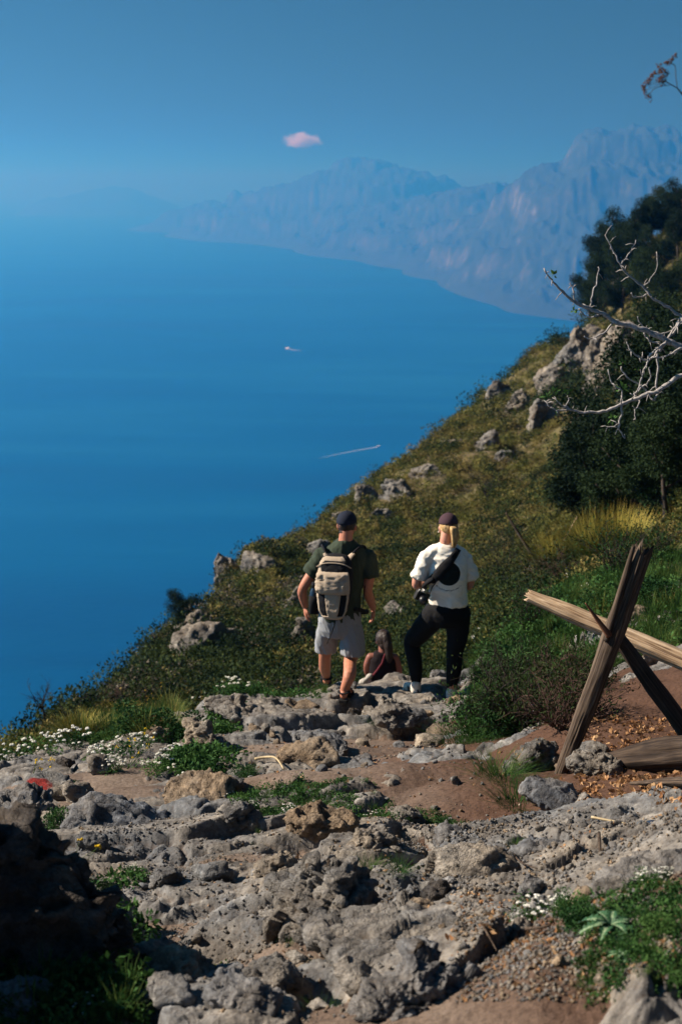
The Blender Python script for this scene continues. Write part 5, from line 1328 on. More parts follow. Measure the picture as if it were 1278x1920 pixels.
def blades_mesh(name, seed, n, mat, h=(0.5, 1.0), spread=0.35, lean=0.5, w=0.02, seg=3, curl=0.5, base=0.12):
    rs = np.random.RandomState(seed); V = []; F = []; tip = []
    ang = rs.uniform(0, 6.283, n); br = base * np.sqrt(rs.rand(n)); hh = rs.uniform(h[0], h[1], n); ln = lean * rs.rand(n) ** 0.7
    for i in range(n):
        a = ang[i] + rs.uniform(-0.6, 0.6); d = np.array([math.cos(a), math.sin(a), 0]); p = np.array([math.cos(ang[i]) * br[i], math.sin(ang[i]) * br[i], 0.0])
        s = np.array([-d[1], d[0], 0]); b0 = len(V)
        for j in range(seg + 1):
            t = j / seg; q = p + d * hh[i] * (ln[i] * t + curl * ln[i] * t * t) + np.array([0, 0, hh[i] * (t - 0.35 * ln[i] * t * t)])
            ww = w * (1 - t) ** 0.7 * 0.5
            if j == seg: V.append(q); tip.append(1.0)
            else: V += [q - s * ww, q + s * ww]; tip += [t, t]
        for j in range(seg - 1): F.append((b0 + 2 * j, b0 + 2 * j + 1, b0 + 2 * j + 3, b0 + 2 * j + 2))
        F.append((b0 + 2 * seg - 2, b0 + 2 * seg - 1, b0 + 2 * seg))
    return new_mesh(name, V, F, mat, False, {'tip': tip})
def twigs(mb, p, d, L, r, depth, rnd, nb=3, wob=0.25, droop=0.0):
    pts = [Vector(p)]; dd = Vector(d).normalized(); seg = 4
    for i in range(seg):
        dd = (dd + Vector((rnd.uniform(-wob, wob), rnd.uniform(-wob, wob), rnd.uniform(-wob, wob) - droop))).normalized()
        pts.append(pts[-1] + dd * (L / seg))
    mb.tube(pts, list(np.linspace(r, r * 0.45, len(pts))), 5 if depth else 4, False)
    tips = [pts[-1]]
    if depth > 0:
        for k in range(nb):
            i = rnd.randint(1, seg); q = (dd + Vector((rnd.uniform(-1, 1), rnd.uniform(-1, 1), rnd.uniform(-0.5, 0.9)))).normalized()
            tips += twigs(mb, pts[i], q, L * rnd.uniform(0.45, 0.75), r * 0.55, depth - 1, rnd, nb, wob, droop)
    return tips
L_DARK = make_leaf_mat('dark_shaded_evergreen_leaves', [(0.006, 0.014, 0.007), (0.012, 0.025, 0.010), (0.024, 0.042, 0.015)], 0.15)  # dark foliage; the shade of the right-hand hollow is in this colour too
L_HERB = make_leaf_mat('green_herb_leaves', [(0.022, 0.060, 0.016), (0.04, 0.10, 0.025), (0.075, 0.15, 0.04)], 0.25, var=6)
L_DEEP = make_leaf_mat('deep_green_leaves', [(0.010, 0.034, 0.010), (0.022, 0.062, 0.018), (0.045, 0.10, 0.03)], 0.2, var=6)
L_OLIVE = make_leaf_mat('olive_scrub', [(0.045, 0.052, 0.014), (0.10, 0.104, 0.026), (0.20, 0.18, 0.055)], 0.2, var=0.5)
L_OCHRE = make_leaf_mat('ochre_scrub', [(0.09, 0.07, 0.022), (0.16, 0.13, 0.04), (0.24, 0.19, 0.07)], 0.2, var=0.5)
L_SCRUBG = make_leaf_mat('green_scrub', [(0.012, 0.022, 0.008), (0.026, 0.042, 0.012), (0.055, 0.075, 0.020)], 0.2, var=0.5)
L_GREY = make_leaf_mat('grey_dry_scrub', [(0.05, 0.042, 0.035), (0.10, 0.085, 0.065), (0.17, 0.14, 0.11)], 0.1, var=0.8)
L_GRASS = make_leaf_mat('grass_blades', [(0.02, 0.052, 0.012), (0.038, 0.088, 0.02), (0.09, 0.13, 0.035)], 0.3, var=3)
L_YGRASS = make_leaf_mat('yellow_grass_blades', [(0.08, 0.10, 0.02), (0.15, 0.16, 0.04), (0.26, 0.21, 0.08)], 0.3, var=3)
M_TWIG = make_plain('dark_twig', (0.024, 0.018, 0.014), 0.9, 60, 0.4); M_TWIG_R = make_plain('reddish_twig', (0.075, 0.042, 0.032), 0.9, 60, 0.4)
M_BARK_P = make_plain('pale_grey_bark', (0.30, 0.275, 0.26), 0.85, 90, 0.45, 0.6); M_BARK = make_plain('brown_bark', (0.055, 0.042, 0.034), 0.9, 40, 0.4, 0.6)
M_PETAL = make_leaf_mat('white_petals', [(0.62, 0.62, 0.52), (0.78, 0.77, 0.70), (0.85, 0.84, 0.78)], 0.3, 0.7, 8)
M_YELLOW = make_leaf_mat('yellow_petals', [(0.65, 0.42, 0.02), (0.8, 0.55, 0.03)], 0.2, 0.7, 8)
nt = NT('broom_stems'); tp = nt.attr('tip'); nz = nt.noise(5, 3, 0.6, world_pos(nt)).outputs[0]
c = nt.ramp(nt.math('ADD', tp, nt.math('MULTIPLY', nt.math('SUBTRACT', nz, 0.5), 0.7)), [(0.1, (0.022, 0.042, 0.014)), (0.45, (0.07, 0.10, 0.02)), (0.8, (0.30, 0.25, 0.04)), (1.0, (0.45, 0.33, 0.06))])
M_BROOM = nt.bsdf(c, 0.7)

# --- the scrub that clothes the hillside
def hill_points(n, boxpx, y0, y1, seed, dens=None):
    rs = np.random.RandomState(seed); out = []
    Y = np.exp(rs.uniform(math.log(y0), math.log(y1), n * 2)); u = rs.uniform(-0.34, 0.36, n * 2); x = u * Y
    z = base_h(x, Y) + sstep(15.6, 18, Y) * hill_rel(x, Y)
    px, py = project(x, Y, z)
    ok = (px > boxpx[0]) & (px < boxpx[2]) & (py > boxpx[1]) & (py < boxpx[3])
    if dens is not None: ok &= rs.rand(len(x)) < dens(x, Y)
    return np.stack([x, Y, z], 1)[ok][:n]
def cover(name, mats, n, y0, y1, seed, lo, hi, dens, label, leaf=0.16, nleaf=170, box=(-200, 200, 1500, 1600)):
    src = [hidden('clump', bush_mesh('clump', seed * 10 + i, nleaf, m, leaf, 7, 0.7, 0.7)) for i, m in enumerate(mats)]
    P = hill_points(n, box, y0, y1, seed, dens); rs_ = np.random.RandomState(seed + 5)
    s = (lo + (hi - lo) * rs_.rand(len(P)) ** 1.8) * (0.38 + 0.55 * np.clip(P[:, 1] / 60, 0, 1.5)); P[:, 2] -= 0.08 * s
    return scatter(name, P, src, s, up_rot(len(P), rs_, 0.25), label)
low = lambda x, y: 0.35 + 0.65 * sstep(-0.25, 0.25, fbm(x / 7, y / 7, octv=3))
cover('hillside_scrub', (L_OLIVE, L_OCHRE, L_OLIVE, L_SCRUBG), 27000, 17, 170, 11, 0.25, 0.75, low, 'olive and ochre scrub covering the hillside')
grn = lambda x, y: sstep(0.0, 0.45, fbm(x / 6 + 9, y / 6, octv=3) + 0.25 * sstep(50, 24, y))
cover('hillside_scrub', (L_SCRUBG, L_DARK, L_SCRUBG), 6500, 17, 170, 12, 0.45, 1.15, grn, 'dark green scrub in the folds of the hillside', 0.12, 260)
gry = lambda x, y: sstep(0.15, 0.4, fbm(x / 5 + 30, y / 5, octv=3))
cover('hillside_scrub', (L_GREY, L_GREY), 1800, 17, 120, 13, 0.3, 0.7, gry, 'dry grey scrub on the hillside', 0.10, 160)

def in_box(x0, y0, x1, y1):
    def f(x, y):
        px, py = project(x, y, base_h(x, y)); return ((px > x0) & (px < x1) & (py > y0) & (py < y1)) * (0.25 + 0.75 * sstep(-0.2, 0.3, fbm(x / 2.5, y / 2.5, octv=3)))
    return f
cover('lower_scrub', (L_SCRUBG, L_DARK, L_GREY), 1500, 17, 60, 14, 0.5, 1.25, in_box(180, 1090, 650, 1330), 'dark bushes massed on the lower left part of the slope', 0.10, 320)
cover('hollow_scrub', (L_DARK, L_SCRUBG), 900, 17, 60, 15, 0.5, 1.2, in_box(640, 1080, 1300, 1330), 'dark bushes in the hollow behind the walkers', 0.10, 320)
cover('upper_scrub', (L_DARK, L_SCRUBG, L_DARK), 900, 40, 150, 16, 0.8, 1.7, in_box(1040, 380, 1400, 1000), 'dark bushes between the cliffs at the upper right', 0.10, 320)
def hill_at(px, py, ymin=15.8):
    g = ground_xy(px, py, ymin=ymin)
    if g is None: g = ground_xy(px, py + 25, ymin=ymin)
    if g is None: return None
    x, y = g; return Vector((x, y, float((base_h(np.array([x]), np.array([y])) + sstep(15.6, 18, np.array([y])) * hill_rel(np.array([x]), np.array([y])))[0])))
# outcrops of pale rock on the hillside
for (px, py, w, h, lab) in [
    (1035, 735, 56, 62, 'tall grey outcrop with a dark cleft on its right, on the upper hillside'), (1014, 800, 62, 62, 'rounded grey outcrop jutting out below the tall cleft outcrop'),
    (1090, 705, 46, 100, 'narrow pale cliff face left of the middle of the upper cliffs'), (1125, 715, 40, 90, 'middle buttress of the upper pale cliffs'), (1160, 712, 50, 104, 'tall sunlit buttress of the upper cliffs'),
    (1210, 700, 60, 80, 'broad pale cliff at the right of the upper cliffs, behind the bare branches'), (1120, 640, 60, 40, 'pale outcrop just under the dark trees'), (1070, 775, 90, 34, 'low pale rock band below the upper cliffs'),
    (1105, 790, 50, 30, 'tan rock at the right end of the low rock band'), (942, 745, 40, 44, 'pale rock on the skyline right of the middle'), (975, 765, 40, 40, 'grey rock beside the pale skyline rock'), (918, 850, 44, 62, 'pale outcrop standing alone in the middle of the slope'),
    (950, 862, 30, 20, 'small pale rock right of the lone outcrop'), (1165, 560, 40, 46, 'grey rock face showing between the dark trees'), (740, 940, 60, 36, 'pale rubble patch on the upper slope above the walkers'), (690, 950, 50, 34, 'grey rock on the slope near the skyline'),
    (720, 975, 36, 20, 'small pale stone under the rubble patch'), (430, 1100, 34, 56, 'pale slab on the left shoulder of the hill'), (392, 1105, 34, 60, 'ribbed grey rock on the left skyline'), (415, 1070, 60, 30, 'rock edge along the left skyline below the bushes'),
    (362, 1175, 26, 46, 'narrow grey rib of rock on the left skyline'), (380, 1245, 76, 56, 'white cliff face low on the left of the hillside'), (244, 1262, 26, 58, 'pale rock pillar at the left edge of the hillside'), (222, 1300, 40, 30, 'small pale outcrop below the rock pillar'),
    (1240, 690, 60, 100, 'rightmost pale cliff face cut by the edge of the view'), (1185, 640, 70, 44, 'pale rock band across the top of the upper cliffs'), (1250, 620, 60, 50, 'pale rock above the rightmost cliff face'), (1140, 745, 80, 40, 'broken grey ledge at the foot of the upper buttresses'), (1215, 755, 80, 50, 'grey ledge below the broad right hand cliff'),
    (1060, 690, 40, 50, 'slim grey rib between the tall cleft outcrop and the narrow cliff'), (860, 840, 40, 20, 'thin pale ledge on the skyline above the woman'), (800, 905, 50, 24, 'low pale ledge in the upper slope'), (640, 985, 36, 20, 'low stones on the skyline above the man'), (480, 1085, 50, 30, 'grey ledge on the slope left of the man\'s pack'), (455, 1210, 40, 30, 'grey stone among the dark shrubs'), (330, 1215, 36, 40, 'ribbed pale rock above the white cliff face'),
    (565, 1235, 44, 52, 'grey rock behind the walking man\'s legs'), (740, 1170, 60, 46, 'pinkish rock on the slope between the man and the woman'), (600, 1060, 30, 26, 'small rock on the slope left of the man\'s head'), (545, 1150, 30, 40, 'grey rock in the shrubs left of the man')]:
    g = hill_at(px, py)
    if g is None: continue
    if px < 620: w *= 1.3; h *= 1.35
    rock(px, py, w * (1.9 if h >= 80 else 1.4), h, lab, M_ROCK_HILL, 'outcrop', 5, 0.6, at=g, tall=1.0 * h / scale_at(g.y, g.z), sink=0.55, name='rock_outcrop', rough=0.10, cuts=7, tilt=(-0.15, 0.1))
# shrubs that stand out singly
SHR = {}
for k, m in (('dark', L_DARK), ('green', L_SCRUBG), ('olive', L_OLIVE), ('grey', L_GREY)):
    SHR[k] = [(bush_mesh('foliage', 900 + 7 * i + len(k), 1500, m, 0.085, 12, 0.8, 0.75), i) for i in range(3)]
def wood_of(seed, n=6, r=0.05, L=0.5):
    b_ = MB(); rnd = random.Random(seed)
    for i in range(n): twigs(b_, (0, 0, -0.05), (rnd.uniform(-.8, .8), rnd.uniform(-.8, .8), 1), L, r, 1, rnd)
    return b_.mesh('stems', M_BARK)
STEMS = [wood_of(i) for i in range(3)]
def shrub(g, size, kind, label, group=None, tall=1.0, seed=0, name='shrub', cat='shrub'):
    rnd = random.Random(seed); e = empty(name, g - Vector((0, 0, 0.05 * size)), label, cat, group, rnd.uniform(0, 6.28))
    f = link('foliage', SHR[kind][seed % 3][0], e); s_ = link('stems', STEMS[seed % 3], e)
    for o_ in (f, s_): o_.scale = (size, size * rnd.uniform(.8, 1.1), size * tall)
    return e
rnd = random.Random(5); i = 0
for (px, py, w, kind, lab) in [
    (470, 1250, 110, 'dark', 'dense dark shrub low on the slope left of the man'), (530, 1245, 80, 'dark', 'dark shrub close behind the man\'s left side'), (420, 1270, 80, 'green', 'green shrub below the white cliff face'),
    (500, 1195, 70, 'dark', 'dark rounded shrub halfway up left of the man'), (340, 1275, 70, 'dark', 'dark shrub left of the white cliff face'), (300, 1270, 60, 'green', 'green shrub between the rock pillar and the white cliff'),
    (455, 1150, 60, 'grey', 'dry grey shrub above the dark rounded shrub'), (300, 1200, 50, 'grey', 'grey twiggy shrub on the left shoulder of the hill'), (270, 1250, 40, 'green', 'small green shrub right of the rock pillar'),
    (600, 1225, 70, 'dark', 'dark shrub hidden behind the man\'s shorts'), (800, 1235, 70, 'dark', 'dark shrub behind the seated person'), (660, 1280, 60, 'green', 'green shrub just behind the man\'s legs'), (870, 1150, 70, 'green', 'green shrub right of the woman\'s shoulder'),
    (985, 685, 44, 'dark', 'dark bush on the skyline left of the upper cliffs'), (1055, 650, 40, 'dark', 'dark bush on the skyline under the bare branch'), (960, 800, 50, 'dark', 'dark bush beside the grey skyline rock'),
    (1085, 870, 70, 'green', 'green bush on the upper slope right of centre'), (1010, 905, 60, 'green', 'green bush in the middle of the upper slope'), (930, 930, 60, 'green', 'green bush above the woman\'s cap'), (850, 900, 40, 'green', 'small bush below the skyline above the woman'),
    (780, 890, 40, 'olive', 'olive bush near the skyline between the two walkers'), (660, 990, 40, 'green', 'green bush behind the man\'s cap'), (560, 1010, 44, 'grey', 'grey bush on the skyline left of the man'), (495, 1005, 36, 'grey', 'dry bush sticking up from the skyline far left of the man'),
    (190, 1290, 50, 'green', 'dark green bush on the left skyline by the rock pillar'), (150, 1310, 56, 'dark', 'dark bush with an uneven top on the left skyline'), (112, 1335, 50, 'green', 'bush below the bare little tree on the left'), (50, 1360, 60, 'dark', 'dark bush at the left edge above the sea'), (10, 1385, 50, 'dark', 'dark bush cut by the left edge of the view')]:
    g = hill_at(px, py); i += 1
    if g is not None: shrub(g, 0.62 * w / scale_at(g.y, g.z), kind, lab, None, rnd.uniform(0.8, 1.15), i)
# --- trees
def tree_proto(seed, mat, n=9000, h=4.0, cw=1.9, name='tree', leaf=0.12):
    rs = np.random.RandomState(seed); rnd = random.Random(seed)
    tk = MB(); pts = [Vector((0, 0, -0.3))]; d = Vector((rnd.uniform(-.15, .15), rnd.uniform(-.15, .15), 1))
    for i in range(6): d = (d + Vector((rnd.uniform(-.15, .15), rnd.uniform(-.15, .15), 0.1))).normalized(); pts.append(pts[-1] + d * h * 0.14)
    tk.tube(pts, list(np.linspace(0.14, 0.05, 7) * h / 4), 9)
    ends = []
    for i in range(11):
        p = pts[rnd.randint(2, 6)]; a = rnd.uniform(0, 6.28); L = cw * rnd.uniform(0.5, 1.0)
        dd = Vector((math.cos(a), math.sin(a), rnd.uniform(0.1, 0.9))).normalized()
        q = [p, p + dd * L * 0.5 + Vector((0, 0, 0.05)), p + dd * L + Vector((0, 0, 0.2 * L))]
        tk.tube(smooth_path(q, 3), list(np.linspace(0.05, 0.02, 7) * h / 4), 6); ends += [q[1], q[2], q[2] + Vector((rnd.uniform(-.3, .3), rnd.uniform(-.3, .3), rnd.uniform(0, .5)))]
    ends += [pts[-1] + Vector((rnd.uniform(-.4, .4), rnd.uniform(-.4, .4), rnd.uniform(-.1, .4))) for _ in range(6)]
    E = np.array([tuple(v) for v in ends]); m = len(E)
    k = rs.randint(0, m, n); rr = rs.uniform(0.30, 0.62, m) * cw / 1.5
    dd = rs.normal(size=(n, 3)); dd /= np.linalg.norm(dd, axis=1)[:, None]
    C = E[k] + dd * (rr[k] * rs.rand(n) ** 0.45)[:, None] * np.array([1, 1, 0.75])
    V, F = leaf_quads(C, dd + rs.normal(size=(n, 3)) * 0.6, leaf * rs.uniform(.6, 1.4, n), leaf * 0.5 * rs.uniform(.6, 1.3, n), 0.15, rs)
    return tk.mesh('trunk', M_BARK), new_mesh('crown', V, F, mat, False)
TREES = [tree_proto(s_, L_DARK, 15000) for s_ in (1, 2, 3)]
def tree(g, H, label, i, group=None, lean=0.0, cat='tree'):
    e = empty('tree', g, label, cat, group, 2.1 * i); e.rotation_euler = (lean * .3, lean, 2.1 * i)
    for nm, me in zip(('trunk', 'crown'), TREES[i % 3]):
        o_ = link(nm, me, e); o_.scale = (H / 4.2,) * 3
    return e
i = 0
for (px, top, h, lab) in [(1128, 540, 75, 'dark tree at the lower left end of the tree group on the ridge'), (1140, 448, 95, 'dark tree with a rounded crown against the sea, left in the ridge trees'), (1175, 402, 120, 'dark tree with a ragged top, third from the left on the ridge'),
                      (1212, 400, 115, 'dark tree in the middle of the ridge trees'), (1248, 372, 130, 'tall pointed dark tree near the right edge on the ridge'), (1285, 355, 140, 'tallest dark ridge tree cut by the right edge'), (1160, 500, 80, 'dark bushy tree hanging over the left end of the ridge'), (1195, 470, 105, 'dark tree standing in front below the ridge trees'),
                      (1236, 475, 120, 'dark tree lower on the slope at the right edge of the ridge'), (1280, 480, 120, 'dark tree cut by the right edge below the ridge trees'), (1110, 520, 45, 'small dark bushy tree overhanging the cliff edge'), (1155, 425, 110, 'second row dark tree between the rounded and the ragged ridge trees'), (1230, 395, 130, 'dark tree squeezed between the middle and the pointed ridge trees'),
                      (1265, 385, 130, 'dark tree just left of the tallest ridge tree'), (1175, 540, 90, 'dark bushy tree above the upper cliffs, left of centre'), (1215, 545, 100, 'dark bushy tree above the tall sunlit buttress'), (1255, 560, 110, 'dark bushy tree above the broad right hand cliff'), (1140, 560, 70, 'dark bush hanging above the middle buttress')]:
    g = None; py = top + 30
    while g is None: py += 6; g = hill_at(px, py)
    g = g + Vector((0, 1.5, -0.5)); i += 1; tz = J(px, top, g.y).z
    tree(g, max(3.6, (tz - g.z) * 1.02), lab, i)
for (px, Y, top, lab) in [(1225, 62, 600, 'dark evergreen on the slope just right of the cliffs'), (1275, 52, 560, 'dark evergreen at the right edge beside the cliffs'), (1255, 40, 650, 'dark evergreen behind the knot of bare branches'), (1205, 42, 720, 'dark evergreen below the cliffs at the right'), (1165, 30, 740, 'big dark evergreen filling the shaded hollow on the right'), (1235, 27, 690, 'tall dark evergreen behind the bare branches at the right edge'), (1130, 26, 810, 'dark evergreen at the left of the shaded hollow'),
                          (1290, 24, 640, 'dark evergreen cut off by the right edge of the view'), (1190, 22, 840, 'dark bushy evergreen above the yellow broom'), (1255, 20, 800, 'dark bushy evergreen right of the yellow broom'), (1105, 34, 850, 'low dark evergreen on the slope left of the hollow')]:
    u, _q = ray(px, 900); x = float(u) * Y; gz = float(base_h(np.array([x]), np.array([Y * 1.0]))[0]); i += 1
    tz = J(px, top, Y).z; tree(Vector((x, Y, gz)), max(1.6, tz - gz), lab, i)
g = hill_at(345, 1165); tree(g, 80 / scale_at(g.y, g.z), 'small dark tree with two crowns on the left skyline', 2)
g = hill_at(322, 1150)
if g: tree(g, 50 / scale_at(g.y, g.z), 'little dark tree left of the two crowned one', 1)
def bare(g, H, label, seed, mat=M_TWIG, n=3, depth=3, cat='tree', name='bare_tree', lean=(-.3, 0)):
    rnd = random.Random(seed); b_ = MB()
    e = empty(name, g, label, cat); d0 = Vector((lean[0], lean[1], 1)).normalized()
    b_.tube([Vector((0, 0, -.2)), d0 * H * 0.22, d0 * H * 0.42 + Vector((-.03 * H, 0, 0))], [0.030 * H, 0.024 * H, 0.018 * H], 7)
    link('trunk', b_.mesh('trunk', mat), e); b2 = MB()
    for i_ in range(n + 3): twigs(b2, d0 * H * rnd.uniform(.2, .42), (rnd.uniform(-.9, .9), rnd.uniform(-.7, .7), 1), H * rnd.uniform(.35, .5), 0.013 * H, depth, rnd, 3, .2)
    link('branches', b2.mesh('branches', mat), e); return e
g = hill_at(88, 1352) or J(88, 1350, 21)
bare(g, 78 / scale_at(g.y, g.z), 'small bare tree standing against the sea on the left skyline', 4)
for px, py, h, lab, sd in [(130, 1385, 70, 'bare grey bush leaning right in the tall grass on the left', 5), (210, 1320, 50, 'dry brown twiggy bush beneath the rock pillar', 6), (915, 945, 60, 'thin bare sapling on the slope above the woman', 7), (1075, 640, 45, 'tiny bare sapling against the sea by the cliffs', 8), (770, 1230, 50, 'bare twiggy bush behind the woman\'s knee', 9), (300, 1235, 60, 'bare bush with many thin grey twigs on the left shoulder', 10), (495, 1010, 34, 'wispy bare bush on the skyline left of the man', 11), (265, 1225, 40, 'wispy bare bush above the rock pillar', 12)]:
    g = hill_at(px, py, 12.6)
    if g: bare(g, h / scale_at(g.y, g.z), lab, sd, M_TWIG if sd % 2 else M_TWIG_R, cat='bush', name='bare_bush')

# --- grass and herbs near the path
TUFT = [hidden('tuft', blades_mesh('tuft', 40 + i, 46, L_GRASS if i < 3 else L_YGRASS, (0.5, 1.1), lean=0.55, w=0.035, base=0.22)) for i in range(4)]
HERB = [hidden('herb', bush_mesh('herb', 60 + i, 90, L_HERB if i < 2 else L_DEEP, 0.26, 6, 0.5, 0.7, wl=0.55)) for i in range(3)]
rs = np.random.RandomState(77)
def near_cover(name, src, n, bx, seed, lo, hi, label, dens=None, tilt=0.2):
    P = rand_on_trail(n, bx, seed, dens)
    s = lo + (hi - lo) * rs.rand(len(P)) ** 1.5; P[:, 2] -= 0.01
    scatter(name, P, src, s, up_rot(len(P), rs, tilt), label)
patch = lambda a: (lambda x, y: sstep(a, a + 0.35, fbm(x * 1.1 + 5, y * 1.1, octv=3)))
nodirt = lambda a: (lambda x, y: (dirt_field(x, y) < 0.30) * sstep(a, a + 0.35, fbm(x * 1.1 + 5, y * 1.1, octv=3)))
near_cover('grass', TUFT[:3], 5200, (885, 1060, 1500, 1330), 1, 0.10, 0.26, 'green grass on the bank right of the walkers', nodirt(-0.4))
near_cover('grass', TUFT[2:] + HERB[:1], 1700, (930, 1060, 1400, 1260), 2, 0.10, 0.22, 'yellowing grass on the bank', nodirt(-0.3))
near_cover('ground_cover', HERB, 2600, (890, 1070, 1500, 1330), 3, 0.07, 0.17, 'leafy herbs among the grass on the bank', nodirt(-0.3))
near_cover('grass', TUFT, 1500, (-250, 1300, 330, 1400), 4, 0.10, 0.26, 'tall grass on the left rim of the path', patch(-0.5))
near_cover('ground_cover', HERB, 2600, (-150, 1330, 430, 1480), 5, 0.06, 0.15, 'low green herbs on the left of the path', nodirt(-0.2))
near_cover('ground_cover', HERB + TUFT[:1], 900, (420, 1270, 620, 1330), 6, 0.05, 0.13, 'green herbs along the rim left of the man', patch(-0.2))
near_cover('ground_cover', [HERB[2], HERB[1], TUFT[0]], 420, (-60, 1640, 260, 1930), 7, 0.05, 0.13, 'shaded herbs in front of the dark boulder', patch(-0.2))
near_cover('ground_cover', HERB + TUFT[:2], 800, (1080, 1700, 1400, 1930), 8, 0.02, 0.05, 'low herbs on the earth at the lower right', patch(-0.35))
near_cover('ground_cover', TUFT[:2] + HERB, 700, (430, 1500, 1000, 1560), 9, 0.02, 0.06, 'sparse grass along the edge of the brown earth', patch(0.0))
near_cover('ground_cover', TUFT[:2] + HERB, 420, (350, 1560, 1000, 1800), 10, 0.02, 0.07, 'sparse tufts growing between the rocks', patch(0.22))
# leaf litter by the log
M_LITTER = make_leaf_mat('dry_leaves', [(0.16, 0.07, 0.03), (0.32, 0.17, 0.08), (0.5, 0.33, 0.18)], 0.15, 0.8, 20)
lit = [hidden('dry_leaf', bush_mesh('dry_leaf', 80 + i, 5, M_LITTER, 0.9, 1, 0.3, 0.1, r0=(.2, .4), wl=.6)) for i in range(3)]
near_cover('leaf_litter', lit, 1500, (1080, 1380, 1300, 1530), 11, 0.015, 0.035, 'dry brown leaves lying around the log', None, 1.0)
near_cover('leaf_litter', lit, 1500, (850, 1700, 1278, 1915), 18, 0.008, 0.022, 'dry bits of leaf on the earth at the lower right', None, 1.0)
near_cover('leaf_litter', lit, 700, (380, 1380, 1278, 1900), 12, 0.01, 0.025, 'scattered dry leaf bits on the path', None, 1.0)

# individually visible grass tufts
for px, py, s_, lab in [(968, 1520, 0.26, 'spiky grass tuft left of the smooth grey block'), (925, 1490, 0.27, 'bright green grass tuft left of the lichened rock'), (945, 1500, 0.22, 'grass tuft between the bright tuft and the lichened rock'), (858, 1428, 0.26, 'grass tuft at the lower left tip of the dark bushes'), (890, 1420, 0.3, 'grass tuft in front of the dark bushes'), (920, 1405, 0.26, 'third grass tuft along the foot of the dark bushes'),
                        (700, 1375, 0.12, 'small grass tuft below the large pale folded rock'), (465, 1475, 0.12, 'small green tuft beside the tilted slab'), (690, 1670, 0.10, 'grass tuft in the crack above the dark rounded rock'), (650, 1640, 0.09, 'small grass tuft between the middle rocks'), (745, 1680, 0.10, 'grass tuft left of the dark rounded rock'), (965, 1612, 0.07, 'tiny grass tuft right of the pale hump'), (600, 1870, 0.09, 'grass tuft at the left rim of the broad bottom slab')]:
    g = G(px, py); e = tag(link('grass_tuft', blades_mesh('grass_tuft', int(px), 190, L_GRASS, (0.35, 1.0), lean=1.0, w=0.016, base=0.45), None, g), lab, 'grass tuft'); e.scale = (s_ * .85, s_ * .85, s_ * .62)

# white flowering plants
def blossom_mesh(seed, n):
    rs_ = np.random.RandomState(seed); V = []; F = []; k = 0; Vi, Fi = _ICO[1]; ST = MB()
    for i in range(n):
        a = rs_.uniform(0, 6.283); r = 0.95 * math.sqrt(rs_.rand()); c = np.array([math.cos(a) * r, math.sin(a) * r, 0.6 + 0.5 * (1 - r * r) + rs_.uniform(-.1, .25)])
        s_ = rs_.uniform(0.075, 0.13); m = 10
        for j in range(m):       # a head is a little dome of florets
            o = rs_.normal(size=3); o /= np.linalg.norm(o); o[2] = abs(o[2]) * 0.7
            V.append(Vi[:, :] * s_ * 0.40 * rs_.uniform(.7, 1.2) + c + o * s_ * 0.7); F.append(Fi + k); k += len(Vi)
        ST.tube([(c[0] * .5, c[1] * .5, 0.1), (c[0] * .9, c[1] * .9, c[2] * .6), tuple(c)], 0.008, 3, False)
    return new_mesh('blossoms', np.concatenate(V), np.concatenate(F), M_PETAL), ST.mesh('stalks', L_HERB)
FL = [(blossom_mesh(i, 15 + 3 * i), bush_mesh('leaves', 300 + i, 520, L_HERB if i % 2 else L_DEEP, 0.17, 10, 0.55, 0.8, wl=0.4)) for i in range(4)]
def flowers(px, py, wpx, label, i, group=None, ymin=1.0, dens=1.0):
    g = G(px, py, ymin=ymin); s_ = wpx / scale_at(g.y, g.z) / 2
    e = empty('flowering_plant', g, label, 'flowers', group, 1.7 * i)
    (bl, st_), lf = FL[i % 4]
    for nm, me in (('blossoms', bl), ('stalks', st_), ('leaves', lf)): o_ = link(nm, me, e); o_.scale = (s_, s_, s_ * 0.8); o_['kind'] = 'stuff'
i = 0
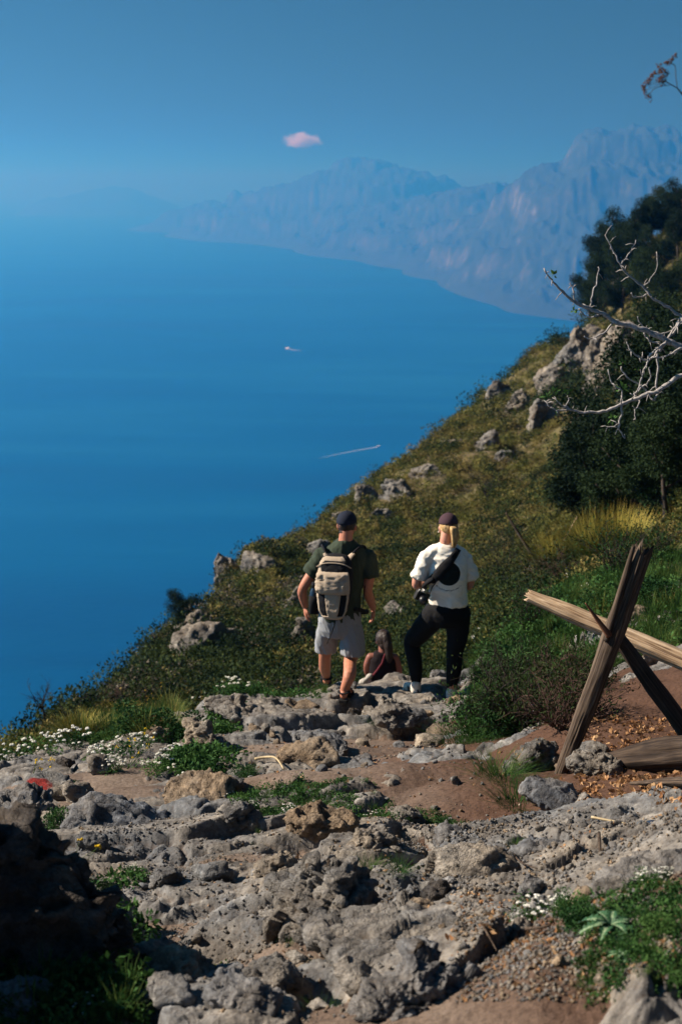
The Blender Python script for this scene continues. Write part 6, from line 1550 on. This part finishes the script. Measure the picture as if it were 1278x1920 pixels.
for px, py, w, lab in [(1078, 1108, 70, 'white flowers on the bank below the yellow broom'), (1045, 1102, 44, 'small white flowers left of those below the broom'), (1105, 1118, 44, 'white flowers closest to the post on the bank'),
    (900, 1228, 74, 'cluster of white flowers right of the woman\'s knee'), (915, 1200, 54, 'white flowers higher up beside the woman\'s hip'), (880, 1262, 50, 'white flowers beside the woman\'s calf'), (830, 1262, 44, 'white flowers between the woman\'s legs'),
    (20, 1440, 80, 'white flowers at the left edge above the red painted rock'), (75, 1425, 80, 'white flowers right of those at the left edge'), (140, 1412, 84, 'white flowers above the brown earth on the left'), (200, 1425, 80, 'white flowering plant behind the small dark brown stone'),
    (255, 1432, 90, 'large white flowering mat in the middle of the left rim'), (300, 1462, 80, 'white flowering mat nearest the path on the left'), (330, 1432, 70, 'white flowering mat below the red dotted rock'), (215, 1462, 60, 'white flowers right of the rock in the brown patch'),
    (350, 1478, 50, 'white flowers at the top of the tilted slab'), (440, 1318, 70, 'white flowers on the rim left of the tan block'), (480, 1306, 60, 'white flowers on the rim nearer the man'), (530, 1296, 50, 'white flowers by the pale stone on the rim'), (385, 1335, 70, 'pale flowers beyond the jagged rock'),
    (425, 1515, 36, 'tiny white flowers right of the tilted slab'), (470, 1528, 36, 'tiny white flowers along the lower edge of the brown earth'), (540, 1540, 34, 'row of tiny white flowers below the brown hump'), (700, 1535, 40, 'tiny white flowers in the centre of the path'), (760, 1535, 34, 'tiny white flowers right of the path centre'),
    (1010, 1735, 90, 'white flowers in the middle of the lower right gravel'), (1050, 1715, 60, 'white flowers beside the tan stone'), (980, 1745, 50, 'white flowers left above the whitish stone'), (1215, 1700, 60, 'white flowers in front of the blue grey slab'), (1245, 1692, 40, 'white flowers by the right edge under the slab'),
    (60, 1775, 90, 'shaded white flowers in front of the dark boulder'), (20, 1700, 60, 'shaded white flowers at the left edge of the boulder'), (110, 1860, 100, 'white flowers near the bottom left corner'), (50, 1850, 80, 'white flowers above the sunlit corner rock'), (130, 1560, 50, 'white flowers at the top right of the dark boulder'), (170, 1905, 70, 'white flowers at the bottom edge on the left'), (160, 1800, 70, 'small shaded flowers at the foot of the dark boulder'), (250, 1640, 40, 'tiny flowers beside the angular rock')]:
    i += 1; flowers(px, py, w, lab, i)
# leafy mounds
def mound(px, py, wpx, kind, label, seed, tall=1.0, name='herb', cat='plant', n=1600, leaf=0.12):
    g = G(px, py); s_ = wpx / scale_at(g.y, g.z) / 2
    e = empty(name, g - Vector((0, 0, .01)), label, cat)
    lm = {'deep': L_DEEP, 'herb': L_HERB, 'dark': L_DARK}[kind]
    o_ = link('leaves', bush_mesh('leaves', seed, n, lm, leaf, 12, 0.55, 0.8, wl=0.5), e); o_.scale = (s_, s_, s_ * tall)
    b_ = MB(); r_ = random.Random(seed)
    for k in range(14): twigs(b_, (0, 0, 0), (r_.uniform(-1, 1), r_.uniform(-1, 1), .7), 0.8, 0.012, 0, r_)
    o_ = link('stems', b_.mesh('stems', L_HERB), e); o_.scale = (s_,) * 3
for a in [(1225, 1140, 110, 'deep', 'dark leafy plant on the bank right of the post', 420), (1262, 1190, 80, 'deep', 'dark leafy plant at the right edge above the rail', 421), (1130, 1150, 80, 'deep', 'dark leafy plant behind the middle of the rail', 422), (1180, 1860, 110, 'herb', 'sprawling green weeds on the earth at the lower right', 423), (1240, 1800, 90, 'herb', 'green weeds right of the thistle rosette', 424), (330, 1395, 120, 'deep', 'dark green leafy mat below the jagged rock', 401), (255, 1392, 110, 'deep', 'dark green leafy mat left of the red dotted rock', 402), (400, 1382, 90, 'deep', 'dark green leaves above the rounded sunlit boulder', 403), (330, 1450, 90, 'deep', 'dark green mat between the flowers and the path', 404), (205, 1398, 80, 'herb', 'green leafy plant among the white flowers', 405),
          (120, 1492, 70, 'deep', 'green leaves growing over the red painted rock', 406), (105, 1560, 90, 'deep', 'green plant behind the top of the dark boulder', 407), (460, 1478, 60, 'deep', 'green leaves right of the tilted slab', 408), (205, 1730, 50, 'dark', 'dark leafy plant at the right foot of the boulder', 409),
          (60, 1700, 110, 'dark', 'shaded leafy plant in front of the dark boulder', 410), (1090, 1775, 120, 'deep', 'dark green ferny plant above the thistle rosette', 411), (1060, 1740, 70, 'herb', 'green plant left of the ferny plant', 412), (1265, 1905, 90, 'herb', 'bright green leaves in the bottom right corner', 413), (640, 1640, 60, 'deep', 'small green plant between the middle rocks', 414), (120, 1900, 80, 'dark', 'shaded plant in the bottom left', 415)]:
    mound(*a)
# twiggy dark bushes right of the woman
def heath(px, py, wpx, hpx, label, seed, mat=M_TWIG, leaf=L_SCRUBG, nt_=46, nl=1500, up=0.9):
    g = G(px, py); sc_ = scale_at(g.y, g.z); w = wpx / sc_ / 2; h = hpx / sc_; rnd = random.Random(seed); rs_ = np.random.RandomState(seed)
    e = empty('shrub', g, label, 'shrub'); b_ = MB(); tips = []
    for k in range(nt_):
        a = rnd.uniform(0, 6.28); r = rnd.random() ** .5 * w * .6; p = Vector((math.cos(a) * r, math.sin(a) * r * .7, 0))
        tips += twigs(b_, p, (math.cos(a) * rnd.uniform(.1, .8), math.sin(a) * rnd.uniform(.1, .8), up), h * rnd.uniform(.55, .95), 0.006, 2, rnd, 3, .28)
    link('twigs', b_.mesh('twigs', mat), e)
    T = np.array([tuple(t_) for t_ in tips]); k = rs_.randint(0, len(T), nl)
    C = T[k] + rs_.normal(size=(nl, 3)) * 0.04; C[:, 2] = np.abs(C[:, 2])
    V, F = leaf_quads(C, rs_.normal(size=(nl, 3)) + np.array([0, 0, .6]), 0.035 * rs_.uniform(.5, 1.3, nl), 0.010 * rs_.uniform(.6, 1.3, nl), 0, rs_)
    link('leaves', new_mesh('leaves', V, F, leaf, False), e)
heath(1005, 1375, 150, 110, 'large dark twiggy bush sprawling below the rail', 1, nt_=70, nl=2600, leaf=L_SCRUBG, up=0.6)
heath(900, 1400, 90, 70, 'ragged green bush in front of the large twiggy bush', 19, leaf=L_HERB, nt_=40, nl=2200, up=0.8)
heath(1060, 1400, 110, 80, 'reddish brown twigs at the right end of the large twiggy bush', 20, M_TWIG_R, L_SCRUBG, 50, 900, 0.7)
heath(940, 1392, 80, 60, 'dark bush at the foot of the bank right of the woman', 2, leaf=L_DEEP, nt_=50, nl=3500)
heath(1060, 1330, 120, 90, 'reddish twiggy bush behind the fence post', 3, M_TWIG_R)
heath(955, 1290, 120, 80, 'dark heathery bush halfway up the bank', 4, leaf=L_DEEP, nl=2500)
heath(960, 1110, 110, 100, 'dark twiggy bush around the broken grey pole', 5)
heath(1010, 1180, 120, 60, 'low dark bush just above the end of the pale rail', 6, leaf=L_DEEP)
heath(1080, 1100, 160, 70, 'dark woody base under the yellow broom', 7, M_TWIG_R)
heath(1180, 1090, 140, 90, 'dark bush right of the yellow broom', 8, leaf=L_DEEP, nl=3000)
heath(250, 1340, 130, 50, 'dry brown twiggy undergrowth on the left rim', 10, M_TWIG_R, L_GREY, 50, 900)
# yellow broom
def broom(px, py, wpx, hpx, label, seed, n=1500):
    g = G(px, py); sc_ = scale_at(g.y, g.z); h = hpx / sc_; w = wpx / sc_ / 2
    e = empty('broom_bush', g, label, 'shrub')
    o_ = link('stems', blades_mesh('stems', seed, n, M_BROOM, (0.55, 1.05), lean=0.95, w=0.02, base=0.45, curl=0.25), e); o_.scale = (w * 1.0, w * .8, h)
broom(1145, 1080, 200, 150, 'broom bush with bright yellow tips above the fence post', 1, 2600)
broom(1060, 1090, 160, 115, 'greener half of the broom left of the yellow one', 2, 1600)
broom(150, 1395, 110, 64, 'clump of tall yellow green stems on the left rim', 3, 900)
broom(230, 1352, 90, 40, 'green stems behind the flowers on the left rim', 4, 700)
broom(430, 1300, 90, 34, 'green stems on the rim below the hillside shrubs', 5, 500)
# thistle rosette
def rosette(px, py, wpx, label, n=15, seed=1, name='thistle_rosette'):
    g = G(px, py); s_ = wpx / scale_at(g.y, g.z) / 2; rnd = random.Random(seed)
    e = empty(name, g + Vector((0, 0, 0.02)), label, 'plant')
    nt = NT('thistle_leaf'); oc = obj_coord(nt); at = nt.attr('rib'); v = nt.noise(60, 3, .6, oc).outputs[0]
    c = nt.ramp(nt.math('ADD', at, nt.math('MULTIPLY', nt.math('SUBTRACT', v, .5), .8)), [(0.25, (0.025, 0.075, 0.03)), (0.6, (0.05, 0.12, 0.05)), (0.85, (0.26, 0.34, 0.20))])
    m = nt.bsdf(c, 0.5, nt.bump(v, .4, .004))
    for k in range(n):
        a = 2.399 * k; L = s_ * (1.0 - 0.45 * k / n) * rnd.uniform(.85, 1.1); el = 0.15 + 0.9 * k / n; V = []; rib = []; N_ = 15
        for i_ in range(N_):
            t = i_ / (N_ - 1); wdt = 0.19 * L * math.sin(math.pi * min(1, t * .95 + .05)) ** .7 * (1 + .38 * (1 if i_ % 2 else -1)) * (1 - .25 * t)
            rr = L * t; z = L * (t * math.sin(el) - 0.55 * t * t)
            for s2, rb in ((-1, 0.1), (-.5, .3), (0, 1.0), (.5, .3), (1, 0.1)):
                V.append((math.cos(a) * rr * math.cos(el * .6) - math.sin(a) * wdt * s2, math.sin(a) * rr * math.cos(el * .6) + math.cos(a) * wdt * s2, z + abs(s2) * wdt * .45 + .01)); rib.append(rb)
        link('leaf', new_mesh('leaf', V, grid_faces(N_, 5), m, True, {'rib': rib}), e)
rosette(1140, 1812, 150, 'large thistle rosette with pale veined leaves at the lower right')
rosette(1160, 1862, 70, 'smaller rosette just below the large thistle rosette', 9, 3)
# yellow flowered stalks at the lower left
def stalks(px, py, hpx, label, seed, n=5):
    g = G(px, py); h = hpx / scale_at(g.y, g.z); rnd = random.Random(seed); e = empty('flower_stalk', g, label, 'plant'); b_ = MB(); f_ = MB()
    for k in range(n):
        tips = twigs(b_, (0, 0, 0), (rnd.uniform(-.2, 1.0), rnd.uniform(-.3, .3), 1), h * rnd.uniform(.7, 1), 0.0022, 1, rnd, 2, .15)
        for t_ in tips:
            for q_ in range(4): ball(f_, t_ + Vector((rnd.uniform(-.008, .008), rnd.uniform(-.008, .008), rnd.uniform(-.006, .008))), 0.004, None, 1)
    link('stems', b_.mesh('stems', L_GRASS), e); link('flowers', f_.mesh('flowers', M_YELLOW), e)['kind'] = 'stuff'
stalks(85, 1790, 130, 'thin green stalks with tiny yellow flowers against the dark boulder', 2); stalks(130, 1800, 80, 'shorter yellow flowered stalks right of the taller ones', 3, 4)
stalks(1020, 1110, 60, 'stalks with orange yellow flowers left below the broom', 5, 6); stalks(880, 1190, 60, 'yellow flowered stalks behind the woman', 6, 4); stalks(285, 1345, 50, 'yellow flowers beyond the red dotted rock', 7, 8); stalks(60, 1470, 60, 'grass stalks at the left edge beyond the red painted rock', 8, 3); stalks(240, 1455, 70, 'tall pale stalks in front of the white flowering mat', 9, 4)

# --- bare fig branches reaching in from the right
FY = 6.3
def zz(xz, yz, dy=0.0): return J(860 + xz * .327, 380 + yz * .327, FY + dy)
ft = empty('fig_tree', (3.0, FY + .25, float(ground_z(3.0, FY + .25)[0])), 'bare pale fig tree branches reaching in from the right edge', 'tree')
def br(pts, r0, r1, name='branch', dy=0.0, wob=0.0):
    P = smooth_path([zz(a, b_, dy + (c_[0] if c_ else 0)) for a, b_, *c_ in pts], 4)
    r0 *= 0.52; r1 *= 0.50
    rw = random.Random(len(pts) * 7 + int(pts[0][0])); P = [p + Vector((rw.uniform(-1, 1), rw.uniform(-1, 1), rw.uniform(-1, 1))) * 0.004 for p in P]
    b_ = MB(); rr = np.linspace(r0, r1, len(P)); rr = rr * (1 + 0.14 * np.sin(np.arange(len(P)) * 2.1))
    b_.tube(P, list(rr), 8, True, None, 0.14, len(P))
    for p_, r_ in list(zip(P, rr))[2:]:
        if rw.random() < .35: q_ = p_ + Vector((rw.uniform(-1, 1), rw.uniform(-1, 1), rw.uniform(-1, 1))).normalized() * rw.uniform(.012, .05); b_.tube([p_, p_.lerp(q_, .5) + Vector((0, 0, .004)), q_], [r_ * .55, .0022, .0012], 4)
    part(b_, name, M_BARK_P, ft)
K = 0.0022
tk = MB(); base = ft.location; tk.tube(smooth_path([base - Vector((0, 0, .15)), base + Vector((0.03, 0, .7)), base + Vector((-.05, 0, 1.3)), zz(1700, 1050), zz(1560, 930), ], 5), list(np.linspace(.10, .03, 21)), 12); part(tk, 'trunk', M_BARK_P, ft)
br([(1900, 1200), (1600, 960), (1420, 880), (1278, 830), (1200, 795), (1100, 745), (1000, 710), (890, 680), (820, 635), (750, 605), (680, 580), (620, 540), (560, 480), (520, 430), (485, 378)], .034, .0055)
br([(1600, 960), (1500, 830), (1380, 740), (1270, 650), (1180, 590), (1100, 540), (1050, 480), (960, 405), (925, 355), (870, 250), (835, 180)], .017, .005, dy=.1)
br([(1010, 218), (985, 275), (925, 355)], .004, .0065, dy=.1); br([(1135, 280), (1130, 370), (1110, 420), (1060, 480)], .004, .006, dy=.1); br([(980, 520), (1010, 545), (1085, 528)], .006, .007, dy=.1)
br([(800, 365), (790, 450), (765, 530), (750, 605)], .005, .009); br([(635, 460), (655, 500), (662, 570)], .004, .007); br([(685, 608), (720, 645), (770, 655), (815, 632)], .005, .007)
br([(715, 770), (760, 778), (830, 745), (880, 690)], .005, .008); br([(1290, 640, .1), (1240, 710, .05), (1200, 780), (1150, 830, -.05), (1090, 880, -.05), (1070, 930, -.05), (1050, 1000, -.05), (1010, 1100, -.05), (1000, 1130, -.05)], .011, .006)
br([(1560, 930), (1420, 930), (1278, 985), (1200, 1040), (1130, 1080), (1050, 1105), (960, 1145), (870, 1185), (780, 1200), (700, 1200), (640, 1185), (600, 1165)], .024, .007, dy=-.08); br([(640, 1185), (560, 1190), (520, 1170), (500, 1140)], .007, .004, dy=-.08); br([(620, 1180), (575, 1150), (548, 1110)], .005, .003, dy=-.08); br([(610, 1165), (625, 1130), (620, 1100)], .005, .003, dy=-.08)
br([(930, 1150), (930, 1220), (915, 1290), (945, 1350)], .010, .006, dy=-.08); br([(915, 1285), (880, 1290), (845, 1282)], .006, .004, dy=-.08); br([(1035, 1135), (1010, 1190), (1010, 1240)], .006, .004, dy=-.06)
br([(850, 960), (880, 1040), (930, 1075), (930, 1150)], .005, .007, dy=-.1); br([(925, 940), (960, 1000), (1040, 1050), (1080, 1090), (1110, 1135), (1135, 1100), (1130, 1050), (1140, 960), (1135, 870)], .006, .010, dy=-.02)
br([(1278, 830), (1220, 860), (1160, 890), (1120, 880)], .009, .006, dy=-.1); br([(960, 795), (985, 850), (1040, 890), (1090, 900), (1140, 850), (1200, 790)], .005, .011, dy=.05); br([(1025, 655), (1050, 705), (1130, 745), (1200, 740), (1260, 690)], .004, .008, dy=.12)
br([(1150, 850), (1180, 800), (1240, 730), (1278, 660)], .012, .010, dy=.02); br([(1000, 1100), (1060, 1050), (1100, 1000), (1085, 940)], .008, .006, dy=.03); br([(1060, 745), (1090, 790), (1150, 810)], .008, .010, dy=.03)
for a, b_, s_ in [(548, 425, .032), (655, 632, .03), (500, 1125, .035), (545, 1100, .03), (620, 1095, .028), (940, 1085, .04), (880, 1250, .03), (555, 1200, .022), (1025, 965, .02), (940, 930, .025)]:
    o_ = link('leaf_bud', bush_mesh('leaf_bud', int(a), 9, L_HERB, 0.8, 2, .8, .2, r0=(.1, .3), wl=.5), ft); o_.location = zz(a, b_, -.03) - ft.location; o_.scale = (s_,) * 3
# --- dry umbel at the top right
DY = 4.0
du = empty('dry_umbel', (1.35, DY, float(ground_z(1.35, DY)[0])), 'dry brown seed head of a tall plant at the top right edge', 'dry flower')
def uu(x, y, d=0): return J(1160 + x * .0937, 60 + y * .0937, DY + d)
M_STEM = make_plain('grey_stem', (0.05, 0.055, 0.06), .8); M_SEED = make_plain('brown_seeds', (0.11, 0.045, 0.02), .9, 200, .5)
b = MB(); b.tube(smooth_path([uu(1160, 1120), uu(1255, 1240), uu(1500, 1500), uu(1800, 2300), du.location + Vector((.03, 0, 1.2)), du.location], 6), list(np.linspace(.0016, .006, 31)), 6)
b.tube(smooth_path([uu(1160, 1120), uu(1040, 1055), uu(930, 990)], 4), .0014, 5); b.tube(smooth_path([uu(1160, 1120), uu(1130, 900), uu(1115, 680), uu(1040, 630)], 4), .0011, 5); b.tube(smooth_path([uu(1010, 1065), uu(830, 1085), uu(690, 1140), uu(610, 1250)], 4), .0009, 5)
rnd = random.Random(2); f_ = MB()
for (x, y, r, n) in [(590, 1300, 55, 26), (500, 1180, 50, 22), (480, 1090, 50, 22), (550, 1020, 60, 26), (600, 950, 50, 20), (660, 870, 55, 24), (710, 810, 50, 20), (800, 720, 70, 34), (840, 780, 60, 28), (900, 800, 60, 22), (860, 900, 60, 28), (800, 960, 55, 22), (860, 1010, 50, 20), (960, 830, 35, 10), (940, 620, 40, 16), (1000, 600, 50, 22), (1060, 530, 40, 16), (1120, 470, 35, 12)]:
    c_ = uu(x, y, rnd.uniform(-.02, .02)); tgt = uu(1040, 630) if x > 925 and y < 700 else (uu(610, 1250) if y > 1240 else uu(940, 990))
    b.tube([c_, tgt], .0006, 3, False)
    for k in range(n):
        p = c_ + Vector((rnd.gauss(0, 1), rnd.gauss(0, 1), rnd.gauss(0, 1))) * (r * .0937 / 640 * .5); ball(f_, p, rnd.uniform(.0012, .0024), None, 1)
part(b, 'stem', M_STEM, du); part(f_, 'seed_head', M_SEED, du)

# ------------------------------------------------------------------ boats, clouds, mist
def sea_at(px, py): u, q_ = ray(px, py); Y = SEA / float(q_); return Vector((float(u) * Y, Y, SEA))
M_WHITE = make_plain('white_hull', (0.75, 0.75, 0.72), 0.4); M_FOAM = make_plain('foam', (0.3, 0.38, 0.45), 0.9, 0.2, .2)
def boat(px, py, L, wake_to, label, w0):
    p = sea_at(px, py); q_ = sea_at(*wake_to); d = (p - q_).normalized(); yaw = math.atan2(d.y, d.x)
    e = empty('boat', p, label, 'boat', None, yaw); n = 9; V = []
    for z, k in ((-.3, .7), (0.12 * L, 1.0)):
        for i_ in range(n):
            t = i_ / (n - 1); w_ = .16 * L * math.sin(math.pi * min(1, .35 + .65 * (1 - t))) ** .8 * k * (1 if t < .99 else .05)
            V += [(L * (t - .5) * (1 if k == 1 else .92), w_, z + .05 * L * t * t), (L * (t - .5) * (1 if k == 1 else .92), -w_, z + .05 * L * t * t)]
    F = []
    for i_ in range(n - 1): a = 2 * i_; F += [(a, a + 2, 2 * n + a + 2, 2 * n + a), (a + 1, 2 * n + a + 1, 2 * n + a + 3, a + 3), (2 * n + a, 2 * n + a + 2, 2 * n + a + 3, 2 * n + a + 1)]
    F += [(0, 2 * n, 2 * n + 1, 1)]
    link('hull', new_mesh('hull', V, F, M_WHITE, False), e)
    b_ = MB(); b_.box((-.02 * L, 0, .17 * L), (.16 * L, .09 * L, .06 * L)); link('cabin', b_.mesh('cabin', M_WHITE, False), e)
    Lw = (p - q_).length; N_ = 60; V = []
    for i_ in range(N_):
        t = i_ / (N_ - 1); w_ = w0 * (1 - t) ** .6 * (1 + .4 * math.sin(i_ * 2.3)) + .05
        V += [(-L * .4 - t * Lw, w_ + 4 * math.sin(t * 3), .15), (-L * .4 - t * Lw, -w_ + 4 * math.sin(t * 3), .15)]
    link('wake', new_mesh('wake', V, [(2 * i_, 2 * i_ + 1, 2 * i_ + 3, 2 * i_ + 2) for i_ in range(N_ - 1)], M_FOAM, False), e)
boat(708, 838, 11, (600, 859), 'small motorboat trailing a long white wake on the sea', 1.9)
boat(540, 655, 26, (562, 657), 'distant white boat with a short wake further out on the sea', 6.0)
def puff(name, c, size, dens, label, kind, seed, nscale=2.2, thr=0.45, cat='cloud', col=(1, 1, 1)):
    nt = NT(name + '_vapour'); oc = obj_coord(nt)
    ln = nt.n('ShaderNodeVectorMath', {'operation': 'LENGTH'}, i0=oc).outputs['Value']
    n_ = nt.noise(nscale, 5, .6, oc, .3); n_.inputs['Vector'].default_value = (0, 0, 0)
    nt.set(n_.inputs['Vector'], nt.n('ShaderNodeVectorMath', {'operation': 'ADD'}, i0=oc, i1=(seed, seed, 0)).outputs[0])
    f = nt.math('SUBTRACT', n_.outputs[0], nt.math('ADD', nt.math('MULTIPLY', nt.math('POWER', ln, 1.6), .55), thr - .25))
    f = nt.math('MULTIPLY', nt.math('MAXIMUM', f, 0.0), dens * 6)
    v = nt.n('ShaderNodeVolumePrincipled'); v.inputs['Color'].default_value = (*col, 1); nt.set(v.inputs['Density'], f); v.inputs['Anisotropy'].default_value = 0.0
    nt.t.links.new(v.outputs[0], nt.out.inputs['Volume'])
    V, F = _ICO[3]; o_ = link(name, new_mesh(name, V, F, nt.m)); o_.location = c; o_.scale = size
    nt.m.cycles.volume_step_rate = 1.0 if hasattr(nt.m, 'cycles') else 1
    return tag(o_, label, cat if kind is None else None, None, kind)
puff('cloud', J(566, 264, 15000), (270, 200, 115), 0.012, 'small lone white cloud above the far headland', None, 3.7)
